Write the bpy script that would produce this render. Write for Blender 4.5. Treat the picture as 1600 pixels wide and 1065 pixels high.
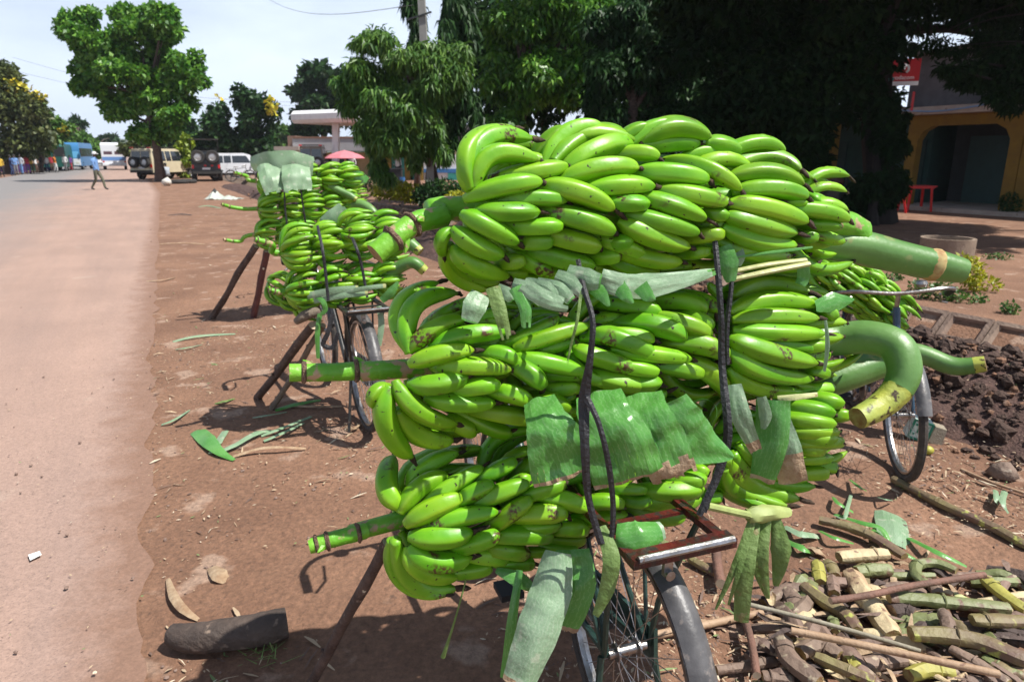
import bpy, random
import numpy as np
from math import sin, cos, pi, radians, atan, atan2, sqrt, degrees
from mathutils import Vector as V, Matrix, noise as mnoise

for o in list(bpy.data.objects): bpy.data.objects.remove(o)
random.seed(7); RNG = np.random.default_rng(7)
SC = bpy.context.scene; COL = SC.collection

# ------------------------------------------------------------------ camera
F = 1600*24/36; PT = atan((532.5-243)/F); CP, SP = cos(PT), sin(PT); EYE = 1.6
cam = bpy.data.cameras.new('camera'); cam.lens = 24; cam.sensor_width = 36; cam.sensor_fit = 'HORIZONTAL'
cam.clip_start = .05; cam.clip_end = 6000
cam.dof.use_dof = True; cam.dof.focus_distance = 1.75; cam.dof.aperture_fstop = 6.3
camo = bpy.data.objects.new('camera', cam); COL.objects.link(camo)
camo.location = (0, 0, EYE); camo.rotation_euler = (pi/2-PT, 0, 0); SC.camera = camo

# ------------------------------------------------------------------ world and sun
SUN_EL = radians(59); SUN_DIR = V((cos(SUN_EL)*cos(radians(-16)), cos(SUN_EL)*sin(radians(-16)), sin(SUN_EL)))
W = bpy.data.worlds.new('World'); SC.world = W; W.use_nodes = True
nt = W.node_tree; nt.nodes.clear()
def NN(nt, t, **k):
    n = nt.nodes.new(t)
    for a, b in k.items(): setattr(n, a, b)
    return n
sky = NN(nt, 'ShaderNodeTexSky', sky_type='NISHITA', sun_disc=False, sun_elevation=SUN_EL,
         sun_rotation=radians(90+16), altitude=800, air_density=1.0, dust_density=1.5, ozone_density=1.2)
tcw = NN(nt, 'ShaderNodeTexCoord'); mpw = NN(nt, 'ShaderNodeMapping'); mpw.inputs['Scale'].default_value = (1.6, 1.6, 4.2)
nz = NN(nt, 'ShaderNodeTexNoise'); nz.inputs['Scale'].default_value = 1.7; nz.inputs['Detail'].default_value = 7; nz.inputs['Roughness'].default_value = .58
rp = NN(nt, 'ShaderNodeValToRGB'); rp.color_ramp.elements[0].position = .38; rp.color_ramp.elements[1].position = .66
# a hazy, cloud-banked horizon that clears towards the blue overhead
sz = NN(nt, 'ShaderNodeSeparateXYZ'); el = NN(nt, 'ShaderNodeMapRange', interpolation_type='SMOOTHSTEP')
el.inputs[1].default_value = .48; el.inputs[2].default_value = .04; el.inputs[3].default_value = 0; el.inputs[4].default_value = .78
cm = NN(nt, 'ShaderNodeMath', operation='MULTIPLY_ADD'); cm.inputs[1].default_value = .30; cm.use_clamp = True
mx = NN(nt, 'ShaderNodeMixRGB'); mx.inputs[2].default_value = (12.9, 14.7, 17.6, 1)
bg = NN(nt, 'ShaderNodeBackground'); bg.inputs[1].default_value = .055
wo = NN(nt, 'ShaderNodeOutputWorld')
L = nt.links.new
L(tcw.outputs['Generated'], mpw.inputs[0]); L(mpw.outputs[0], nz.inputs['Vector']); L(nz.outputs['Fac'], rp.inputs[0])
L(tcw.outputs['Generated'], sz.inputs[0]); L(sz.outputs['Z'], el.inputs[0]); L(rp.outputs[0], cm.inputs[0]); L(el.outputs[0], cm.inputs[2]); L(cm.outputs[0], mx.inputs[0]); L(sky.outputs[0], mx.inputs[1]); L(mx.outputs[0], bg.inputs[0]); L(bg.outputs[0], wo.inputs[0])
sl = bpy.data.lights.new('sun', 'SUN'); sl.energy = 5.0; sl.angle = radians(.5); sl.color = (1, .965, .9)
so = bpy.data.objects.new('sun', sl); COL.objects.link(so); so.location = (20, -10, 30)
so.rotation_euler = SUN_DIR.to_track_quat('Z', 'Y').to_euler()
SC.view_settings.view_transform = 'Standard'; SC.view_settings.look = 'None'
SC.view_settings.exposure = 0.56; SC.view_settings.gamma = 1; SC.view_settings.use_curve_mapping = False
SC.render.engine = 'CYCLES'; SC.cycles.max_bounces = 6; SC.cycles.diffuse_bounces = 3; SC.cycles.transparent_max_bounces = 6
SC.cycles.use_denoising = True
SC.cycles.caustics_reflective = False; SC.cycles.caustics_refractive = False

# ------------------------------------------------------------------ photo geometry -> place
def ray(px, py):
    cx = (px-800)/F; cy = (532.5-py)/F
    return V((cx, CP+cy*SP, -SP+cy*CP))
def G(px, py, z=0.0):
    d = ray(px, py); t = (z-EYE)/d.z; return V((d.x*t, d.y*t, z))
def at(px, py, Y):
    d = ray(px, py); t = Y/d.y; return V((d.x*t, Y, EYE+d.z*t))
HD = radians(28.5); U = V((-sin(HD), cos(HD), 0)); R_ = V((cos(HD), sin(HD), 0))   # along the road / right of it
def uv(u, v, z=0.0): return U*u + R_*v + V((0, 0, z))
def depth(p): return p.y*CP - (p.z-EYE)*SP

# ------------------------------------------------------------------ materials
MATS = {}
def mat(name, c1, c2=None, scale=8, rough=.7, bump=0, c3=None, c3t=.62, rnd=0, bscale=None, metal=0, trans=0, coord='Object', detail=4, stretch=None, spec=.5, tint=0, emit=0, bdist=.02):
    if name in MATS: return MATS[name]
    m = bpy.data.materials.new(name); m.use_nodes = True; MATS[name] = m
    nt = m.node_tree; L = nt.links.new; b = nt.nodes['Principled BSDF']; out = nt.nodes['Material Output']
    b.inputs['Roughness'].default_value = rough; b.inputs['Metallic'].default_value = metal
    b.inputs['Specular IOR Level'].default_value = spec
    col = None; fac = None
    tc = NN(nt, 'ShaderNodeTexCoord'); vec = tc.outputs[coord]
    if stretch:
        mp = NN(nt, 'ShaderNodeMapping'); mp.inputs['Scale'].default_value = stretch; L(vec, mp.inputs[0]); vec = mp.outputs[0]
    if c2 is None: c2 = c1
    n1 = NN(nt, 'ShaderNodeTexNoise'); n1.inputs['Scale'].default_value = scale; n1.inputs['Detail'].default_value = detail; n1.inputs['Roughness'].default_value = .6
    L(vec, n1.inputs['Vector'])
    r1 = NN(nt, 'ShaderNodeMapRange'); r1.inputs[1].default_value = .36; r1.inputs[2].default_value = .64; L(n1.outputs['Fac'], r1.inputs[0])
    mx = NN(nt, 'ShaderNodeMixRGB'); mx.inputs[1].default_value = (*c1, 1); mx.inputs[2].default_value = (*c2, 1); L(r1.outputs[0], mx.inputs[0]); col = mx.outputs[0]
    if c3 is not None:
        n2 = NN(nt, 'ShaderNodeTexNoise'); n2.inputs['Scale'].default_value = scale*2.7; n2.inputs['Detail'].default_value = 5; L(vec, n2.inputs['Vector'])
        r2 = NN(nt, 'ShaderNodeMapRange'); r2.inputs[1].default_value = c3t; r2.inputs[2].default_value = c3t+.06; L(n2.outputs['Fac'], r2.inputs[0])
        m3 = NN(nt, 'ShaderNodeMixRGB'); m3.inputs[2].default_value = (*c3, 1); L(col, m3.inputs[1]); L(r2.outputs[0], m3.inputs[0]); col = m3.outputs[0]
    if rnd:
        oi = NN(nt, 'ShaderNodeObjectInfo'); hs = NN(nt, 'ShaderNodeHueSaturation')
        mr = NN(nt, 'ShaderNodeMapRange'); mr.inputs[3].default_value = 1-rnd; mr.inputs[4].default_value = 1+rnd; L(oi.outputs['Random'], mr.inputs[0])
        mh = NN(nt, 'ShaderNodeMapRange'); mh.inputs[3].default_value = .5-rnd*.05; mh.inputs[4].default_value = .5+rnd*.05
        ml = NN(nt, 'ShaderNodeMath', operation='FRACT'); mm = NN(nt, 'ShaderNodeMath', operation='MULTIPLY'); mm.inputs[1].default_value = 7.31
        L(oi.outputs['Random'], mm.inputs[0]); L(mm.outputs[0], ml.inputs[0]); L(ml.outputs[0], mh.inputs[0])
        L(mr.outputs[0], hs.inputs['Value']); L(mh.outputs[0], hs.inputs['Hue']); L(col, hs.inputs['Color']); col = hs.outputs[0]
    if tint:
        a = NN(nt, 'ShaderNodeAttribute', attribute_name='tint'); hs = NN(nt, 'ShaderNodeHueSaturation')
        mr = NN(nt, 'ShaderNodeMapRange'); mr.inputs[3].default_value = 1-tint; mr.inputs[4].default_value = 1+tint; L(a.outputs['Fac'], mr.inputs[0])
        mh = NN(nt, 'ShaderNodeMapRange'); mh.inputs[3].default_value = .515; mh.inputs[4].default_value = .475; L(a.outputs['Fac'], mh.inputs[0])
        L(mr.outputs[0], hs.inputs['Value']); L(mh.outputs[0], hs.inputs['Hue']); L(col, hs.inputs['Color']); col = hs.outputs[0]
    L(col, b.inputs['Base Color'])
    if bump:
        nb = NN(nt, 'ShaderNodeTexNoise'); nb.inputs['Scale'].default_value = bscale or scale*4; nb.inputs['Detail'].default_value = 6; L(vec, nb.inputs['Vector'])
        bp = NN(nt, 'ShaderNodeBump'); bp.inputs['Strength'].default_value = bump; bp.inputs['Distance'].default_value = bdist; L(nb.outputs['Fac'], bp.inputs['Height']); L(bp.outputs[0], b.inputs['Normal'])
    if emit:
        b.inputs['Emission Strength'].default_value = emit; L(col, b.inputs['Emission Color'])
    if trans:
        t = NN(nt, 'ShaderNodeBsdfTranslucent'); L(col, t.inputs[0]); ms = NN(nt, 'ShaderNodeMixShader'); ms.inputs[0].default_value = trans
        L(b.outputs[0], ms.inputs[1]); L(t.outputs[0], ms.inputs[2]); L(ms.outputs[0], out.inputs[0])
    return m

# the banana skin: green, paler ridges and tips, brown scuffs and specks
def banana_material():
    m = bpy.data.materials.new('banana_skin'); m.use_nodes = True
    nt = m.node_tree; L = nt.links.new; b = nt.nodes['Principled BSDF']
    tc = NN(nt, 'ShaderNodeTexCoord'); oi = NN(nt, 'ShaderNodeObjectInfo')
    off = NN(nt, 'ShaderNodeVectorMath', operation='MULTIPLY_ADD')
    cmb = NN(nt, 'ShaderNodeCombineXYZ'); L(oi.outputs['Random'], cmb.inputs[0]); L(oi.outputs['Random'], cmb.inputs[1])
    L(cmb.outputs[0], off.inputs[0]); off.inputs[1].default_value = (40, 17, 0); L(tc.outputs['Object'], off.inputs[2])
    def noise(s, d, lo, hi, vec=off.outputs[0]):
        n = NN(nt, 'ShaderNodeTexNoise'); n.inputs['Scale'].default_value = s; n.inputs['Detail'].default_value = d; L(vec, n.inputs['Vector'])
        r = NN(nt, 'ShaderNodeMapRange'); r.inputs[1].default_value = lo; r.inputs[2].default_value = hi; L(n.outputs['Fac'], r.inputs[0]); return r.outputs[0]
    def mix(f, a, c):
        x = NN(nt, 'ShaderNodeMixRGB'); L(f, x.inputs[0]); x.inputs[2].default_value = (*c, 1)
        if isinstance(a, tuple): x.inputs[1].default_value = (*a, 1)
        else: L(a, x.inputs[1])
        return x.outputs[0]
    col = mix(noise(9, 3, .35, .65), (.095, .31, .003), (.19, .42, .012))
    at_ = NN(nt, 'ShaderNodeAttribute', attribute_name='ridge')
    mr = NN(nt, 'ShaderNodeMapRange'); mr.inputs[4].default_value = .35; L(at_.outputs['Fac'], mr.inputs[0])
    col = mix(mr.outputs[0], col, (.30, .53, .03))
    at2 = NN(nt, 'ShaderNodeAttribute', attribute_name='along')
    mr2 = NN(nt, 'ShaderNodeMapRange'); mr2.inputs[1].default_value = .93; mr2.inputs[2].default_value = 1.0; mr2.inputs[4].default_value = .55; L(at2.outputs['Fac'], mr2.inputs[0])
    col = mix(mr2.outputs[0], col, (.13, .17, .015))
    hs = NN(nt, 'ShaderNodeHueSaturation')
    h = NN(nt, 'ShaderNodeMapRange'); h.inputs[3].default_value = .513; h.inputs[4].default_value = .487; L(oi.outputs['Random'], h.inputs[0])
    v = NN(nt, 'ShaderNodeMath', operation='MULTIPLY'); v.inputs[1].default_value = 5.77; fr = NN(nt, 'ShaderNodeMath', operation='FRACT'); L(oi.outputs['Random'], v.inputs[0]); L(v.outputs[0], fr.inputs[0])
    vr = NN(nt, 'ShaderNodeMapRange'); vr.inputs[3].default_value = .82; vr.inputs[4].default_value = 1.1; L(fr.outputs[0], vr.inputs[0])
    L(h.outputs[0], hs.inputs['Hue']); L(vr.outputs[0], hs.inputs['Value']); L(col, hs.inputs['Color']); col = hs.outputs[0]
    col = mix(noise(80, 2, .69, .73), col, (.03, .022, .008))
    sc = NN(nt, 'ShaderNodeMath', operation='MULTIPLY'); L(noise(11, 1, .655, .71), sc.inputs[0]); L(noise(120, 4, .42, .56), sc.inputs[1])
    col = mix(sc.outputs[0], col, (.07, .032, .014))
    L(col, b.inputs['Base Color']); b.inputs['Specular IOR Level'].default_value = .48
    ro = NN(nt, 'ShaderNodeMapRange'); ro.inputs[3].default_value = .31; ro.inputs[4].default_value = .47; L(noise(30, 4, .3, .7), ro.inputs[0]); L(ro.outputs[0], b.inputs['Roughness'])
    bp = NN(nt, 'ShaderNodeBump'); bp.inputs['Strength'].default_value = .12; bp.inputs['Distance'].default_value = .004
    L(noise(60, 4, .2, .8), bp.inputs['Height']); L(bp.outputs[0], b.inputs['Normal'])
    return m
BAN = banana_material()
TIP = mat('withered_tip', (.022, .013, .008), (.07, .04, .022), 90, .9, .4)

# ------------------------------------------------------------------ mesh collector
class M:
    def __init__(s): s.v = []; s.f = []; s.m = []
    def add(s, vs, fs, m=0):
        o = len(s.v); s.v += [tuple(p) for p in vs]
        for f in fs: s.f.append(tuple(i+o for i in f)); s.m.append(m)
    def tube(s, pts, rad, n=8, m=0, cap=True, capm=None, flat=1.0, twist=0, jit=0, ridge=0):
        pts = [V(p) for p in pts]
        if not hasattr(rad, '__len__'): rad = [rad]*len(pts)
        vs = []; T = None; N = None; k = len(pts)
        for i, p in enumerate(pts):
            t = (pts[min(i+1, k-1)]-pts[max(i-1, 0)])
            t = t.normalized() if t.length > 1e-9 else V((0, 0, 1))
            if N is None:
                a = V((0, 0, 1)) if abs(t.z) < .9 else V((1, 0, 0)); N = (a-t*a.dot(t)).normalized()
            else:
                N = (N-t*N.dot(t)); N = N.normalized() if N.length > 1e-6 else V((1, 0, 0))
            B = t.cross(N)
            for j in range(n):
                a = 2*pi*j/n+twist; r = rad[i]*(1+(random.random()-.5)*jit+ridge*cos(5*a+i*.06)+ridge*.5*cos(9*a+1-i*.03))
                vs.append(p+N*cos(a)*r*flat+B*sin(a)*r)
        fs = [(i*n+j, i*n+(j+1) % n, (i+1)*n+(j+1) % n, (i+1)*n+j) for i in range(k-1) for j in range(n)]
        s.add(vs, fs, m)
        if cap:
            cm = m if capm is None else capm
            s.add(vs[:n], [tuple(reversed(range(n)))], cm); s.add(vs[-n:], [tuple(range(n))], cm)
    def box(s, c, d, rz=0, m=0, taper=1.0, mtx=None):
        hx, hy, hz = d[0]/2, d[1]/2, d[2]/2
        vs = []
        for z, k in ((-hz, 1), (hz, taper)):
            for x, y in ((-1, -1), (1, -1), (1, 1), (-1, 1)):
                p = V((x*hx*k, y*hy*k, z))
                p = V((p.x*cos(rz)-p.y*sin(rz), p.x*sin(rz)+p.y*cos(rz), p.z))+V(c)
                vs.append(mtx @ p if mtx else p)
        s.add(vs, [(3, 2, 1, 0), (4, 5, 6, 7), (0, 1, 5, 4), (1, 2, 6, 5), (2, 3, 7, 6), (3, 0, 4, 7)], m)
    def beam(s, a, b, w, h, m=0, up=V((0, 0, 1))):
        a, b = V(a), V(b); t = (b-a).normalized(); r = t.cross(up); r = r.normalized() if r.length > 1e-4 else V((1, 0, 0)); q = r.cross(t)
        vs = [p+r*x*w/2+q*y*h/2 for p in (a, b) for x, y in ((-1, -1), (1, -1), (1, 1), (-1, 1))]
        s.add(vs, [(3, 2, 1, 0), (4, 5, 6, 7), (0, 1, 5, 4), (1, 2, 6, 5), (2, 3, 7, 6), (3, 0, 4, 7)], m)
    def prism(s, prof, w, m=0, side=None):
        """profile of (x, z) points; w(z) or number is the half width along y"""
        wf = w if callable(w) else (lambda z: w)
        n = len(prof); vs = [V((x, -wf(z), z)) for x, z in prof]+[V((x, wf(z), z)) for x, z in prof]
        fs = [(i, (i+1) % n, n+(i+1) % n, n+i) for i in range(n)]
        s.add(vs, fs, m); s.add(vs[:n], [tuple(range(n))], m if side is None else side); s.add(vs[n:], [tuple(reversed(range(n)))], m if side is None else side)
    def lathe(s, prof, n=16, m=0, mtx=None):
        """prof of (r, h) about z"""
        vs = []
        for r, h in prof:
            for j in range(n):
                a = 2*pi*j/n; p = V((r*cos(a), r*sin(a), h)); vs.append(mtx @ p if mtx else p)
        k = len(prof)
        s.add(vs, [(i*n+j, i*n+(j+1) % n, (i+1)*n+(j+1) % n, (i+1)*n+j) for i in range(k-1) for j in range(n)], m)
    def ball(s, c, r, n=10, m=0, squash=(1, 1, 1), jit=0):
        k = n//2+1
        vs = []
        for i in range(k):
            for j in range(n):
                a = pi*i/(k-1); b = 2*pi*j/n; q = r*(1+(random.random()-.5)*jit)
                vs.append(V(c)+V((sin(a)*cos(b)*squash[0], sin(a)*sin(b)*squash[1], cos(a)*squash[2]))*q)
        s.add(vs, [(i*n+j, (i+1)*n+j, (i+1)*n+(j+1) % n, i*n+(j+1) % n) for i in range(k-1) for j in range(n)], m)
    def quad(s, a, b, c, d, m=0): s.add([a, b, c, d], [(0, 1, 2, 3)], m)
    def mesh(s, name, mats, smooth=True, origin=V((0, 0, 0))):
        me = bpy.data.meshes.new(name)
        o = V(origin)
        me.from_pydata([(a-o.x, b-o.y, c-o.z) for a, b, c in s.v], [], s.f)
        for x in mats: me.materials.append(x)
        me.polygons.foreach_set('material_index', s.m)
        if smooth is True: me.polygons.foreach_set('use_smooth', [True]*len(s.f))
        me.update()
        if smooth == 'auto':
            me.polygons.foreach_set('use_smooth', [True]*len(s.f)); me.set_sharp_from_angle(angle=radians(38))
        return me
    def build(s, name, mats, parent=None, smooth='auto', origin=None):
        if not isinstance(mats, (list, tuple)): mats = [mats]
        if origin is None:
            if parent is not None and parent not in LOCALS: origin = wloc(parent)
            elif parent is not None: origin = V((0, 0, 0))
            else:
                xs = np.array(s.v); origin = V((xs[:, 0].mean(), xs[:, 1].mean(), xs[:, 2].min()))
        me = s.mesh(name, mats, smooth, origin)
        o = bpy.data.objects.new(name, me); COL.objects.link(o)
        if parent is not None:
            o.parent = parent; LOC[o] = wloc(parent)
            if parent in LOCALS: LOCALS.add(o)
        else: o.location = origin; LOC[o] = V(origin)
        return o
LOC = {}; LOCALS = set()
def wloc(o): return LOC.get(o, V((0, 0, 0)))
def tag(o, label=None, cat=None, group=None, kind=None):
    if label: o['label'] = label
    if cat: o['category'] = cat
    if group: o['group'] = group
    if kind: o['kind'] = kind
    return o
def root(name, label, cat, loc=(0, 0, 0), group=None, rz=0, local=False):
    o = bpy.data.objects.new(name, None); COL.objects.link(o); o.location = loc; o.rotation_euler = (0, 0, rz); o.empty_display_size = .1
    LOC[o] = V(loc)
    if local: LOCALS.add(o)
    return tag(o, label, cat, group)
def copy_tree(o, loc=None, rz=None, label=None, parent=None, scale=None):
    c = o.copy(); COL.objects.link(c)
    if parent: c.parent = parent
    if loc is not None: c.location = loc
    if rz is not None: c.rotation_euler = (0, 0, rz)
    if label: c['label'] = label
    if scale: c.scale = scale
    for ch in o.children: copy_tree(ch, parent=c)
    return c
def inst(name, me, parent, mtx):
    o = bpy.data.objects.new(name, me); COL.objects.link(o); o.parent = parent; o.matrix_local = mtx; return o
def structure(o): o['kind'] = 'structure'; return o
def stuff(o): o['kind'] = 'stuff'; return o
# ------------------------------------------------------------------ ground, road, ditch
def road_edge(u): return -.18+1.25*min(max((u-2)/33, 0), 1)+.0002*max(u-35, 0)
def bank(u, v):
    """height of the terrain: flat, with a drain cut behind the soil heap"""
    if v < 5.35: return 0
    if v < 5.9: return -1.02*(v-5.35)/.55
    if v < 6.15: return -1.02
    if v < 7.18: return -1.02+1.0*(v-6.15)/1.03
    return 0
M_dirt = mat('trodden_dirt', (.245, .132, .080), (.170, .087, .052), 1.3, .95, .55, c3=(.32, .21, .15), c3t=.60, bscale=38, detail=8, bdist=.03)
M_dust = mat('dusty_tarmac', (.325, .215, .165), (.27, .178, .138), .7, .95, .35, c3=(.37, .26, .20), c3t=.62, bscale=60, detail=8)
def grit(m, lo=.52, hi=1.45, scale=34, pits=(.07, .045, .035), dist=.012):
    """fine grains: value jitter, dark pits and a gritty relief"""
    nt = m.node_tree; L = nt.links.new; b = nt.nodes['Principled BSDF']; src = b.inputs['Base Color'].links[0].from_socket
    g = NN(nt, 'ShaderNodeNewGeometry'); n = NN(nt, 'ShaderNodeTexNoise'); n.inputs['Scale'].default_value = scale; n.inputs['Detail'].default_value = 8; n.inputs['Roughness'].default_value = .82; L(g.outputs['Position'], n.inputs['Vector'])
    r = NN(nt, 'ShaderNodeMapRange'); r.inputs[1].default_value = .3; r.inputs[2].default_value = .7; r.inputs[3].default_value = lo; r.inputs[4].default_value = hi; L(n.outputs['Fac'], r.inputs[0])
    h = NN(nt, 'ShaderNodeHueSaturation'); L(r.outputs[0], h.inputs['Value']); L(src, h.inputs['Color'])
    v = NN(nt, 'ShaderNodeTexNoise'); v.inputs['Scale'].default_value = scale*.55; v.inputs['Detail'].default_value = 5; v.inputs['Roughness'].default_value = .7; L(g.outputs['Position'], v.inputs['Vector'])
    q = NN(nt, 'ShaderNodeMapRange'); q.inputs[1].default_value = .63; q.inputs[2].default_value = .70; q.inputs[4].default_value = .6; L(v.outputs['Fac'], q.inputs[0])
    x = NN(nt, 'ShaderNodeMixRGB'); x.inputs[2].default_value = (*pits, 1); L(q.outputs[0], x.inputs[0]); L(h.outputs[0], x.inputs[1]); L(x.outputs[0], b.inputs['Base Color'])
    bp = NN(nt, 'ShaderNodeBump'); bp.inputs['Strength'].default_value = .6; bp.inputs['Distance'].default_value = dist; L(n.outputs['Fac'], bp.inputs['Height'])
    if b.inputs['Normal'].links: L(b.inputs['Normal'].links[0].from_socket, bp.inputs['Normal'])
    L(bp.outputs[0], b.inputs['Normal'])
grit(M_dirt)
def road_material():
    m = mat('worn_tarmac_road', (.385, .255, .20), (.325, .215, .168), .8, .9, .3, c3=(.40, .285, .225), c3t=.64, bscale=70, detail=8, bdist=.01)
    nt = m.node_tree; L = nt.links.new; b = nt.nodes['Principled BSDF']
    src = b.inputs['Base Color'].links[0].from_socket
    g = NN(nt, 'ShaderNodeNewGeometry')
    dt = NN(nt, 'ShaderNodeVectorMath', operation='DOT_PRODUCT'); dt.inputs[1].default_value = tuple(R_); L(g.outputs['Position'], dt.inputs[0])
    n = NN(nt, 'ShaderNodeTexNoise'); n.inputs['Scale'].default_value = .35; n.inputs['Detail'].default_value = 6; L(g.outputs['Position'], n.inputs['Vector'])
    ad = NN(nt, 'ShaderNodeMath', operation='MULTIPLY_ADD'); ad.inputs[1].default_value = 2.6; L(n.outputs['Fac'], ad.inputs[0]); L(dt.outputs['Value'], ad.inputs[2])
    r = NN(nt, 'ShaderNodeMapRange'); r.inputs[1].default_value = -.3; r.inputs[2].default_value = -3.4; L(ad.outputs[0], r.inputs[0])   # the bare tarmac lies out in the road, dust towards its edge
    # wheel-polished streaks, stains and fine cracks along the road
    cu = NN(nt, 'ShaderNodeVectorMath', operation='DOT_PRODUCT'); cu.inputs[1].default_value = tuple(U*.10); L(g.outputs['Position'], cu.inputs[0])
    cb = NN(nt, 'ShaderNodeCombineXYZ'); L(dt.outputs['Value'], cb.inputs[0]); L(cu.outputs['Value'], cb.inputs[1])
    ns = NN(nt, 'ShaderNodeTexNoise'); ns.inputs['Scale'].default_value = 2.2; ns.inputs['Detail'].default_value = 7; ns.inputs['Roughness'].default_value = .65; L(cb.outputs[0], ns.inputs['Vector'])
    rs = NN(nt, 'ShaderNodeMapRange'); rs.inputs[1].default_value = .40; rs.inputs[2].default_value = .68; rs.inputs[4].default_value = .5; L(ns.outputs['Fac'], rs.inputs[0])
    xs = NN(nt, 'ShaderNodeMixRGB'); xs.inputs[2].default_value = (.235, .165, .14, 1); L(rs.outputs[0], xs.inputs[0]); L(src, xs.inputs[1])
    ng = NN(nt, 'ShaderNodeTexNoise'); ng.inputs['Scale'].default_value = 140; ng.inputs['Detail'].default_value = 2; L(g.outputs['Position'], ng.inputs['Vector'])
    rg = NN(nt, 'ShaderNodeMapRange'); rg.inputs[1].default_value = .56; rg.inputs[2].default_value = .66; rg.inputs[4].default_value = .45; L(ng.outputs['Fac'], rg.inputs[0])
    xg = NN(nt, 'ShaderNodeMixRGB'); xg.inputs[2].default_value = (.17, .12, .105, 1); L(rg.outputs[0], xg.inputs[0]); L(xs.outputs[0], xg.inputs[1]); src = xg.outputs[0]
    x = NN(nt, 'ShaderNodeMixRGB'); x.inputs[2].default_value = (.20, .185, .18, 1); L(r.outputs[0], x.inputs[0]); L(src, x.inputs[1]); L(x.outputs[0], b.inputs['Base Color'])
    # dirt washed over the ragged edge
    du = NN(nt, 'ShaderNodeVectorMath', operation='DOT_PRODUCT'); du.inputs[1].default_value = tuple(U); L(g.outputs['Position'], du.inputs[0])
    eu = NN(nt, 'ShaderNodeMapRange'); eu.inputs[1].default_value = 2; eu.inputs[2].default_value = 35; eu.inputs[3].default_value = -.18; eu.inputs[4].default_value = 1.07; L(du.outputs['Value'], eu.inputs[0])
    sb_ = NN(nt, 'ShaderNodeMath', operation='SUBTRACT'); L(eu.outputs[0], sb_.inputs[0]); L(dt.outputs['Value'], sb_.inputs[1])
    n3 = NN(nt, 'ShaderNodeTexNoise'); n3.inputs['Scale'].default_value = 5; n3.inputs['Detail'].default_value = 8; n3.inputs['Roughness'].default_value = .7; L(g.outputs['Position'], n3.inputs['Vector'])
    a3 = NN(nt, 'ShaderNodeMath', operation='MULTIPLY_ADD'); a3.inputs[1].default_value = -.55; L(n3.outputs['Fac'], a3.inputs[0]); L(sb_.outputs[0], a3.inputs[2])
    r3 = NN(nt, 'ShaderNodeMapRange'); r3.inputs[1].default_value = .02; r3.inputs[2].default_value = -.22; L(a3.outputs[0], r3.inputs[0])
    x3 = NN(nt, 'ShaderNodeMixRGB'); x3.inputs[2].default_value = (.225, .13, .09, 1); L(r3.outputs[0], x3.inputs[0]); L(x.outputs[0], x3.inputs[1]); L(x3.outputs[0], b.inputs['Base Color'])
    return m
def grid_ground():
    us = np.unique(np.concatenate([np.linspace(-40, 0, 12), np.arange(0, 9, .055), np.linspace(9, 30, 70), np.linspace(30, 120, 40), np.array([160, 240, 400, 800, 1500])]))
    vs = np.unique(np.concatenate([np.array([-400, -100, -30, -12]), np.linspace(-8.5, -1, 10), np.arange(-1, 5.3, .05), np.array([5.35, 5.62, 5.9, 6.02, 6.15, 6.4, 6.8, 7.18]), np.arange(7.4, 12, .25), np.linspace(12, 30, 12), np.array([45, 80, 200, 600])]))
    n, k = len(us), len(vs); P = np.zeros((n*k, 3)); i = 0
    for u in us:
        for v in vs:
            z = bank(u, v)
            if 0 <= u <= 9 and -.9 < v < 5.3:
                q = V((u*1.0, v*1.0, 0)); z += .022*mnoise.noise(q*1.1)*min(1, max(0, (v+.1)))+.011*mnoise.noise(q*5)*min(1, max(0, v+.2))+.004*mnoise.noise(q*16)*min(1, max(0, v+.4))
            if v > -.6 and v < 5.3: z -= 0
            p = uv(u, v); P[i] = (p.x, p.y, z); i += 1
    a = np.arange(n*k).reshape(n, k)
    q = np.stack([a[:-1, :-1], a[:-1, 1:], a[1:, 1:], a[1:, :-1]], -1).reshape(-1, 4)
    me = bpy.data.meshes.new('ground'); me.from_pydata(P.tolist(), [], q.tolist()); me.materials.append(M_dirt)
    me.polygons.foreach_set('use_smooth', [True]*len(q)); me.update()
    o = bpy.data.objects.new('ground', me); COL.objects.link(o); structure(o)
grid_ground()
m = M()
us = [-40, -20, -8]+[i*.06 for i in range(-66, 200)]+[12+2*i for i in range(20)]+[60, 90, 150, 260, 420, 700]
prev = None; ragged = []
for u in us: ragged.append((u, road_edge(u)+.08*mnoise.noise(V((u*.9, 3, 0)))+.06*mnoise.noise(V((u*3, 7, 0)))+.018*mnoise.noise(V((u*9, 2, 0)))))
for (u, e), (u2, e2) in zip(ragged, ragged[1:]):
    for k in range(6):
        a, b2 = -8.3+(e+8.3)*k/6, -8.3+(e+8.3)*(k+1)/6; c, d = -8.3+(e2+8.3)*k/6, -8.3+(e2+8.3)*(k+1)/6
        za = .012 if k < 5 else .004
        m.quad(uv(u, a, .018), uv(u, b2, .018 if k < 5 else .006), uv(u2, d, .018 if k < 5 else .006), uv(u2, c, .018))
RM = road_material(); grit(RM, .70, 1.28, 60, (.15, .105, .09), .005)
road = structure(m.build('road', RM, smooth=True, origin=V((0, 0, 0))))
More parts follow.
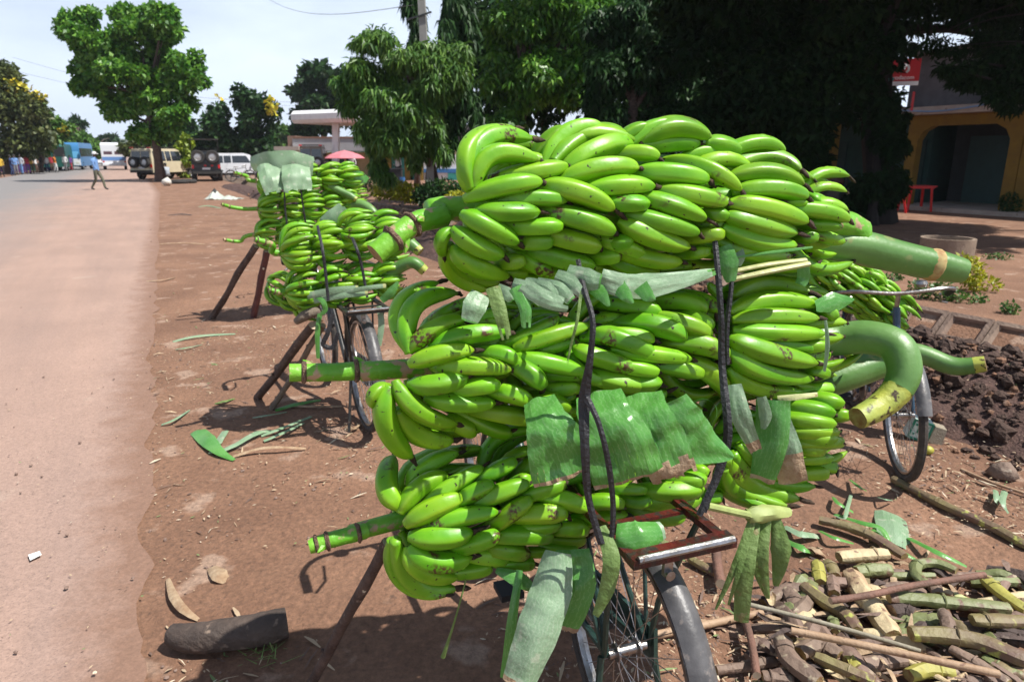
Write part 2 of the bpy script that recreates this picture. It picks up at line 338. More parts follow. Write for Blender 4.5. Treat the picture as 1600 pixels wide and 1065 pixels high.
# far blue hills
m = M(); n = 60
for k, (dist, hgt, seed) in enumerate(((1500, 62, 3), (1150, 30, 9))):
    pr = None
    for i in range(n+1):
        a = radians(-75+150*i/n); h = hgt*(.55+.6*mnoise.noise(V((a*2.2+seed, seed, 0)))+.25*mnoise.noise(V((a*7, seed, 1))))
        h = max(h, 4)
        p = V((sin(a)*dist, cos(a)*dist, 0)); q = (p+V((0, 0, -5)), p*1.08+V((0, 0, h)), p*1.5+V((0, 0, h*.6)))
        if pr:
            m.quad(pr[0], q[0], q[1], pr[1]); m.quad(pr[1], q[1], q[2], pr[2])
        pr = q
structure(m.build('hills', mat('hill_woodland', (.055, .075, .045), (.08, .095, .055), .02, .95), origin=V((0, 0, 0))))

# ---- concrete block lining on the far side of the drain: every block its own object
M_conc = mat('weathered_concrete', (.30, .22, .165), (.22, .155, .115), 5, .92, .5, c3=(.14, .095, .07), c3t=.62, rnd=.14, coord='Object', bscale=40)
BW, BH = .43, .335
def block_mesh():
    m = M(); w, h, f, d = BW-.014, BH-.012, .045, .12
    o = [V((-w/2, -h/2, 0)), V((w/2, -h/2, 0)), V((w/2, h/2, 0)), V((-w/2, h/2, 0))]
    i = [V((-w/2+f, -h/2+f, 0)), V((w/2-f, -h/2+f, 0)), V((w/2-f, h/2-f, 0)), V((-w/2+f, h/2-f, 0))]
    b = [V((x*.055, y*.045, -d)) for x, y in ((-1, -1), (1, -1), (1, 1), (-1, 1))]
    k = [p+V((0, 0, -.16)) for p in o]
    vs = o+i+b+k
    fs = []
    for a in range(4):
        c = (a+1) % 4
        fs += [(a, c, 4+c, 4+a), (4+a, 4+c, 8+c, 8+a), (c, a, 12+a, 12+c)]
    fs += [(8, 9, 10, 11), (15, 14, 13, 12)]
    m.add(vs, fs); return m.mesh('concrete_block', [M_conc], smooth=False)
wall = root('drain_wall', 'sloping drain bank lined with hollow square concrete blocks', 'wall', uv(8, 7.2, 0))
bm_ = block_mesh(); slope = atan2(1.0, 1.03)
ex = -U; ey = (R_*cos(slope)+V((0, 0, sin(slope)))); ez = ex.cross(ey)
if ez.z < 0: ex = U; ez = ex.cross(ey)
far = M()
for r in range(4):
    for k in range(-4, 150):
        u = k*BW+.2; s = (r+.5)*BH
        c = uv(u, 7.24, .03)-ey*s+ez*(.05+.012*mnoise.noise(V((k*3.1, r*2.7, 1))))
        mt = Matrix((ex, ey, ez)).transposed().to_4x4(); mt.translation = c-wloc(wall)
        mt = mt @ Matrix.Rotation(radians(1.4)*mnoise.noise(V((k*1.7, r, 5))), 4, 'Z')
        if k < 70: inst('concrete_block', bm_, wall, mt)
        else:
            far.box((0, 0, 0), (BW-.02, BH-.02, .1), mtx=Matrix.Translation(wloc(wall)) @ mt)
stuff(far.build('concrete_blocks', M_conc, wall, smooth=False))

# ------------------------------------------------------------------ banana fingers
def finger(pts3, w, name='banana', rings=15, sides=20, wob=0):
    """smooth curve through three or more points; returns mesh with origin at the base"""
    p0, p1, p2 = [V(p) for p in pts3]
    c = p1*2-(p0+p2)*.5
    me_v = []; al = []; rd = []; f = []; mi = []
    ts = [0, .02, .05, .08, .12, .16, .21, .26, .32, .38, .44, .50, .56, .62, .67, .72, .77, .81, .85, .885, .915, .94, .958, .972, .984, .993, 1.0] if rings == 15 else [0, .06, .14, .24, .36, .48, .60, .71, .81, .88, .935, .97, 1.0]
    K = [(0, .50), (.03, .55), (.07, .66), (.11, .765), (.16, .86), (.22, .935), (.29, .98), (.37, 1), (.50, 1), (.58, .99), (.65, .965), (.72, .925), (.78, .87), (.83, .805), (.875, .72), (.91, .62), (.94, .50), (.962, .385), (.98, .275), (.992, .20), (1, .16)]
    def rr(t):
        for (a, x), (b, y) in zip(K, K[1:]):
            if t <= b: q_ = (t-a)/(b-a); return x+(y-x)*q_
        return K[-1][1]
    N = None; ph = random.random()*6
    Lc = (p2-p0).length
    for t in ts:
        p = p0*(1-t)**2+c*2*t*(1-t)+p2*t*t; tg = (c-p0)*(2*(1-t))+(p2-c)*2*t
        tg = tg.normalized() if tg.length > 1e-7 else (p2-p0).normalized()
        if N is None:
            a = ((p0+p2)*.5-p1); a = a-tg*a.dot(tg)
            if a.length < 1e-4: a = V((.3, .5, 1)); a = a-tg*a.dot(tg)
            N = a.normalized()
        else: N = (N-tg*N.dot(tg)).normalized()
        B = tg.cross(N); r = rr(t)*w/2
        for j in range(sides):
            ang = 2*pi*j/sides+ph*.1
            if sides == 20:
                k5 = ((2*pi*j/sides) % (2*pi/5))-pi/5; pen = cos(pi/5)/cos(k5); rg = (1, .25, 0, .25)[j % 4]
                q = r*(1.11*(.42+.58*pen)) if .05 < t < .97 else r
            else:
                rg = 1 if j % 2 == 0 else 0; q = r*((1.075 if rg else .93) if .05 < t < .97 else 1)
            me_v.append(tuple(p+N*cos(ang)*q+B*sin(ang)*q)); al.append(t); rd.append(rg)
    k = len(ts)
    for i in range(k-1):
        for j in range(sides):
            f.append((i*sides+j, i*sides+(j+1) % sides, (i+1)*sides+(j+1) % sides, (i+1)*sides+j)); mi.append(0)
    f.append(tuple(reversed(range(sides)))); mi.append(0)
    # withered flower remnant
    tg = (p2-c).normalized(); s0 = len(me_v); n2 = 5; q = p2-tg*.002; d = (tg+V((random.uniform(-.5, .5), random.uniform(-.3, .3), random.uniform(-.7, .3)))).normalized()
    ln = w*random.uniform(.4, .75)
    if random.random() < .4: ln *= 1.5
    for i, (a, r) in enumerate(((0, .19), (.35, .20), (.7, .15), (1, .05))):
        c2 = q+tg*ln*a*.5+d*ln*a*.6; ax = (tg*(1-a)+d*a).normalized(); N2 = (N-ax*N.dot(ax)).normalized(); B2 = ax.cross(N2)
        for j in range(n2):
            an = 2*pi*j/n2; r2 = r*w*random.uniform(.6, 1.35)*.72
            me_v.append(tuple(c2+N2*cos(an)*r2+B2*sin(an)*r2)); al.append(1); rd.append(0)
    for i in range(3):
        for j in range(n2): f.append((s0+i*n2+j, s0+i*n2+(j+1) % n2, s0+(i+1)*n2+(j+1) % n2, s0+(i+1)*n2+j)); mi.append(1)
    f.append(tuple(s0+3*n2+j for j in range(n2))); mi.append(1)
    me = bpy.data.meshes.new(name); o = p0
    me.from_pydata([(x-o.x, y-o.y, z-o.z) for x, y, z in me_v], [], f)
    me.materials.append(BAN); me.materials.append(TIP)
    me.polygons.foreach_set('material_index', mi); me.polygons.foreach_set('use_smooth', [True]*len(f))
    a = me.attributes.new('along', 'FLOAT', 'POINT'); a.data.foreach_set('value', al)
    a = me.attributes.new('ridge', 'FLOAT', 'POINT'); a.data.foreach_set('value', rd)
    me.update(); return me, p0
# shared fingers in (axial x, radial z) coordinates, unit bunch radius .17
STD = []
for k in range(5):
    a = .012*k
    STD.append(finger((V((-.02, 0, .045)), V((.055+a*.3, .006*(k-2), .160+.006*(k % 2))), V((.190+a, .010*(k-2), .150-.008*(k % 3)))), .043, rings=9, sides=8)[0])
STDO = V((-.02, 0, .045))
def axis_frame(A, B):
    x = (B-A).normalized(); c = (V((0, 0, EYE))-(A+B)*.5); z = (c-x*c.dot(x)).normalized(); y = z.cross(x)
    return x, y, z          # z looks to the camera
def proc_hands(parent, A, B, R0, R1, hands, phis, per=18, start=0, jit=1.0, lenk=1.0, fat=1.0):
    x, y, z = axis_frame(A, B); Lx = (B-A).length
    for h in range(hands):
        t = (h+.0)/max(hands-1, 1); base = A+x*(Lx*t*.86)
        R = R0+(R1-R0)*t; k = R/.165
        n = max(4, int(per*(phis[1]-phis[0])/360))
        o = random.uniform(0, 1)
        for j in range(n):
            ph = radians(phis[0]+(phis[1]-phis[0])*(j+o*.9)/n+random.uniform(-3, 3)*jit)
            rad = z*cos(ph)+y*sin(ph)
            mt = Matrix((x, x.cross(rad)*-1, rad)).transposed()
            if mt.determinant() < 0: mt = Matrix((x, x.cross(rad), rad)).transposed()
            mt = mt.to_4x4() @ Matrix.Rotation(radians(random.uniform(-7, 7))*jit, 4, 'Z') @ Matrix.Rotation(radians(random.uniform(-8, 8))*jit, 4, 'Y')
            s = k*random.uniform(.93, 1.06)
            row = random.random() < .35
            mt = mt @ Matrix.Diagonal((s*lenk, s*fat*min(1.15, 1/k**.5), s*(.86 if row else 1), 1))
            mt.translation = base+x*random.uniform(-.012, .012)+rad*(.03*k if not row else .02*k)+x*(.035 if row else 0)-wloc(parent)
            inst('banana', random.choice(STD), parent, mt)
M_stalk = mat('green_stalk', (.10, .34, .012), (.17, .42, .03), 10, .42, .2, c3=(.42, .28, .17), c3t=.56, bscale=60)
M_ped = mat('smooth_peduncle', (.075, .19, .035), (.13, .26, .07), 6, .42, .16, c3=(.20, .24, .08), c3t=.63, stretch=(1, 1, 1), bscale=70, spec=.5, bdist=.006)
M_node = mat('stalk_scar', (.10, .055, .035), (.22, .14, .09), 60, .9, .7)
M_cut = mat('cut_stalk_end', (.30, .25, .10), (.20, .10, .04), 40, .8, .3)
M_over = mat('yellowing_stalk', (.40, .42, .06), (.30, .36, .07), 14, .5, .2, c3=(.05, .03, .012), c3t=.58)
def stalk(parent, pts, radii, nodes=(), name='stalk', m=None, cutm=None):
    """pts 3D; nodes are parameter values where a scarred ring sits"""
    mm = M(); P = smooth(pts, 5); Rr = smooth1(radii, len(P))
    mm.tube(P, Rr, 12, 0, capm=2, jit=.05)
    for t in nodes:
        i = int(t*(len(P)-1)); i = min(max(i, 1), len(P)-2); d = (P[i+1]-P[i-1]).normalized(); r = Rr[i]
        mm.tube([P[i]-d*r*.28, P[i]-d*r*.12, P[i]+d*r*.12, P[i]+d*r*.28], [r*.98, r*1.22, r*1.25, r*.99], 14, 1, cap=False, jit=.16)
        # a leaf-like spur
        a = V((0, 0, 1))-d*d.z; a = a.normalized() if a.length > .01 else V((1, 0, 0)); b = d.cross(a); q = random.uniform(0, 6)
        s = a*cos(q)+b*sin(q)
        mm.tube([P[i]+d*r*.8+s*r*.6, P[i]+d*r*.3+s*r*1.2, P[i]-d*r*.1+s*r*1.55], [r*.5, r*.35, r*.05], 6, 0)
    return mm.build(name, [m or M_stalk, M_node, cutm or M_cut], parent)
def smooth(pts, k=4):
    pts = [V(p) for p in pts]; out = []
    for i in range(len(pts)-1):
        a = pts[max(i-1, 0)]; b = pts[i]; c = pts[i+1]; d = pts[min(i+2, len(pts)-1)]
        for j in range(k):
            t = j/k
            out.append(.5*((2*b)+(c-a)*t+(2*a-5*b+4*c-d)*t*t+(3*b-a-3*c+d)*t**3))
    out.append(pts[-1]); return out
def smooth1(r, n):
    if not hasattr(r, '__len__'): return [r]*n
    return [float(x) for x in np.interp(np.linspace(0, 1, n), np.linspace(0, 1, len(r)), r)]
# ------------------------------------------------------------------ the big pile on the near bicycle
def surf(px, py, A, B, RA, RB, k=1.0):
    d = ray(px, py).normalized(); C = V((0, 0, EYE)); x = (B-A).normalized(); Lx = (B-A).length
    # closest approach of the view ray to the axis
    w = C-A; b = d.dot(x); dd = d.dot(w); e = x.dot(w); den = 1-b*b
    s = (b*e-dd)/den; ta = (e-b*dd)/den
    R = RA+(RB-RA)*min(max(ta/Lx, -.1), 1.1); R *= k
    h = ((C+d*s)-(A+x*ta)).length
    t = sqrt(max(R*R-h*h, 0))/sqrt(den)
    return C+d*(s-t)
def traced(parent, A, B, RA, RB, ox, oy, s, rows, dw, lim=745):
    for r in rows:
        w = (r[6] if len(r) > 6 and r[6] else dw)/s; k = r[7] if len(r) > 7 else 1.0
        dx, dy = r[2]-r[0], r[3]-r[1]; ln = ((r[4]-r[0])**2+(r[5]-r[1])**2)**.5; short = max(0, 4.1*dw-ln)/max((dx*dx+dy*dy)**.5, 1) if ox+r[0]/s > lim else 0
        k0 = .84-.30*min(short, .8)
        if short > 0: r = (r[0]-dx*min(short, .85), r[1]-dy*min(short, .85)*.7)+tuple(r[2:])
        P = [surf(ox+r[2*i]/s, oy+r[2*i+1]/s, A, B, RA, RB, k*q) for i, q in enumerate((k0, 1.0, .97))]
        wm = w*depth(P[1])/F*random.uniform(.97, 1.07)
        me, o = finger(P, wm)
        ob = bpy.data.objects.new('banana', me); COL.objects.link(ob); ob.parent = parent; ob.location = o-wloc(parent); ob.cycles.shadow_terminator_geometry_offset = .2
PG = 'banana bunches stacked on the nearest bicycle'
# --- top bunch
A1, B1 = at(735, 322, 1.56), at(1290, 345, 1.84)
top = root('banana_bunch', 'topmost large green banana bunch on the nearest bicycle, its thick peduncle cut at right', 'banana bunch', A1.lerp(B1, .5)-V((0, 0, .2)), PG)
traced(top, A1, B1, .165, .14, 560, 160, 3.55, [
 (650,500,585,420,590,330,80,.85),(625,480,625,235,870,145),(640,470,690,215,965,205),(645,480,745,290,1010,325,112),(660,520,820,462,1020,440,112),
 (790,420,980,385,1160,352,100,.88),(770,555,960,532,1160,545,100,.93),(655,600,820,608,1010,605,112),(575,620,720,690,890,780,112),
 (525,700,650,790,808,850,112),(530,800,640,905,835,965,115),(505,790,600,945,790,1000,100,.9),(480,800,540,960,720,1040,95,.82),(520,700,460,770,475,850,80,.8),
 (820,690,980,690,1130,682,95,.95),(880,770,980,775,1062,770,95,.9),(790,880,850,885,912,872,95,.9),(830,945,890,945,942,940,70,.85),
 (1030,465,1225,500,1420,595,118),(1075,610,1255,655,1420,722,115),(1060,730,1200,770,1335,805,105,.97),(1000,815,1150,875,1300,905,105,.97),
 (925,845,1030,920,1150,960,100,.95),(980,975,1050,990,1120,992,60,.9),(1360,790,1440,780,1505,770,90,.9),(1270,850,1370,855,1442,842,90,.9),(1265,930,1330,940,1400,920,60,.86),
 (1000,290,1045,220,1150,140,90,.92),(1080,300,1150,175,1360,135,100),(1120,310,1255,190,1480,165,100),(1185,360,1340,250,1520,235,110),(1150,425,1350,360,1555,365,112),
 (1270,490,1430,462,1645,465,105,.98),(1370,550,1480,560,1610,558,100,.97)], 108)
traced(top, A1, B1, .165, .14, 960, 160, 3.55, [
 (60,200,100,160,200,130,70,.85),(90,240,180,155,330,120,90,.93),(125,250,310,140,540,200,112),(150,250,310,225,475,232,95),(10,300,130,278,242,310,85,.97),
 (140,395,330,395,525,430,112),(420,310,510,275,600,345,80,.85),(270,325,510,365,705,490,100,.98),(245,490,440,515,628,560,105),(165,525,330,575,510,645,100),
 (90,625,280,670,472,725,100),(30,660,210,745,420,805,105),(30,810,180,865,375,885,95),(490,610,560,620,615,625,80,.88),(420,755,520,735,590,735,85,.88),(380,840,450,835,525,822,75,.86),
 (310,925,380,910,436,900,60,.84),(0,860,100,915,245,945,90,.97),(-60,760,60,800,160,850,90,.93),(560,230,625,245,705,290,100,.85),
 (660,280,790,225,945,280,80,.9),(640,370,840,305,1040,380,92),(660,415,860,385,1052,455,95),(705,495,890,480,1075,525,100),(635,560,860,590,1075,665,112),
 (615,625,810,680,1015,725,105),(600,690,800,770,1012,790,100),(620,775,780,840,985,850,90,.97),(975,595,1140,600,1302,655,95,.9),(1060,675,1160,680,1250,688,70,.85),
 (1010,745,1070,745,1112,752,70,.85),(750,890,870,875,990,870,50,.9),(1060,520,1100,530,1125,550,60,.8),(870,550,980,552,1070,565,50,.88),(640,300,760,225,850,215,60,.85)], 104)
proc_hands(top, A1, B1, .165, .14, 6, (75, 285), per=17)
proc_hands(top, A1+(B1-A1)*.04, B1, .118, .10, 6, (-95, 95), per=14, fat=1.15)
stalk(top, [at(586, 397, 1.40), at(622, 368, 1.43), at(650, 348, 1.46), at(690, 338, 1.50), at(740, 326, 1.56), B1, at(1340, 388, 1.88), at(1410, 405, 1.90), at(1470, 419, 1.90), at(1508, 424, 1.89)],
      [.024, .0245, .024, .024, .026, .03, .040, .041, .040, .037, .03], (.11, .20), m=M_stalk)
pe = M(); pp = smooth([at(1255, 380, 1.86), at(1330, 384, 1.87), at(1400, 401, 1.88), at(1460, 414, 1.88), at(1506, 424, 1.87)], 6)
pe.tube(pp, smooth1([.040, .046, .046, .043, .041, .033], len(pp)), 24, 0, capm=2, ridge=.018)
dd = (pp[-6]-pp[-8]).normalized(); pe.tube([pp[-7]-dd*.022, pp[-7]-dd*.01, pp[-7]+dd*.004, pp[-7]+dd*.010], [.0415, .0452, .0455, .041], 16, 1, cap=False)
pe.build('peduncle', [M_ped, mat('torn_bract', (.45, .36, .15), (.28, .13, .05), 30, .8), M_cut], top)

# --- middle bunch
A2, B2 = at(640, 572, 1.54), at(1290, 522, 1.84)
mid = root('banana_bunch', 'middle banana bunch of the nearest pile, with hooked peduncle and straight stem pointing left', 'banana bunch', A2.lerp(B2, .5)-V((0, 0, .2)), PG)
traced(mid, A2, B2, .17, .14, 560, 420, 3.55, [
 (275,450,235,210,445,75,100,.93),(285,470,310,210,550,135,105),(280,460,420,330,590,283,100),(330,450,420,330,560,260,60,.85),(395,430,600,365,825,350,100),(470,250,560,200,665,170,60,.85),(590,310,700,265,800,240,70,.88),
 (285,530,450,472,640,450,105),(440,550,640,540,850,560,100),(690,470,790,470,870,520,90,.92),(860,520,950,580,1020,650,110),(860,490,1060,525,1265,575,100,.93),
 (860,445,1060,375,1285,310,95,.9),(840,410,980,345,1110,265,80,.86),(980,580,1120,590,1240,600,60,.82),(1010,665,1120,665,1215,660,90,.86),(1040,740,1110,720,1200,700,70,.83),
 (280,640,440,640,610,598,108),(510,675,650,655,775,640,95),(370,715,560,745,762,742,95),(740,680,850,690,945,752,105),(950,740,1060,740,1160,790,108),
 (205,620,330,785,550,860,100),(620,810,740,880,850,900,85,.97),(690,780,830,810,940,830,100,.96),(900,790,970,810,1040,800,70,.88),(215,780,340,920,530,950,115,.97),(175,650,155,870,300,1045,118,.97),
 (170,650,90,690,85,770,75,.85),(270,790,400,850,540,890,60,.92),(540,840,600,880,650,890,100,.88),(640,330,700,300,800,290,60,.84),
 (1310,380,1480,370,1640,400,95,.97),(1305,360,1480,400,1662,500,110),(1200,440,1360,500,1650,590,90),(1300,580,1450,630,1665,640,100),(1310,670,1450,720,1600,715,95,.98),(1195,470,1250,580,1420,620,80,.9),(1300,740,1400,790,1480,790,60,.9)], 100, 690)
traced(mid, A2, B2, .17, .14, 960, 400, 3.55, [
 (90,380,240,385,398,465,112),(200,350,370,370,540,440,105),(240,270,380,250,505,320,105,.95),(380,220,490,245,568,320,80,.92),(0,270,130,280,248,320,95,.93),
 (-20,520,200,545,432,570,95),(350,490,490,490,627,565,108,.98),(220,600,370,625,482,655,95,.97),(400,600,520,640,612,765,110,.9),(-60,590,110,620,240,640,95),(-40,700,120,710,250,690,100),(-80,770,120,800,290,750,95,.98),
 (370,340,450,345,545,400,90,.88),(540,170,560,200,600,240,50,.8),
 (650,225,840,150,1085,200,95),(640,315,860,245,1135,275,98),(650,355,880,335,1135,345,95),(655,410,900,425,1172,430,95),(635,455,840,530,1128,595,112),
 (630,520,820,640,1105,680,105),(630,620,790,730,1060,755,85,.98),(1100,275,1170,300,1212,345,90,.85),(780,480,950,490,1120,520,60,.9),(1000,500,1090,500,1178,490,75,.85),
 (1070,640,1130,640,1178,662,75,.85),(1090,745,1160,735,1212,750,75,.85),(1050,720,1100,735,1140,740,60,.85),(880,110,980,105,1060,130,40,.9),(1080,590,1120,600,1160,600,50,.8)], 100)
proc_hands(mid, A2, B2, .168, .14, 6, (75, 285), per=17)
proc_hands(mid, A2+(B2-A2)*.04, B2, .12, .10, 6, (-95, 95), per=14, fat=1.15)
stalk(mid, [at(452, 582, 1.46), at(520, 581, 1.49), at(580, 578, 1.52), at(640, 575, 1.54), B2], [.0205, .0215, .0225, .0235, .028], (.12, .42))
def hooked(parent, pts, radii, yellow=.8):
    pe = M(); pp = smooth(pts, 7); rr = smooth1(radii, len(pp)); k = int(len(pp)*yellow)
    pe.tube(pp[:k+1], rr[:k+1], 24, 0, cap=False, ridge=.018); pe.tube(pp[k:], rr[k:], 24, 1, capm=2, cap=True, ridge=.03, jit=.03)
    return pe.build('peduncle', [M_ped, M_over, M_cut], parent)
hooked(mid, [at(1275, 530, 1.84), at(1310, 530, 1.84), at(1355, 527, 1.80), at(1398, 540, 1.75), at(1413, 575, 1.71), at(1402, 608, 1.69), at(1374, 635, 1.67), at(1340, 653, 1.64)],
       [.044, .046, .046, .045, .044, .041, .037, .033, .028], .70)

# --- bottom bunch
A3, B3 = at(625, 812, 1.50), at(1290, 640, 1.84)
bot = root('banana_bunch', 'lowest sagging green banana bunch of the nearest bicycle pile, brown scuffed fingers at left', 'banana bunch', A3.lerp(B3, .5)-V((0, 0, .2)), PG)
traced(bot, A3, B3, .15, .135, 560, 680, 2.766, [
 (185,310,120,210,155,90,90,.95),(215,220,300,130,435,75,75,.95),(180,335,270,220,390,175,80),(275,300,420,205,540,135,72),(205,385,330,310,455,268,92),
 (420,300,500,245,578,212,78),(300,395,450,350,605,330,82),(510,295,620,245,738,205,82),(510,205,600,150,675,110,75,.95),(585,400,660,335,742,275,78),
 (220,435,360,440,495,415,92),(400,490,510,462,602,420,75),(220,475,330,545,490,525,88),(430,590,510,580,575,560,70),(215,480,270,585,435,612,75,.97),
 (160,450,240,630,425,660,92,.93),(140,450,190,630,380,690,70,.87),(585,485,650,495,735,515,80),(635,555,700,555,765,555,62,.95),(500,515,570,520,645,535,80,.95),
 (590,430,720,430,835,440,78),(640,405,760,400,872,385,62,.97),(690,345,800,335,892,340,88),(800,265,890,275,988,325,80),(700,270,800,235,890,205,72),
 (855,400,920,400,985,410,75,.95),(840,445,910,455,982,440,62,.92),(830,480,890,490,950,485,50,.88),(730,500,780,505,832,490,50,.9),(640,240,690,200,740,190,60,.87)], 78, 672)
traced(bot, A3, B3, .15, .135, 900, 680, 2.766, [
 (240,310,340,345,475,345,92),(285,270,400,292,540,270,78),(320,235,430,240,547,225,80),(420,190,490,195,552,180,70,.95),(40,300,120,285,200,305,70,.95),(40,355,130,355,215,340,65,.95),
 (165,235,230,232,305,240,50,.92),(560,275,600,268,630,270,60,.85),(200,260,260,290,330,260,60,.9),(490,150,530,150,560,160,55,.85),
 (640,140,700,240,915,305,78),(650,100,760,215,970,275,82),(680,80,800,190,1035,220,75,.98),(700,40,850,150,1010,185,70,.95),(960,45,1010,60,1075,60,62,.97),(975,105,1040,102,1107,97,52,.93),
 (985,165,1040,163,1090,160,65,.92),(1060,130,1100,138,1125,148,55,.85),(960,5,1050,15,1112,12,75),(1070,35,1110,30,1142,30,60,.86),(640,150,650,230,850,318,62,.92),(960,-30,1040,-20,1110,-15,60)], 76)
traced(bot, A3, B3, .15, .135, 960, 400, 3.55, [
 (955,830,1090,845,1218,875,85),(1070,790,1170,800,1258,822,85,.95),(960,900,1090,915,1222,935,92),(1190,885,1250,882,1298,890,80,.86),(990,975,1110,975,1242,978,85),(1010,1030,1140,1030,1255,1030,85)], 88)
proc_hands(bot, A3, B3, .15, .135, 6, (75, 285), per=17)
proc_hands(bot, A3+(B3-A3)*.04, B3, .108, .095, 6, (-95, 95), per=14, fat=1.15)
stalk(bot, [at(483, 853, 1.40), at(520, 842, 1.42), at(570, 829, 1.45), at(625, 812, 1.50), B3], [.0175, .019, .0195, .022, .026], (.10, .22, .47))
hooked(bot, [at(1255, 605, 1.90), at(1290, 596, 1.90), at(1335, 581, 1.91), at(1392, 561, 1.93)], [.045, .047, .046, .043], .93)

# ------------------------------------------------------------------ leaves and straps
LEAFM = mat('banana_leaf', (.075, .27, .045), (.13, .35, .075), 6, .30, .10, c3=(.17, .27, .12), c3t=.66, stretch=(1, 1, 1), trans=.18, bscale=90)
PALE = mat('pale_leaf_underside', (.26, .38, .24), (.20, .33, .18), 9, .42, .15, c3=(.36, .43, .30), c3t=.6, trans=.15, bscale=90)
DRY = mat('dry_leaf_edge', (.46, .34, .22), (.30, .19, .11), 22, .85, .4, trans=.1)
WILT = mat('wilted_leaf', (.13, .22, .05), (.20, .29, .09), 12, .6, .4, c3=(.24, .22, .09), c3t=.62, trans=.15)
RIB = mat('leaf_midrib', (.50, .50, .24), (.38, .42, .16), 14, .5, .2, c3=(.30, .22, .10), c3t=.64)
def veins(m, k=700, amt=.35, dark=(.02, .07, .02)):
    nt = m.node_tree; L = nt.links.new; b = nt.nodes['Principled BSDF']; lk = b.inputs['Base Color'].links[0]; src = lk.from_socket
    at_ = NN(nt, 'ShaderNodeAttribute', attribute_name='lv'); mu = NN(nt, 'ShaderNodeMath', operation='MULTIPLY'); mu.inputs[1].default_value = k; si = NN(nt, 'ShaderNodeMath', operation='SINE')
    w_ = NN(nt, 'ShaderNodeTexNoise'); w_.inputs['Scale'].default_value = 14; wa = NN(nt, 'ShaderNodeMath', operation='MULTIPLY_ADD'); wa.inputs[1].default_value = .02; L(w_.outputs['Fac'], wa.inputs[0]); L(at_.outputs['Fac'], wa.inputs[2]); L(wa.outputs[0], mu.inputs[0]); L(mu.outputs[0], si.inputs[0]); n = NN(nt, 'ShaderNodeTexNoise'); n.inputs['Scale'].default_value = 25; tc = NN(nt, 'ShaderNodeTexCoord'); L(tc.outputs['Object'], n.inputs['Vector'])
    sp_ = NN(nt, 'ShaderNodeMapRange'); sp_.inputs[1].default_value = -.2; L(si.outputs[0], sp_.inputs[0]); pw = NN(nt, 'ShaderNodeMath', operation='POWER'); pw.inputs[1].default_value = 5; L(sp_.outputs[0], pw.inputs[0]); f = NN(nt, 'ShaderNodeMath', operation='MULTIPLY'); L(pw.outputs[0], f.inputs[0]); L(n.outputs['Fac'], f.inputs[1]); r = NN(nt, 'ShaderNodeMapRange'); r.inputs[1].default_value = 0; r.inputs[2].default_value = .6; r.inputs[4].default_value = amt; L(f.outputs[0], r.inputs[0])
    x = NN(nt, 'ShaderNodeMixRGB'); x.inputs[2].default_value = (*dark, 1); L(r.outputs[0], x.inputs[0]); L(src, x.inputs[1]); L(x.outputs[0], b.inputs['Base Color'])
    bp = NN(nt, 'ShaderNodeBump'); bp.inputs['Strength'].default_value = .05; bp.inputs['Distance'].default_value = .0015; L(f.outputs[0], bp.inputs['Height'])
    if b.inputs['Normal'].links: L(b.inputs['Normal'].links[0].from_socket, bp.inputs['Normal'])
    L(bp.outputs[0], b.inputs['Normal'])
veins(LEAFM, 620, .55, (.24, .46, .18)); veins(PALE, 700, .4, (.46, .55, .40)); veins(WILT, 1000, .3, (.06, .11, .02))
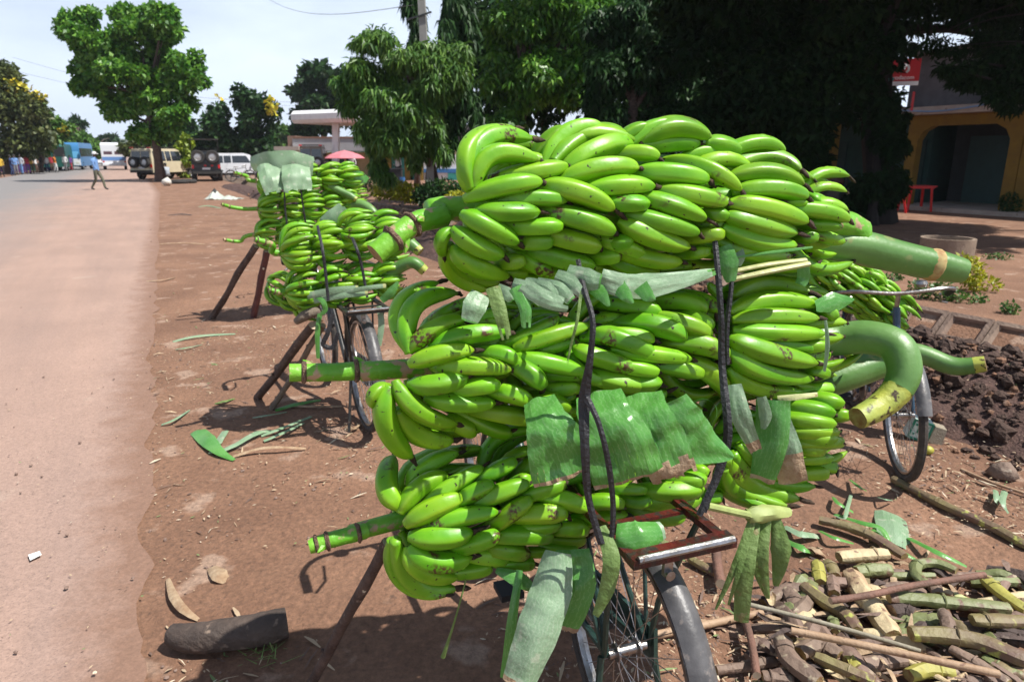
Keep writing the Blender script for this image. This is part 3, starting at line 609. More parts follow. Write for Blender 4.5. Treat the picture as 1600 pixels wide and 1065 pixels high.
def leaf(name, label, pts, width, m=LEAFM, edge=None, cols=6, sag=.1, fray=0, rib=False, parent=None, cat='leaf', tip=0, group=None, rip=.0, taper=None, k=6, world=False, side=None):
    """a strip of leaf: pts are (px, py, Y) or world points down its length; width in photo pixels (or metres when world)"""
    P = [V(p) if world else at(*p) for p in pts]
    P = smooth(P, k); n = len(P)
    Wd = smooth1(width, n) if world else [w*depth(p)/F for w, p in zip(smooth1(width, n), P)]
    mm = M(); rows = []; seed = random.random()*50
    for i, p in enumerate(P):
        t = (P[min(i+1, n-1)]-P[max(i-1, 0)]).normalized()
        vd = V(side) if side else (V((0, 0, EYE))-p).normalized()
        s = t.cross(vd).normalized(); nrm = s.cross(t)
        if nrm.dot(vd) < 0: nrm = -nrm
        r = []
        for j in range(cols+1):
            a = j/cols*2-1
            off = nrm*(-(a*a)*Wd[i]*sag+.10*Wd[i]*mnoise.noise(V((i*.35+seed, a*1.2, seed)))+.03*Wd[i]*mnoise.noise(V((i*.6+seed, a*2.5, 2))))
            r.append(p+s*a*Wd[i]*.5*(1+.06*mnoise.noise(V((i*.5, j, seed))))+off)
        rows.append(r)
    t_ = (P[-1]-P[-2]).normalized()
    for j in range(cols+1):
        q_ = (.10*mnoise.noise(V((j*.9, seed, 8)))+.05*mnoise.noise(V((j*2.7, seed, 3))))*min(Wd[-1]*2, Wd[n//2])
        rows[-1][j] = rows[-1][j]+t_*q_; rows[-2][j] = rows[-2][j]+t_*q_*.5
    ends = [n-1-int(random.random()**1.3*fray*n) for _ in range(cols)]; starts = [int(random.random()*fray*.4*n) for _ in range(cols)]
    al = [0.0]
    for i in range(1, n): al.append(al[-1]+(P[i]-P[i-1]).length)
    lv = []
    def face_mat(i, j): return 1 if (edge is not None and (i >= ends[j]-1-int(tip*n) or (tip == 0 and i >= ends[j]-1))) else 0
    if rip or fray:
        for j in range(cols):
            sp = rip*random.uniform(.2, 1); o0 = len(mm.v); vs = []
            for i in range(n):
                g = sp*max(0, i/(n-1)-.62)*.9; a, c = rows[i][j], rows[i][j+1]; a, c = a.lerp(c, g), c.lerp(a, g)
                md = (a+c)*.5+(V((0, 0, EYE))-a).normalized()*(c-a).length*.06*(1 if j % 2 else -.3)
                vs += [a, md, c]; lv += [q_*Wd[i]/cols for q_ in (j, j+.5, j+1)]
            mm.v += [tuple(q) for q in vs]
            for i in range(starts[j], ends[j]):
                for q in (0, 1): mm.f.append((o0+i*3+q, o0+i*3+q+1, o0+i*3+q+4, o0+i*3+q+3)); mm.m.append(face_mat(i, j))
    else:
        for i in range(n):
            for j in range(cols+1): mm.v.append(tuple(rows[i][j])); lv.append(j/cols*Wd[i])
        for j in range(cols):
            for i in range(n-1): mm.f.append((i*(cols+1)+j, i*(cols+1)+j+1, (i+1)*(cols+1)+j+1, (i+1)*(cols+1)+j)); mm.m.append(face_mat(i, j))
    if rib:
        mm.tube([P[i]+(V((0, 0, EYE))-P[i]).normalized()*.003 for i in range(n)], smooth1([.006, .003], n), 6, 2)
    o = mm.build(name, [m, edge or m, RIB], parent, smooth=True)
    lv += [0]*(len(o.data.vertices)-len(lv))
    at_ = o.data.attributes.new('lv', 'FLOAT', 'POINT'); at_.data.foreach_set('value', lv)
    if parent is None: tag(o, label, cat, group)
    return o
LG = 'banana leaves padding the nearest load'
# pale torn leaf between the top and middle bunch
tl = root('torn_leaf', 'pale torn leaf hanging in a fringe left of the left strap, under the top bunch', 'leaf', at(800, 470, 1.38), LG)
for pts, w in (([(752,458,1.40),(742,478,1.375),(733,503,1.37)], [22,28,18]), ([(775,452,1.39),(790,458,1.37),(800,470,1.365)], [14,16,8]), ([(800,446,1.39),(832,456,1.36),(850,474,1.35)], [18,20,12]), ([(820,443,1.39),(852,452,1.36),(872,472,1.345)], [14,20,12]),
               ([(838,441,1.39),(872,452,1.355),(893,470,1.34)], [12,18,12]), ([(868,430,1.385),(890,440,1.36),(912,462,1.345)], [14,18,8]), ([(885,425,1.39),(915,436,1.37),(938,440,1.36)], [18,26,16])):
    leaf('leaf_blade', None, [(a_, b_, c_+.018) for a_, b_, c_ in pts], [q_*1.4 for q_ in w], PALE, LEAFM, cols=3, parent=tl, fray=.06, rip=.05)
for nm, pts, w, m in (
   ('narrow green torn leaf strip hanging below the pale leaf at left of the near pile', [(770,448,1.37),(782,490,1.345),(792,530,1.34)], [24,22,16], WILT),
   ('green notched leaf strip dangling over the middle bunch beside the left strap', [(805,448,1.36),(820,480,1.34),(822,512,1.335)], [22,20,14], LEAFM),
   ('pale fringe leaf strip fanned to the left strap of the near pile', [(815,445,1.355),(855,468,1.335),(888,478,1.335)], [26,28,20], PALE),
   ('thin curling leaf fibre hanging left of the left strap', [(908,455,1.36),(902,500,1.335),(892,540,1.335),(886,570,1.33)], [5,5,4,2], WILT)):
    leaf('leaf_strip', nm, pts, w, m, fray=.25, cols=4, group=LG)
leaf('banana_leaf', 'broad pale leaf with serrated torn edge, right of the left strap',
     [(938,436,1.40),(975,446,1.40),(1015,446,1.44),(1070,436,1.49),(1118,424,1.55)], [34,38,40,26,10], PALE, LEAFM, cols=8, fray=.06, rip=.06, group=LG)
for a, b in ((938, 478), (975, 474), (1010, 468)):
    leaf('leaf_strip', 'jagged green leaf tongue hanging under the broad pale leaf, %s' % {938: 'nearest to the left strap', 975: 'middle of the three', 1010: 'farthest from the left strap'}[a], [(a-10, 446, 1.40), (a+3, 462, 1.385), (a+14, b, 1.38)], [26, 20, 4], LEAFM, cols=3, group=LG)
mr = M(); pts = smooth([at(1142, 436, 1.60), at(1200, 424, 1.60), at(1262, 412, 1.63)], 4); mr.tube(pts, [.012]*len(pts), 8, 0, capm=1, flat=.6)
pts = smooth([at(1145, 424, 1.60), at(1200, 413, 1.605), at(1258, 406, 1.635)], 4); mr.tube(pts, [.009]*len(pts), 8, 0, capm=1, flat=.6)
tag(mr.build('leaf_midrib', [RIB, PALE]), 'pale yellow split leaf midrib lying under the right end of the top bunch', 'leaf midrib')
for nm, pts, w, m in (
   ('dark green folded leaf standing right of the right strap below the top bunch', [(1128,385,1.60),(1137,410,1.585),(1142,440,1.58)], [26,34,14], LEAFM),
   ('small blue-green leaf flap beside the right strap under the top bunch', [(1148,388,1.62),(1152,402,1.61),(1150,415,1.61)], [22,24,14], PALE),
   ('thin straight grass-like leaf blade lying over the right end of the top bunch', [(1150,402,1.60),(1210,394,1.605),(1270,386,1.63)], [3,6,3], LEAFM),
   ('dark leaf scrap behind the right end of the midrib', [(1252,400,1.70),(1256,430,1.70),(1250,445,1.70)], [14,20,16], LEAFM),
   ('dark pointed leaf tip poking out right of the middle bunch', [(1275,478,1.70),(1305,472,1.72),(1335,468,1.74)], [16,34,2], LEAFM),
   ('pale leaf fibre curling down the tips of the middle bunch at right', [(1290,500,1.66),(1293,540,1.65),(1288,580,1.65)], [4,7,4], PALE)):
    leaf('leaf_strip', nm, pts, w, m, cols=4, group=LG)
# big glossy leaves over the lower bunch
BL = dict(cols=10, k=7)
leaf('banana_leaf', 'broad glossy green leaf panel at left below the middle bunch', [(842,622,1.42),(852,652,1.345),(868,692,1.325),(886,748,1.325)], [50,66,94,112], LEAFM, DRY, sag=.06, rip=.10, **BL)
leaf('banana_leaf', 'broad glossy green leaf panel between the two straps over the lowest bunch', [(935,612,1.42),(944,645,1.35),(965,692,1.325),(985,755,1.33)], [70,84,108,115], LEAFM, DRY, sag=.06, rip=.10, **BL)
leaf('banana_leaf', 'long glossy green leaf lobe pointing to the right strap over the lowest bunch', [(1045,628,1.385),(1065,665,1.37),(1098,695,1.375),(1146,714,1.39)], [60,80,66,6], LEAFM, sag=.05, **BL)
leaf('banana_leaf', 'green leaf with dry brown hem hanging over the lowest bunch', [(1005,615,1.44),(1014,648,1.37),(1034,692,1.35),(1056,748,1.35)], [56,66,80,72], LEAFM, DRY, sag=.05, tip=.12, fray=.08, **BL)
# rolled leaf
rl = M(); q = smooth([at(1080, 628, 1.46), at(1100, 622, 1.44), at(1118, 634, 1.43), at(1117, 655, 1.44), at(1098, 665, 1.46)], 5)
tv = (at(1110, 640, 1.62)-at(1108, 640, 1.45))
for a, b in zip(q, q[1:]): rl.quad(a, b, b+tv, a+tv)
tag(rl.build('rolled_leaf', [LEAFM], smooth=True), 'dark glossy rolled leaf with hollow end left of the right strap', 'leaf', LG)
for nm, pts, w, m, e, tp in (
   ('dark green leaf blade hanging down the right end of the pile', [(1208,625,1.62),(1205,690,1.60),(1190,752,1.60)], [52,50,36], LEAFM, DRY, 0),
   ('pale leaf blade with a wide dry brown end hanging beside the dark blade', [(1215,640,1.635),(1228,700,1.61),(1240,756,1.61)], [26,46,44], PALE, DRY, .38),
   ('light green folded leaf sliver over the dark blade at right', [(1190,620,1.60),(1196,650,1.595),(1192,670,1.595)], [14,20,6], PALE, None, 0),
   ('pale strip of leaf with a brown rib right of the right strap', [(1148,600,1.56),(1158,650,1.53),(1182,705,1.535)], [20,32,18], PALE, DRY, .1),
   ('short pale leaf sheath bit under the right end of the middle bunch', [(1215,622,1.63),(1245,620,1.62),(1278,616,1.63)], [8,10,7], RIB, None, 0)):
    leaf('leaf_strip', nm, pts, w, m, e, cols=5, tip=tp, fray=.05 if tp else 0, group=LG)
# hanging leaves below
leaf('banana_leaf', 'long pale wilted leaf hanging to the ground below the lowest bunch', [(872,862,1.36),(862,920,1.32),(838,990,1.27),(806,1075,1.24)], [40,66,68,50], PALE, DRY, sag=.22, **BL, rib=False)
leaf('banana_leaf', 'wide green leaf hanging behind the long pale leaf', [(895,858,1.40),(898,920,1.37),(885,985,1.36)], [52,64,34], LEAFM, DRY, sag=.1, **BL)
for nm, pts, w, m in (
   ('narrow olive leaf hanging under the left strap end', [(938,822,1.33),(955,870,1.28),(948,920,1.27),(930,962,1.27)], [18,28,24,10], WILT),
   ('green leaf hanging in the shade left of the wheel', [(905,870,1.42),(910,910,1.40),(905,945,1.40)], [40,44,18], LEAFM),
   ('narrow green leaf hanging down left of the long pale leaf', [(812,890,1.42),(800,970,1.38),(790,1060,1.36)], [10,16,18], LEAFM),
   ('dark leaf point showing below the lowest bunch', [(775,890,1.45),(810,905,1.43),(842,925,1.43)], [8,26,6], LEAFM)):
    leaf('leaf_strip', nm, pts, w, m, cols=4, group=LG)
leaf('banana_leaf', 'crumpled blue-green leaf lying on the red carrier', [(962,835,1.33),(1000,838,1.32),(1038,826,1.36)], [34,52,26], LEAFM, PALE, cols=6, sag=.2, group=LG)
tn = M(); q = smooth([at(728, 905, 1.42), at(716, 950, 1.41), at(704, 990, 1.41), at(692, 1026, 1.41)], 4); tn.tube(q, smooth1([.002, .0022, .003, .006], len(q)), 6)
tag(tn.build('leaf_fibre', [WILT]), 'single thin green fibre dangling with a swollen end under the left of the pile', 'fibre')
# tied bundle of leaves at the right
bd = root('leaf_bundle', 'tied bunch of wilted green leaves hanging below the right end of the pile', 'leaf bundle', at(1190, 900, 1.5))
for pts, w in (([(1180,815,1.55),(1165,880,1.50),(1158,972,1.49)], [16,30,22]), ([(1198,812,1.56),(1192,870,1.52),(1200,935,1.52)], [14,18,6]), ([(1212,810,1.57),(1220,860,1.54),(1212,915,1.54)], [14,32,8]),
               ([(1172,815,1.54),(1150,880,1.50),(1118,952,1.49)], [8,12,3]), ([(1178,815,1.54),(1155,890,1.49),(1138,945,1.49)], [6,9,3]), ([(1190,815,1.57),(1180,880,1.53),(1196,930,1.53)], [10,12,3])):
    leaf('leaf', None, pts, w, WILT, cols=4, parent=bd)
kn = M(); q = smooth([at(1105, 790, 1.50), at(1150, 800, 1.53), at(1178, 806, 1.55)], 4); kn.tube(q, [.010]*len(q), 8, 0)
q = smooth([at(1168, 806, 1.55), at(1195, 802, 1.56), at(1232, 800, 1.60)], 4); kn.tube(q, smooth1([.018, .022, .012], len(q)), 10, 0, jit=.3)
kn.build('stem', [mat('cut_stem', (.36, .42, .14), (.25, .30, .10), 20, .6)], bd)

RUB = mat('black_rubber_strap', (.012, .012, .014), (.028, .028, .032), 30, .55, .35)
def strap(label, pts, w):
    P = smooth([at(*p) for p in pts], 6); n = len(P); mm = M(); Wd = smooth1(w, n); rows = []
    for i, p in enumerate(P):
        t = (P[min(i+1, n-1)]-P[max(i-1, 0)]).normalized(); vd = (V((0, 0, EYE))-p).normalized(); s = t.cross(vd).normalized()
        tw = .16*sin(i*.4); s = (s*cos(tw)+vd*sin(tw)); wd = .8*Wd[i]*depth(p)/F/2*(1+.12*mnoise.noise(V((i*.7, 3, len(label)))))
        rows.append([p-s*wd, p+vd*.003, p+s*wd, p-vd*.004])
    for a, b in zip(rows, rows[1:]):
        for j in range(4): mm.quad(a[j], a[(j+1) % 4], b[(j+1) % 4], b[j])
    return tag(mm.build('strap', [RUB], smooth=True), label, 'strap', 'rubber straps round the loads')
strap('twisted black rubber strap down the left of the near pile', [(903,405,1.46),(912,450,1.37),(926,500,1.325),(922,560,1.32),(913,625,1.33),(914,700,1.30),(920,780,1.31),(940,850,1.30)], [9,11,11,13,24,18,14,14])
strap('black rubber strap slanting over the glossy leaves right of the left strap', [(916,620,1.325),(935,660,1.305),(950,720,1.30),(958,790,1.31),(955,850,1.31)], [14,11,12,11,10])
strap('wide black rubber strap down the right of the near pile', [(1117,375,1.58),(1122,430,1.55),(1127,500,1.53),(1128,570,1.525),(1137,660,1.48),(1134,700,1.47),(1118,750,1.46),(1092,805,1.44)], [10,12,12,14,17,18,16,12])
strap('second black rubber strap close behind the right strap', [(1140,385,1.62),(1143,440,1.59),(1136,510,1.57),(1136,570,1.56)], [8,9,10,10])
strap('loose black strap crossing the lower right of the near pile', [(1140,690,1.50),(1120,745,1.48),(1100,800,1.46)], [9,10,10])
# ------------------------------------------------------------------ bicycles
STEEL = mat('worn_chrome', (.42, .42, .43), (.26, .24, .22), 30, .36, .1, c3=(.22, .12, .07), c3t=.64, metal=1)
BLK = mat('black_bike_paint', (.018, .02, .02), (.035, .036, .034), 20, .4, .1, c3=(.10, .07, .05), c3t=.66)
GRNP = mat('dark_green_bike_paint', (.012, .035, .028), (.02, .05, .04), 20, .38, .1, c3=(.09, .06, .04), c3t=.67)
BLUP = mat('dark_blue_bike_paint', (.02, .05, .09), (.03, .07, .11), 20, .38, .1, c3=(.10, .08, .05), c3t=.67)
REDP = mat('worn_red_paint', (.10, .012, .010), (.035, .009, .008), 16, .36, .3, c3=(.03, .02, .018), c3t=.53)
TYRE = mat('dusty_tyre', (.035, .033, .032), (.075, .06, .05), 30, .9, .3)
MUDG = mat('scuffed_mudguard', (.13, .125, .125), (.055, .053, .055), 7, .42, .12, c3=(.22, .19, .17), c3t=.60, bscale=60)
GRIP = mat('black_grip', (.015, .015, .016), rough=.7)
SEAT = mat('worn_saddle', (.05, .032, .022), (.09, .06, .04), 20, .55, .2)
def torus(m, c, R, r, n=36, k=8, mi=0, a0=0, a1=2*pi, wide=1.0):
    full = abs(a1-a0-2*pi) < 1e-6; vs = []; N = n if full else n+1
    for i in range(N):
        a = a0+(a1-a0)*i/n; d = V((cos(a), 0, sin(a)))
        for j in range(k):
            b = 2*pi*j/k; vs.append(V(c)+d*(R+r*cos(b))+V((0, r*wide*sin(b), 0)))
    fs = []
    for i in range(n):
        for j in range(k):
            i2 = (i+1) % N if full else i+1
            fs.append((i*k+j, i*k+(j+1) % k, i2*k+(j+1) % k, i2*k+j))
    m.add(vs, fs, mi)
def wheel(parent, c, near=True):
    m = M(); torus(m, c, .335, .021, 48, 8); w = m.build('wheel', TYRE, parent)
    m = M(); torus(m, c, .308, .011, 48, 6, wide=1.5); m.build('rim', STEEL, w)
    m = M(); n = 32
    for i in range(n):
        a = 2*pi*i/n; s = (1 if i % 2 else -1); b = a+s*(.42 if i % 4 < 2 else -.42)
        m.tube([V(c)+V((cos(b)*.022, s*.03, sin(b)*.022)), V(c)+V((cos(a)*.302, 0, sin(a)*.302))], .0014, 3, cap=False)
    m.build('spokes', STEEL, w)
    m = M(); m.lathe([(.004, -.055), (.012, -.055), (.012, -.034), (.024, -.034), (.024, -.028), (.014, -.026), (.014, .026), (.024, .028), (.024, .034), (.012, .034), (.012, .055), (.004, .055)], 10, mtx=Matrix.Translation(V(c)) @ Matrix.Rotation(pi/2, 4, 'X'))
    m.build('hub', STEEL, w); return w
def mudguard(parent, c, a0, a1, m_):
    m = M(); n = 40
    k0 = len(m.v)
    m.add([V(c)+V((cos(a0+(a1-a0)*i/n)*(.375-.018*((j/8-.5)*2)**2), (j/8-.5)*.068, sin(a0+(a1-a0)*i/n)*(.375-.018*((j/8-.5)*2)**2))) for i in range(n+1) for j in range(9)],
          [(i*9+j, i*9+j+1, (i+1)*9+j+1, (i+1)*9+j) for i in range(n) for j in range(8)])
    o = m.build('mudguard', m_, parent, smooth=True); return o
def bicycle(label, loc, head_deg, paint=BLK, carrier=BLK, lean=0, steer=0, scale=1, group=None, bars=None):
    t = root('bicycle', label, 'bicycle', loc, group, local=True); t.rotation_euler = (radians(lean), 0, radians(90+head_deg))
    rc, fc = V((0, 0, .356)), V((1.14, 0, .356)); bb = V((.46, 0, .30)); st = V((.30, 0, .82)); hd = V((.92, 0, .90)); hb = V((.955, 0, .74))
    wheel(t, rc); 
    m = M()
    for a, b, r in ((bb, st, .016), (st+V((0, 0, -.05)), hd+V((0, 0, -.04)), .014), (bb, hb, .017), (hd, hb, .019)): m.tube([a, b], r, 10)
    for s in (-1, 1):
        m.tube([rc+V((0, s*.058, 0)), bb+V((-.04, s*.03, 0))], .010, 7); m.tube([rc+V((0, s*.058, 0)), st+V((0, s*.02, -.06))], .008, 7)
    m.build('frame', paint, t)
    f = M()
    for s in (-1, 1): f.tube([fc+V((0, s*.05, 0)), V((1.03, s*.05, .60)), V((.975, s*.045, .72)), hb], [.009, .012, .014, .016], 8)
    fo = f.build('fork', paint, t)
    w2 = wheel(t, fc)
    mudguard(t, rc, radians(50), radians(205), MUDG); mudguard(t, fc, radians(20), radians(160), MUDG)
    m = M(); q = smooth([V((.76, -.30, .94)), V((.86, -.29, .98)), V((.94, -.2, 1.0)), V((.955, 0, .985)), V((.94, .2, 1.0)), V((.86, .29, .98)), V((.76, .30, .94))], 5)
    m.tube(q, .0115, 8); m.tube([hd, V((.945, 0, .985))], .013, 8)
    for s in (-1, 1): m.tube([V((.88, s*.22, .96)), V((.80, s*.25, .90)), V((.74, s*.30, .88))], .006, 6)
    h = m.build('handlebar', STEEL, t)
    for s in (-1, 1):
        g = M(); g.tube([V((.735, s*.302, .93)), V((.84, s*.292, .975))], .017, 10); g.build('grip', GRIP, h)
    b = M(); b.lathe([(.0, .0), (.028, .004), (.033, .02), (.025, .036), (0, .042)], 12, mtx=Matrix.Translation((.93, .11, 1.01))); b.build('bell', STEEL, h)
    m = M(); prof = [(.20, .08, .90), (.26, .105, .915), (.34, .085, .905), (.42, .04, .90), (.49, .022, .90)]
    vs = []
    for x, w, z in prof:
        for y, dz in ((-w, -.03), (-w*.8, .005), (0, .0), (w*.8, .005), (w, -.03)): vs.append(V((x, y, z+dz)))
    m.add(vs, [(i*5+j, i*5+j+1, (i+1)*5+j+1, (i+1)*5+j) for i in range(4) for j in range(4)]); m.tube([st, V((.29, 0, .89))], .012, 8)
    m.build('saddle', SEAT, t, smooth=True)
    # carrier: flat strip sides, cross bars, rear loop, stays
    cr = M(); w = .115; z = .768
    for s in (-1, 1):
        cr.beam((-.20, s*w, z), (.27, s*w, z), .024, .016); sy = M(); sy.tube([V((-.10, s*w, z-.01)), V((-.02, s*.075, .50)), rc+V((0, s*.066, 0))], .008, 7); sy.tube([V((.16, s*w, z-.01)), rc+V((.01, s*.066, 0))], .006, 7); sy.build('carrier_stay', paint, t)
    cr.beam((-.205, -w-.015, z+.004), (-.205, w+.015, z+.004), .040, .022); cr.beam((.27, -w, z), (.27, w, z), .03, .02)
    for x in (-.05, .08, .18): cr.beam((x, -w, z-.003), (x, w, z-.003), .02, .008)
    c = cr.build('carrier', carrier, t)
    m = M(); m.tube([(-.225, -w-.005, z+.016), (-.225, w+.005, z+.016)], .0085, 8); m.build('carrier_rail', STEEL, c)
    m = M(); m.box((-.20, .03, z-.035), (.010, .022, .04)); m.lathe([(.0, 0), (.012, 0), (.012, .010), (0, .012)], 10, mtx=Matrix.Translation((-.205, .03, z-.05)) @ Matrix.Rotation(-pi/2, 4, 'Y')); m.build('reflector', STEEL, c)
    ck = M(); ck.lathe([(.0, -.004), (.095, -.004), (.095, .004), (0, .004)], 20, mtx=Matrix.Translation(bb+V((0, -.05, 0))) @ Matrix.Rotation(pi/2, 4, 'X'))
    for s in (-1, 1): ck.tube([bb+V((0, s*.06, 0)), bb+V((s*.12, s*.075, -.12))], .009, 6)
    ck = ck.build('crank', STEEL, t)
    for s in (-1, 1):
        p = M(); p.box(bb+V((s*.12, s*.12, -.12)), (.09, .08, .022)); p.build('pedal', GRIP, t)
    m = M(); m.beam(rc+V((-.02, -.075, .0)), bb+V((.02, -.075, .0)), .012, .10); m.build('chain_guard', paint, t)
    m = M()
    for s in (-1, 1): m.tube([rc+V((0, s*.075, -.0)), V((-.05, s*.12, .02))], .009, 6)
    m.build('stand', paint, t)
    return t
def hub_loc(x, y, h): return (x, y, 0)
b1 = bicycle('nearest bicycle under the big banana pile, with worn red carrier and grey mudguard', (.30, 1.51, 0), 20, GRNP, REDP)
b2 = bicycle('second bicycle along the road edge under strapped bananas, black carrier showing', (-.88, 3.86, 0), 26, BLK, BLK)
b3 = bicycle('third bicycle from the camera, hidden under bananas with a leaf cover', (-2.0, 7.15, 0), 30, BLK, BLK)
b4 = bicycle('farthest loaded bicycle, behind the leaf-covered banana pile', (-4.25, 17.3, 0), 30, BLK, BLK)
b5 = bicycle('blue and chrome bicycle with black handlebar grip beside the soil heap at right', (2.27, 4.28, 0), 166, BLUP, STEEL, lean=5); b5.scale = (.95, .95, .94)
b6 = bicycle('small dark bicycle parked beside the white car in the background', G(362, 284), -80, BLK, BLK)

# ------------------------------------------------------------------ props
BARK = mat('dark_bark', (.055, .035, .028), (.11, .075, .06), 14, .9, .6, c3=(.20, .15, .12), c3t=.63, bscale=70)
BARK2 = mat('grey_stick', (.20, .16, .12), (.13, .10, .075), 14, .85, .5, bscale=70)
REDST = mat('reddish_pole', (.13, .045, .038), (.08, .03, .028), 14, .7, .3)
PALEW = mat('pale_wood_end', (.55, .45, .32), (.42, .32, .22), 30, .85)
def stick(name, label, a, b, r, m=BARK, cat='stick', group=None, knots=True, bend=.012):
    mm = M(); a, b = V(a), V(b); n = 9; pts = []; L_ = (b-a).length; s = random.random()*40
    for i in range(n):
        t = i/(n-1); p = a.lerp(b, t); q = V((mnoise.noise(V((t*2.2, s, 0))), mnoise.noise(V((t*2.2, s, 7))), 0))*bend*L_*2*sin(pi*min(max(t, .0), 1)); pts.append(p+q)
    rr = [r*(1+.12*mnoise.noise(V((i*.9, s, 2)))) for i in range(n)]
    mm.tube(pts, rr, 10, 0, capm=1, jit=.14)
    if knots:
        for i in (3, 6):
            d = V((random.uniform(-1, 1), random.uniform(-1, 1), random.uniform(0, 1))).normalized(); mm.tube([pts[i], pts[i]+d*r*1.5], [r*.6, r*.35], 6, 0, capm=1)
    return tag(mm.build(name, [m, PALEW]), label, cat, group)
PS = 'sticks propping up the loaded bicycles'
stick('prop_stick', 'thick dark stick with pale cut top propping the nearest banana pile', G(470, 1098), at(606, 846, 1.46), .0145, BARK, group=PS)
stick('prop_stick', 'thick dark brown stick propping the second bicycle, left of two', G(402, 622), at(489, 508, 3.78), .026, BARK, group=PS)
stick('prop_stick', 'thinner grey stick propping the second bicycle, right of two', G(424, 640), at(505, 508, 3.85), .018, BARK2, group=PS)
stick('prop_stick', 'long brown stick propping the third bicycle, leaning farthest left', G(331, 497), at(400, 384, 6.6), .032, BARK, group=PS)
stick('prop_stick', 'dark reddish pole propping the third bicycle, the steeper of two', G(396, 496), at(417, 392, 6.65), .034, REDST, group=PS)
m = M(); q = smooth([at(462, 503, 3.74), at(475, 494, 3.74), at(492, 487, 3.76), at(500, 490, 3.8)], 4); m.tube(q, smooth1([.018, .03, .028, .02], len(q)), 10, 0, capm=1)
tag(m.build('forked_stub', [BARK2, PALEW]), 'curved pale-ended stub resting on top of the props of the second bicycle', 'stick')

# ------------------------------------------------------------------ the other loads
def bunch(label, A, B, R0, R1, hands, stem, ped, group, phis=(-115, 115), per=16, nodes=(.1, .25), sr=.018, pr=.035, inner=True, yellow=.85, lenk=1.0, bnd=False, fat=1.0):
    t = root('banana_bunch', label, 'banana bunch', A.lerp(B, .5)-V((0, 0, R0)), group)
    proc_hands(t, A, B, R0, R1, hands, phis, per, lenk=lenk, fat=fat)
    proc_hands(t, A, B, R0*.95, R1*.95, max(hands-2, 2), (phis[1], 360+phis[0]), per*.8, lenk=lenk, fat=fat)
    if inner: proc_hands(t, A, B, R0*.7, R1*.7, hands, (-100, 100), 11, fat=1.25)
    if stem: stalk(t, stem+[A, B], [sr*.8, sr, sr*1.1, sr*1.3, sr*1.2][:len(stem)+2], nodes)
    if ped: hooked(t, ped, [pr, pr*1.05, pr, pr*.8], yellow)
    return t
PG2 = 'banana bunches strapped on the second bicycle'
Y2 = 3.85
bunch('upper green banana bunch on the second bicycle, hooked peduncle to the right', at(442, 395, 3.82), at(602, 368, 4.02), .135, .135, 4, [at(398, 374, 3.70), at(425, 382, 3.76)], [at(600, 372, 4.0), at(618, 374, 4.0), at(640, 380, 3.98), at(657, 394, 3.96)], PG2)
bunch('lower green banana bunch on the second bicycle above its black carrier', at(450, 455, 3.78), at(602, 436, 3.98), .115, .115, 4, [at(420, 453, 3.72), at(436, 456, 3.75)], [at(598, 436, 3.96), at(620, 420, 3.94), at(645, 410, 3.92), at(664, 424, 3.92)], PG2)
hb = root('banana_hand', 'shaded green banana hand hanging low on the left of the second bicycle', 'banana hand', at(430, 470, 4.05), PG2)
proc_hands(hb, at(420, 440, 4.05), at(470, 470, 4.05), .10, .10, 3, (-120, 120), 14)
hc = root('banana_hand', 'upright green banana hand standing on the top right of the second load', 'banana hand', at(560, 365, 4.0), PG2)
proc_hands(hc, at(532, 362, 3.9), at(575, 355, 3.95), .115, .11, 1, (-80, 100), 18)
PG3 = 'banana bunches stacked on the third bicycle'
bunch('top banana bunch on the third bicycle, under a pale leaf cover', at(404, 283, 6.75), at(545, 276, 7.2), .155, .15, 5, [at(366, 270, 6.6), at(385, 275, 6.7)], [at(515, 290, 7.0), at(535, 300, 7.0), at(548, 306, 7.0), at(557, 312, 7.0)], PG3, per=17)
bunch('middle banana bunch on the third bicycle with a knobbly stem to the left', at(405, 326, 6.7), at(548, 318, 7.15), .150, .145, 5, [at(346, 319, 6.5), at(370, 325, 6.6)], [at(540, 322, 7.1), at(566, 320, 7.05), at(585, 334, 7.0), at(588, 355, 7.0)], PG3, per=17, pr=.045)
bunch('lowest banana bunch on the third bicycle just above the prop sticks', at(400, 366, 6.6), at(540, 362, 7.05), .140, .14, 5, [at(349, 374, 6.45), at(375, 377, 6.55)], None, PG3, per=17)
PG4 = 'bananas on the farthest loaded bicycle'
bunch('upper banana bunch of the farthest load, beside a green leaf', at(512, 285, 16.9), at(556, 281, 17.4), .22, .2, 4, None, None, PG4, per=15, inner=False)
bunch('lower banana bunch of the farthest load near the drain', at(518, 308, 16.8), at(560, 304, 17.3), .2, .2, 4, None, None, PG4, per=15, inner=False)
bunch('hanging banana bunch on the blue bicycle at right, fingers pointing down', at(1272, 402, 3.75), at(1392, 486, 3.62), .135, .12, 5, None, None, None, phis=(-150, 150), per=19, lenk=.92, fat=.85)
bunch('small banana bunch half hidden behind the hooked peduncle at right', at(1235, 500, 4.1), at(1330, 540, 4.0), .10, .10, 3, None, [at(1360, 540, 3.9), at(1435, 552, 3.8), at(1490, 572, 3.7), at(1540, 568, 3.62)], None, phis=(-120, 120), per=15, pr=.052, yellow=.86)
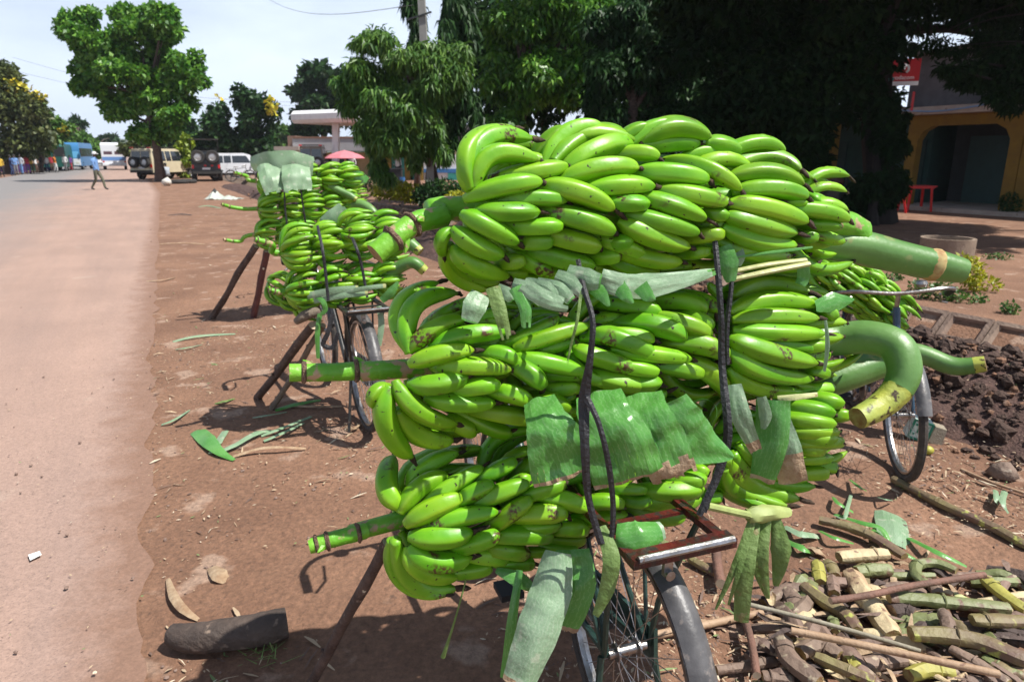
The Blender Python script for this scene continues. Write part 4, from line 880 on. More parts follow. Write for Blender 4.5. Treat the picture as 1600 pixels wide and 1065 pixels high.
# leaves, straps on the other loads
LP = dict(cols=6)
leaf('leaf_cover', 'large pale leaf laid over the top of the third load', [(392,256,6.8),(420,254,6.62),(455,256,6.62),(488,262,6.7)], [20,34,40,34], PALE, cat='leaf', sag=.05)
leaf('leaf_cover', 'pale folded leaf draped down the left front of the third load', [(418,256,6.62),(424,275,6.5),(432,300,6.45)], [34,38,34], PALE, sag=.08, fray=.1, rip=.1)
leaf('leaf_cover', 'pale notched leaf draped down the right front of the third load', [(462,258,6.62),(463,275,6.5),(466,299,6.45)], [42,44,42], PALE, sag=.06, fray=.15, rip=.1)
leaf('banana_leaf', 'green leaf sticking out right of the farthest load', [(545,272,16.9),(560,275,16.8),(573,284,16.7)], [8,16,14], LEAFM)
leaf('banana_leaf', 'pale leaf piece tucked between the second and third loads', [(505,352,3.98),(520,340,3.98),(536,322,4.0)], [22,26,14], PALE)
for i, (a, b, w) in enumerate((((480, 462), (560, 450), 11), ((490, 470), (575, 458), 9), ((520, 462), (603, 446), 8))):
    leaf('leaf_sheath', 'pale green leaf sheath under the second load, %s' % ('longest', 'lowest', 'reaching farthest right')[i], [(a[0], a[1], 3.70), ((a[0]+b[0])/2, (a[1]+b[1])/2-2, 3.68), (b[0], b[1], 3.70)], [w, w, w*.8], PALE, RIB, cols=3)
leaf('leaf_strip', 'light green leaf curl looping below the second load', [(492,462,3.70),(504,470,3.68),(508,484,3.68),(500,492,3.68)], [6,8,8,4], LEAFM, cols=3)
leaf('leaf_strip', 'green leaf blade hanging at the right of the black carrier', [(592,478,3.75),(596,505,3.72),(592,540,3.70)], [8,10,8], PALE, cols=3)
leaf('leaf_strip', 'bright green leaf tuft sticking out right of the second load', [(596,470,3.75),(612,455,3.75),(622,440,3.76)], [10,14,3], LEAFM, cols=3)
leaf('leaf_strip', 'long green leaf hanging down among the props of the second bicycle', [(500,490,3.72),(496,520,3.70),(497,560,3.70)], [7,8,5], LEAFM, cols=3)
strap('black strap round the left of the second load', [(496,352,3.82),(503,385,3.66),(508,420,3.65),(513,470,3.65)], [5,6,6,6])
strap('black strap round the right of the second load', [(543,355,3.9),(556,385,3.74),(565,415,3.75),(574,465,3.74)], [5,6,6,5])
strap('black strap round the left of the third load', [(444,296,6.48),(446,330,6.48),(450,362,6.5)], [3,3.4,3.4])
strap('black strap round the right of the third load', [(470,296,6.5),(474,325,6.52),(478,352,6.55)], [3,3.4,3.4])
strap('black tyre tube hanging in front of the second wheel', [(520,490,3.62),(512,520,3.60),(505,538,3.60),(520,542,3.6),(528,520,3.6)], [9,9,10,9,7])
# ------------------------------------------------------------------ cut stalks and litter at lower right
OFF = {
 'brown': mat('brown_old_stalk', (.23, .155, .115), (.13, .085, .065), 9, .7, .4, c3=(.34, .27, .19), c3t=.58, rnd=.15, stretch=(1, 1, 1), bscale=45),
 'mixed': mat('browning_green_stalk', (.21, .18, .07), (.15, .09, .065), 7, .6, .3, c3=(.36, .38, .09), c3t=.60, rnd=.12, bscale=45),
 'green': mat('old_green_stalk', (.15, .175, .065), (.21, .22, .10), 6, .55, .3, c3=(.16, .095, .06), c3t=.56, rnd=.1, bscale=50),
 'pale': mat('split_pale_stalk', (.60, .50, .30), (.40, .27, .16), 8, .75, .4, c3=(.16, .09, .06), c3t=.60, bscale=40),
 'dark': mat('rotting_stalk', (.05, .035, .032), (.09, .06, .05), 9, .8, .5, c3=(.16, .12, .10), c3t=.64, bscale=45),
 'yellow': mat('yellow_stalk', (.38, .34, .07), (.28, .27, .06), 9, .6, .25, c3=(.08, .04, .02), c3t=.60, bscale=45),
 'tan': mat('tan_cane', (.40, .27, .17), (.32, .20, .12), 12, .65, .2, c3=(.20, .11, .07), c3t=.62, bscale=60),
 'grey': mat('grey_cane', (.32, .29, .22), (.25, .22, .16), 12, .7, .2, bscale=60),
 'red': mat('reddish_twig', (.20, .10, .07), (.13, .07, .05), 14, .75, .4, bscale=60)}
OG = 'cut banana stalks thrown in a heap'
NAMED = []
def offcut(rows, ox, oy, s):
    for lab, pts, w, pal, zz in rows:
        P = []; wd = []
        for i, (x, y) in enumerate(pts):
            p = G(ox+x/s, oy+y/s, zz); P.append(p)
        r = w/s*depth(P[len(P)//2])/F/2*.92
        P = [p+V((0, 0, r*.3)) for p in P]
        Q = smooth(P, 5) if len(P) > 2 else [P[0].lerp(P[1], i/5)+V((0, 0, .006*sin(pi*i/5))) for i in range(6)]
        n = len(Q); cane = pal in ('tan', 'grey', 'red')
        sd = random.random()*30
        rr = [r*((1.0+.07*mnoise.noise(V((i*.8, sd, 0)))) if cane else (.92+.16*(1-abs(2*i/(n-1)-1))+.14*mnoise.noise(V((i*.45, sd, 0))))) for i in range(n)]
        if not cane: rr[0] *= .93; rr[-1] *= .86
        mm = M(); mm.tube(Q, rr, 12, 0, capm=1, jit=.04 if cane else .11, flat=1 if cane else random.uniform(.66, .95), ridge=0 if cane else .05)
        if not cane and n > 6:
            k = n//2+random.randint(-2, 2); d = (Q[k+1]-Q[k-1]).normalized(); mm.tube([Q[k]-d*.003, Q[k], Q[k]+d*.003], [rr[k]*.97, rr[k]*1.04, rr[k]*.97], 12, 0, cap=False, jit=.05)
        if cane:
            for k in range(2, n-1, 3): d = (Q[k+1]-Q[k-1]).normalized(); mm.tube([Q[k]-d*.004, Q[k], Q[k]+d*.004], [rr[k]*.98, rr[k]*1.08, rr[k]*.98], 10, 0, cap=False)
        o = mm.build('stick' if cane else 'stalk_offcut', [OFF[pal], PALEW if cane else (M_cut if pal != 'dark' else OFF['brown']), OFF['dark']])
        NAMED.append((sum(P, V())/len(P), lab, cane))
        tag(o, lab, 'stick' if cane else 'stalk offcut', 'sticks lying on the stalk heap' if cane else OG)
offcut([
 ('thick dark brown stalk at the back edge of the heap', [(330,370),(440,395),(560,440),(700,530)], 56, 'mixed', .03),
 ('cream split stalk with torn white inside near the back of the heap', [(415,535),(520,525),(625,520)], 72, 'pale', .05),
 ('short upright yellow stub near the tied leaf bundle', [(322,560),(328,600),(336,645)], 62, 'yellow', .05),
 ('brown stalk with a yellow patch sloping down in the left of the heap', [(265,655),(340,715),(450,785),(495,850)], 68, 'mixed', .05),
 ('rounded brown-grey stub at the left of the heap', [(195,680),(225,730),(235,785)], 84, 'brown', .03),
 ('wide pale-topped husk lying under the brown stick', [(465,610),(535,720),(650,880)], 100, 'pale', .04),
 ('stubby dark green stalk at the back of the heap', [(490,600),(560,590),(640,590)], 70, 'green', .05),
 ('curved grey-green elbow stalk at the back of the heap', [(800,650),(750,605),(760,560),(840,558),(925,590)], 52, 'green', .06),
 ('longest smooth green stalk across the middle of the heap', [(630,708),(760,715),(900,730),(1150,755)], 76, 'green', .07),
 ('brown stalk with yellow marks at the right edge of the heap', [(990,805),(1100,808),(1230,812)], 74, 'mixed', .08),
 ('peeled pale yellow stalk turning purple brown to the right', [(725,865),(860,872),(1020,900),(1230,985)], 92, 'mixed', .08),
 ('rough dark brown gnarled stalk at the front of the heap', [(170,890),(205,980),(330,1075)], 92, 'brown', .07),
 ('broad grey-brown stalk bend behind the gnarled stalk', [(245,950),(330,915),(420,965)], 86, 'brown', .04),
 ('green-yellow sided stalk at the front of the heap', [(315,960),(430,1010),(570,1070)], 58, 'mixed', .08),
 ('thick dark brown stalk under the tan cane', [(520,1000),(610,985),(700,975)], 84, 'brown', .03),
 ('bright yellow-green stub at the bottom of the heap', [(715,1045),(800,1020),(915,1035)], 72, 'yellow', .04),
 ('pale brown stalk at the left below the grey cane', [(45,910),(130,890),(215,860)], 62, 'brown', .02),
 ('dark withered lump in the middle of the heap', [(640,775),(690,770),(740,790)], 92, 'dark', .03),
 ('grey-brown stub leaning on the long green stalk', [(865,770),(885,815),(895,860)], 62, 'brown', .09),
 ('green and black striped leaf sheath at the far right', [(1045,625),(1120,690),(1230,765)], 66, 'yellow', .05),
 ('brown stalk sloping to the lower right corner', [(900,925),(1030,1000),(1150,1075)], 60, 'brown', .06),
 ('pale green stalk at the lower right corner', [(1040,965),(1120,1010),(1220,1050)], 56, 'green', .05),
 ('small pale stub behind the long green stalk', [(815,660),(860,675),(910,695)], 44, 'pale', .04),
 ('olive stub beside the yellow stub', [(365,555),(385,580),(400,615)], 58, 'mixed', .05),
 ('small brown pointed stub below the olive stub', [(385,625),(390,660),(395,690)], 58, 'brown', .05),
 ('brown stub cut off by the bottom of the picture', [(85,1045),(150,1050),(220,1062)], 64, 'brown', .04),
 ('dark stalk in the shade under the long green stalk', [(730,770),(790,795),(850,830)], 80, 'dark', .03),
 ('yellowish stub between the canes', [(445,985),(470,985),(500,1010)], 60, 'yellow', .05),
 ('short brown stalk at the left front edge', [(0,1005),(70,990),(145,980)], 56, 'brown', .02),
 ('dark flat stalk under the right edge of the heap', [(1090,870),(1160,885),(1230,905)], 70, 'dark', .04),
 ('grey stalk buried behind the grey cane', [(480,740),(560,800),(640,860)], 60, 'dark', .02),
 ('small bright green stub beside the wide husk', [(370,795),(395,810),(400,850)], 46, 'green', .04),
 ('brown stalk across the back middle of the heap', [(240,640),(300,640),(355,625)], 52, 'brown', .04),
 ('dull brown stalk under the elbow stalk', [(800,640),(830,665),(845,700)], 60, 'brown', .05),
 ('green stalk end behind the elbow stalk', [(640,610),(720,612),(830,610)], 40, 'green', .04),
 ('half buried stalk at the front left of the gnarled stalk', [(20,965),(90,940),(150,930)], 60, 'dark', .01),
 ('rotting brown stalk between the two lower right stalks', [(930,960),(1010,1005),(1060,1060)], 66, 'dark', .03),
 ('brown stalk with green underside at the right edge', [(1050,905),(1130,930),(1230,985)], 60, 'mixed', .05),
 ('brown stub at the bottom of the picture below the tan cane', [(880,1060),(960,1062),(1040,1070)], 60, 'brown', .03),
 ('long brown stick lying over the wide pale husk', [(380,718),(560,690),(720,655),(1045,605)], 32, 'red', .12),
 ('grey cane lying left to right over the heap', [(20,730),(300,800),(560,872),(770,935)], 23, 'grey', .11),
 ('longest tan cane with two black marks over the front of the heap', [(210,846),(420,888),(760,960),(1110,1035)], 36, 'tan', .12),
 ('short reddish twig standing at the left of the heap', [(12,800),(40,900),(62,1040)], 36, 'red', .06),
 ('long green-brown pole lying from the bicycle wheel to the right edge', [(650,192),(760,250),(900,320),(1080,400),(1240,492)], 44, 'mixed', .01),
 ('thin straw-coloured stick on the bare dirt at far right', [(945,148),(1080,205),(1230,255)], 14, 'tan', .005)], 1160, 680, 2.766)
offcut([
 ('tan stick behind the wheel in line with the tied leaf bundle', [(530,828),(660,800),(805,770)], 36, 'tan', .02),
 ('thicker tan stick seen through the spokes', [(270,880),(400,855),(560,815)], 40, 'tan', .015),
 ('reddish brown stub standing under the tied leaf bundle', [(605,510),(612,570),(625,645)], 46, 'red', .05),
 ('green-brown stalk under the carrier', [(490,535),(540,565),(600,600)], 42, 'mixed', .02),
 ('brown stalk lying right of the mudguard', [(605,1018),(690,1008),(770,1000)], 46, 'brown', .02),
 ('grey stalk under the carrier left side', [(335,455),(390,480),(440,500)], 44, 'green', .01),
 ('brown bent stalk left of the tied leaf bundle', [(700,700),(725,780),(740,840)], 34, 'brown', .03)], 900, 680, 2.766)
# more of the same heap, lying deeper
for i in range(46):
    x, y = random.uniform(1215, 1600), random.uniform(900, 1064)
    if y < 900+max(0, (1330-x))*.25: y = random.uniform(960, 1064)
    a = random.random()*pi; ln = random.uniform(.06, .16); p = G(x, y, .005); q = V((cos(a), sin(a)*.9, 0))*ln; b_ = V((-sin(a), cos(a), 0))*ln*random.uniform(-.35, .35)
    pal = random.choice(('brown', 'brown', 'dark', 'mixed', 'green', 'pale')); r = random.uniform(.018, .033); sd = random.random()*30
    Q = smooth([p-q, p+b_+V((0, 0, r)), p+q], 5); Q = [k_+V((0, 0, r*.4)) for k_ in Q]
    mm = M(); mm.tube(Q, [r*(.8+.3*mnoise.noise(V((k_*.5, sd, 0)))+.15*(1-abs(k_/5-1))) for k_ in range(len(Q))], 11, 0, capm=1, jit=.14, flat=random.uniform(.6, .95), ridge=.05)
    near = min((q_ for q_ in NAMED if not q_[2]), key=lambda q_: (q_[0]-p).length)[1]
    for w_ in (' in the', ' at the', ' under', ' near', ' beside', ' behind', ' sloping', ' across', ' over', ' with', ' turning', ' between', ' below', ' cut', ' leaning'): near = near.split(w_)[0]
    tag(mm.build('stalk_offcut', [OFF[pal], M_cut]), 'half buried %s stub lying %s the %s' % (dict(brown='brown', dark='blackish', mixed='browning green', green='green', pale='pale split')[pal], 'left of' if p.x < min((q_ for q_ in NAMED if not q_[2]), key=lambda q_: (q_[0]-p).length)[0].x else 'right of', near), 'stalk offcut', 'half buried stubs low in the stalk heap')
from collections import defaultdict
dl = defaultdict(list)
for o in list(COL.objects):
    if o.get('group') == 'half buried stubs low in the stalk heap': dl[o['label']].append(o)
for lab_, os_ in dl.items():
    if len(os_) > 1:
        os_.sort(key=lambda o_: o_.location.x/max(o_.location.y, .1))
        for i, o in enumerate(os_): o['label'] = lab_.replace('half buried ', '')+', '+('leftmost' if i == 0 else 'rightmost' if i == len(os_)-1 else 'middle')+' of '+('two' if len(os_) == 2 else 'these')
hs_ = M()
for i in range(75):
    p = G(random.uniform(1180, 1600), random.uniform(880, 1064), random.uniform(.02, .07)); a = random.random()*6.3; d = V((cos(a), sin(a), random.uniform(-.25, .25)))*random.uniform(.03, .10); s_ = d.cross(V((0, 0, 1))).normalized()*random.uniform(.004, .014); k_ = V((0, 0, random.uniform(.0, .02)))
    hs_.add([p-d-s_*.5, p-d+s_*.5, p+s_+k_, p-s_+k_*.6, p+d+s_*.3, p+d-s_*.2], [(0, 1, 2, 3), (3, 2, 4, 5)], random.randint(0, 2))
for i in range(60):
    p = G(random.uniform(1190, 1600), random.uniform(890, 1064), random.uniform(.015, .05)); a = random.random()*6.3; d = V((cos(a), sin(a), random.uniform(-.12, .2))).normalized(); s_ = d.cross(V((0, 0, 1))).normalized(); n_ = s_.cross(d); ln = random.uniform(.05, .14); r = random.uniform(.012, .028); sg_ = random.choice((1, -1)); bend = random.uniform(-.25, .25); mi_ = random.choice((1, 2, 2, 0, 3)); vs = []
    for k_ in range(7):
        t = k_/6-.5; w_ = r*(1-.7*abs(t)**1.5*2)*random.uniform(.85, 1.1)
        for j_ in range(6):
            an = -1.25+2.5*j_/5; vs.append(p+d*ln*2*t+s_*(bend*ln*(t*t*4-.5)+sin(an)*w_)+n_*sg_*(cos(an)-.6)*w_)
    hs_.add(vs, [(k_*6+j_, k_*6+j_+1, k_*6+j_+7, k_*6+j_+6) for k_ in range(6) for j_ in range(5)], mi_)
stuff(hs_.build('husk_litter', [DRY, OFF['dark'], OFF['brown'], OFF['pale']], smooth=False))
def groundleaf(name, label, pts, w, m, z=.02, edge=None, cols=4, group='leaf scraps on the dirt', **k):
    P = [G(x, y, zz) for (x, y), zz in zip(pts, [z*.3]+[z]*(len(pts)-2)+[z*.3])]
    wm = [a*depth(p)/F for a, p in zip(w, P)]
    leaf(name, label, P, wm, m, edge, cols=cols, world=True, side=(0, -.25, 1), sag=.12, group=group, **k)
R5 = lambda pts: [(1160+x/2.766, 680+y/2.766) for x, y in pts]
groundleaf('leaf_scrap', 'square torn green leaf piece lying behind the stalk heap', R5([(640,330),(655,400),(660,475)]), [44,48,44], PALE, .03, rip=.1)
for lab, pts, w, m in (
 ('long green leaf strip at the back of the heap running right', [(720,440),(840,500),(970,565)], [10,12,5], LEAFM), ('green leaf strip bent across the back of the heap', [(400,340),(520,375),(600,400),(640,470)], [8,11,10,6], LEAFM),
 ('dark green leaf strip beside the square leaf piece', [(570,405),(640,470),(760,540)], [12,16,4], LEAFM), ('pale leaf loop standing behind the heap', [(470,255),(455,310),(440,355),(400,345)], [5,6,6,4], PALE),
 ('small crossed leaf scrap behind the heap', [(395,265),(415,290),(480,330)], [6,8,6], LEAFM), ('dark leaf scrap near the right end of the pile', [(465,190),(500,215),(535,238)], [4,8,4], LEAFM),
 ('green leaf scrap with two lobes on bare dirt at right', [(1095,235),(1100,270),(1105,305)], [7,9,6], PALE), ('second lobe of green leaf on bare dirt at right', [(1135,240),(1125,285),(1150,335)], [9,9,4], PALE),
 ('green leaf strips left of the heap under the tied bundle', [(190,390),(250,420),(325,430)], [14,16,12], PALE), ('blue-green leaf litter behind the tied bundle', [(190,450),(260,480),(300,500)], [14,18,12], LEAFM),
 ('thin pale ribbon over the left of the heap', [(125,665),(220,670),(300,725)], [4,4,3], PALE), ('dark leaf strip at the left back of the heap', [(335,410),(400,440),(480,465)], [7,9,4], LEAFM),
 ('thin pale scrap on dirt behind the heap', [(580,265),(620,275),(650,280)], [3,4,2], PALE), ('tan bark flake beside the split stalk', [(300,480),(330,490),(350,510)], [14,18,12], DRY),
 ('dry curled husk left of the reddish stub', [(640,545),(655,600),(645,700)], [8,10,6], DRY), ('dry husk strip near the front of the heap', [(1080,1010),(1140,1020),(1180,1060)], [10,12,8], DRY),
 ('torn dry sheath beside the peeled stalk', [(890,910),(970,940),(1040,985)], [10,16,8], DRY), ('pale dry strip behind the long green stalk', [(850,650),(940,690),(1010,715)], [10,12,6], RIB)):
    groundleaf('leaf_scrap', lab, R5(pts), w, m, .05)
# left side scraps
for lab, pts, w, m in (
 ('folded bright green leaf on the dirt left of the near pile', [(308,672),(322,684),(340,702),(366,718)], [22,26,17,5], LEAFM), ('pale leaf flap on the folded green leaf', [(352,672),(340,690),(328,708)], [10,13,5], PALE),
 ('pale leaf strip running right from the folded leaf', [(335,708),(365,695),(402,675),(425,672)], [5,10,12,5], PALE), ('long pale leaf stem above the dry strip', [(408,680),(440,668),(486,650)], [6,7,5], PALE),
 ('long dry leaf strip curling right of the folded leaf', [(364,712),(405,700),(440,698),(478,700)], [7,7,6,4], DRY), ('pale green leaf strip beside the long stem', [(412,688),(445,674),(474,660)], [6,7,5], PALE),
 ('leaf strip on dirt below the third bicycle props', [(270,533),(310,524),(368,521)], [5,7,3], PALE), ('short twig of leaf under that strip', [(275,545),(290,543),(316,538)], [3,4,2], PALE),
 ('dry leaf lying at the road edge left of the log', [(262,903),(270,928),(286,950),(310,967)], [6,14,14,6], DRY), ('crumpled pale brown leaf on the dirt above the log', [(330,885),(342,895),(354,905)], [14,26,16], DRY),
 ('narrow green leaf scrap at the road edge', [(252,663),(272,655),(296,640)], [4,6,3], PALE), ('curled green scrap in the shade of the second bicycle', [(335,630),(350,626),(366,622)], [5,7,4], WILT),
 ('blue-green leaf under the second bicycle props', [(430,640),(465,630),(500,624)], [8,10,6], LEAFM), ('dry flat leaf sheath under the second bicycle', [(450,633),(490,634),(534,634)], [4,6,4], DRY),
 ('thin leaf strip left of the near pile stem', [(395,652),(420,648),(448,643)], [3,4,3], PALE), ('tan dry leaf under the second load', [(540,665),(552,668),(562,662)], [5,8,4], DRY),
 ('dry leaf fallen on the dirt beside the road', [(228,439),(252,437),(274,433)], [2,4,3], DRY), ('thin pale stick-like leaf on dirt near the road', [(248,381),(285,379),(320,381)], [2,3,2], DRY)):
    groundleaf('leaf_scrap', lab, pts, w, m, .03)
m = M(); m.quad(G(44, 866, .022), G(62, 860, .022), G(65, 866, .024), G(47, 875, .022)); tag(m.build('paper_scrap', [mat('white_paper', (.75, .75, .72))]), 'small white scrap of paper on the road', 'paper')
# blackened log
m = M(); q = smooth([G(268, 990, .05), G(300, 996, .05), G(345, 992, .055), G(400, 984, .055), G(448, 972, .055)], 5)
m.tube(q, smooth1([.034, .046, .052, .052, .056, .05], len(q)), 14, 0, capm=1, jit=.10)
tag(m.build('log', [mat('blackened_log', (.045, .032, .026), (.10, .07, .055), 7, .75, .6, c3=(.22, .16, .12), c3t=.62, bscale=40), mat('log_end', (.05, .04, .035), (.12, .09, .07), 30, .9, .4)]), 'short dark blackened log lying at the road edge', 'log')
g = M()
for i in range(26):
    a = G(385+random.random()*60, 1012+random.random()*26, .01); d = V((random.uniform(-1, 1), random.uniform(-.5, .5), random.uniform(.05, .5))).normalized()*random.uniform(.03, .09)
    s = d.cross(V((0, 0, 1))).normalized()*.0022; g.quad(a-s, a+s, a+d+s*.3, a+d-s*.3)
stuff(tag(g.build('grass_scraps', [WILT]), 'wisps of cut grass beside the log'))
# soil heap
SOIL = mat('dark_soil', (.06, .033, .026), (.105, .06, .046), 12, .95, .8, c3=(.17, .105, .08), c3t=.64, rnd=.2, bscale=60)
def clod(m, p, r, mi=0):
    n = 6; vs = []
    sx, sy, sz = random.uniform(.7, 1.3), random.uniform(.7, 1.3), random.uniform(.5, .95); rz = random.random()*6; sd = random.random()*99
    for i in range(4):
        a = pi*(i+.35)/4
        for j in range(n):
            b = 2*pi*j/n+rz; d = V((sin(a)*cos(b), sin(a)*sin(b), cos(a))); q = r*(1+.55*mnoise.noise(d*1.6+V((sd, 0, 0))))
            vs.append(V(p)+V((d.x*q*sx, d.y*q*sy, d.z*q*sz)))
    fs = [(i*n+j, (i+1)*n+j, (i+1)*n+(j+1) % n, i*n+(j+1) % n) for i in range(3) for j in range(n)]+[tuple(range(n)), tuple(reversed(range(18, 24)))]
    m.add(vs, fs, mi)
def heap_z(u, v): 
    e = max(0, 1-((v-4.75)/.72)**2); return .40*e*(.75+.5*mnoise.noise(V((u*1.3, v*1.1, 4)))) if u < 30 else .2*e
m = M()
us = np.concatenate([np.arange(-2, 12, .09), np.arange(12, 40, .4)])
vs_ = np.linspace(4.0, 5.5, 20); G_ = {}
for a, u in enumerate(us):
    for b, v in enumerate(vs_):
        z = heap_z(u, v)+(.05*mnoise.noise(V((u*4, v*4, 1)))+.03*mnoise.noise(V((u*11, v*11, 2))))*(heap_z(u, v) > .02)-.02; G_[a, b] = uv(u, v, z)
for a in range(len(us)-1):
    for b in range(len(vs_)-1): m.quad(G_[a, b], G_[a, b+1], G_[a+1, b+1], G_[a+1, b])
structure(m.build('soil_bank', SOIL, smooth=True))
m = M()
for i in range(6500):
    u = random.uniform(-1, 9) if i < 5600 else random.uniform(9, 30); v = random.gauss(4.72, .45)
    if v > 5.45 or v < 3.8: continue
    r = random.uniform(.008, .03) if random.random() < .85 else random.uniform(.03, .065)
    clod(m, uv(u, v, heap_z(u, v)+r*.2), r, 0 if random.random() < .8 else 1)
stuff(m.build('soil_clods', [SOIL, M_dirt], smooth=False))
STONE = mat('dusty_stone', (.24, .17, .13), (.16, .11, .085), 9, .9, .6, c3=(.30, .24, .19), c3t=.6, bscale=50)
for lab, px, py, r in (('pale squarish stone at the foot of the soil heap', 1566, 745, .05), ('round brown stone in the soil heap', 1500, 670, .04), ('brown stone at the right edge of the soil heap', 1575, 690, .045), ('rounded stone lying near the drain blocks', 1545, 560, .04)):
    m = M(); p = G(px, py, 0); clod(m, p+V((0, 0, r*.6)), r*1.2); tag(m.build('stone', [STONE], smooth=True), lab, 'stone', 'stones in the soil')
# carton and fruit
ct = root('carton', 'crushed green and white carton lying beside the wheel', 'carton', G(1450, 690))
p = G(1448, 672, .06); mt = Matrix.Translation(p) @ Matrix.Rotation(radians(-18), 4, 'Z') @ Matrix.Rotation(radians(14), 4, 'Y')
m = M(); m.box((-.045, 0, 0), (.11, .10, .12), mtx=mt, taper=.9); m.build('printed_side', [mat('carton_print_white', (.62, .70, .64), (.50, .60, .54), 20, .7)], ct, smooth=False)
m = M(); m.box((.052, .0, -.002), (.075, .098, .10), mtx=mt, taper=.8); m.build('torn_side', [mat('carton_board', (.26, .22, .16), (.33, .28, .21), 40, .9, .6)], ct, smooth=False)
m = M()
for z in (-.055, .055): m.box((-.045, -.052, z*.98), (.108, .004, .012), mtx=mt)
for x in (-.094, .004): m.box((x, -.052, 0), (.012, .004, .11), mtx=mt)
for k, (x, z, sx, sz) in enumerate(((-.045, .004, .034, .04), (-.075, .03, .012, .012), (-.018, .03, .012, .012), (-.075, -.028, .012, .012), (-.018, -.028, .012, .012))): m.box((x, -.052, z), (sx, .004, sz), mtx=mt)
m.build('print', [mat('carton_green', (.02, .20, .12))], ct, smooth=False)
m = M(); m.ball(G(1450, 703, .028), .028, 12, squash=(1.1, 1, .9)); tag(m.build('fruit', [mat('yellow_fruit', (.42, .38, .05), (.30, .30, .05), 12, .5)]), 'small yellow fruit on the dirt in front of the carton', 'fruit')
# ---- straw, chips and pebbles
CH = [mat('straw_chip', (.42, .31, .20)), mat('brown_chip', (.13, .08, .06)), mat('pale_chip', (.55, .46, .34)), mat('green_chip', (.16, .22, .08)), mat('pebble', (.24, .16, .125), (.17, .11, .085), 30)]
m = M()
def chip(p, ln, wd, mi, up=.25):
    a = random.random()*pi; d = V((cos(a), sin(a), random.uniform(-up, up)*.5))*ln*.5; s = V((-sin(a), cos(a), random.uniform(-.4, .4)))*wd*.5; c = V(p)+V((0, 0, abs(d.z)+.003)); b = V((0, 0, ln*random.uniform(-.05, .12)))
    m.add([c-d-s*.4, c-s+b, c+d-s*.3, c+d+s*.4, c+s+b, c-d+s*.3], [(0, 1, 4, 5), (1, 2, 3, 4)], mi)
for i in range(44000):
    q = random.random()
    if q < .34: u, v = random.uniform(.2, 7), random.uniform(-.1, 3.6)
    elif q < .62: u, v = random.gauss(.9, .8), random.gauss(2.2, .75)
    elif q < .80: u, v = random.uniform(.5, 9), random.gauss(4.1, .6)
    elif q < .92: u, v = random.uniform(3, 18), random.uniform(-.1, 4.6)
    else: u, v = random.uniform(1, 9), random.uniform(-4, -.1)
    if v > 5.2: continue
    if mnoise.noise(V((u*.9, v*.9, 31)))+.6*mnoise.noise(V((u*2.7, v*2.7, 11))) < random.uniform(-.35, .30): continue
    road_ = v < road_edge(u); p = uv(u, v, .02 if road_ else .004+(heap_z(u, v) if v > 4.05 else 0))
    if p.y < .9: continue
    big = random.random() < .10 and not road_
    ln = random.uniform(.03, .09) if big else random.uniform(.005, .024); wd = ln*random.uniform(.06, .2) if big else ln*random.uniform(.15, .5)
    if road_: ln *= .6
    r = random.random(); mi = 0 if r < .42 else 1 if r < .72 else 2 if r < .84 else 3 if r < .90 else 4
    if mi == 4: clod(m, p, random.uniform(.003, .009), 4)
    else: chip(p, ln, wd, mi)
stuff(m.build('straw_litter', CH, smooth=False))
# ---- concrete well ring and weeds beyond the drain
m = M(); c = G(1477, 400, 0); m.lathe([(.40, 0), (.40, .30), (.345, .30), (.345, .02), (0, .02)], 28, mtx=Matrix.Translation(c))
tag(m.build('concrete_ring', [M_conc]), 'round concrete well ring on the dirt beyond the drain', 'concrete ring')
GREENY = mat('yellow_green_leaf', (.42, .42, .02), (.28, .34, .02), 9, .5, 0, trans=.3, tint=.3); WEED = mat('weed_leaf', (.05, .13, .025), (.08, .18, .035), 9, .5, 0, trans=.25, tint=.3)
def leafcloud(cl, n, ln, wd, droop=.2, seed=1, flat=0, out=.5, fold=.15, bias=.55, axisdroop=0):
    """numpy leaf faces: cl = list of (centre, (rx, ry, rz))"""
    g = np.random.default_rng(seed); w = np.array([r[0]*r[1]*r[2] for c, r in cl])**.72; w = w/w.sum(); idx = g.choice(len(cl), n, p=w)
    C = np.array([tuple(c) for c, r in cl])[idx]; R = np.array([r for c, r in cl])[idx]
    d = g.normal(size=(n, 3)); d /= np.linalg.norm(d, axis=1)[:, None]; rad = g.random(n)**(1/ (3*(1-bias)+5*bias))
    P = C+d*R*rad[:, None]
    ax = g.normal(size=(n, 3)); ax[:, 2] *= (1-flat); ax += d*out; ax[:, 2] -= droop*2; ax /= np.linalg.norm(ax, axis=1)[:, None]
    nr = g.normal(size=(n, 3)); nr[:, 2] += .9; s = np.cross(ax, nr); s /= np.linalg.norm(s, axis=1)[:, None]+1e-9
    nn = np.cross(s, ax)
    l = ln*g.uniform(.65, 1.25, n)[:, None]; ww = wd*g.uniform(.7, 1.2, n)[:, None]
    a = P; m1 = P+ax*l*.45+nn*l*fold; tip = P+ax*l-nn*l*.1; tip[:, 2] -= axisdroop*l[:, 0]
    vs = np.stack([a, m1-s*ww*.5, tip, m1+s*ww*.5], 1).reshape(-1, 3)
    return vs, g.random(n)
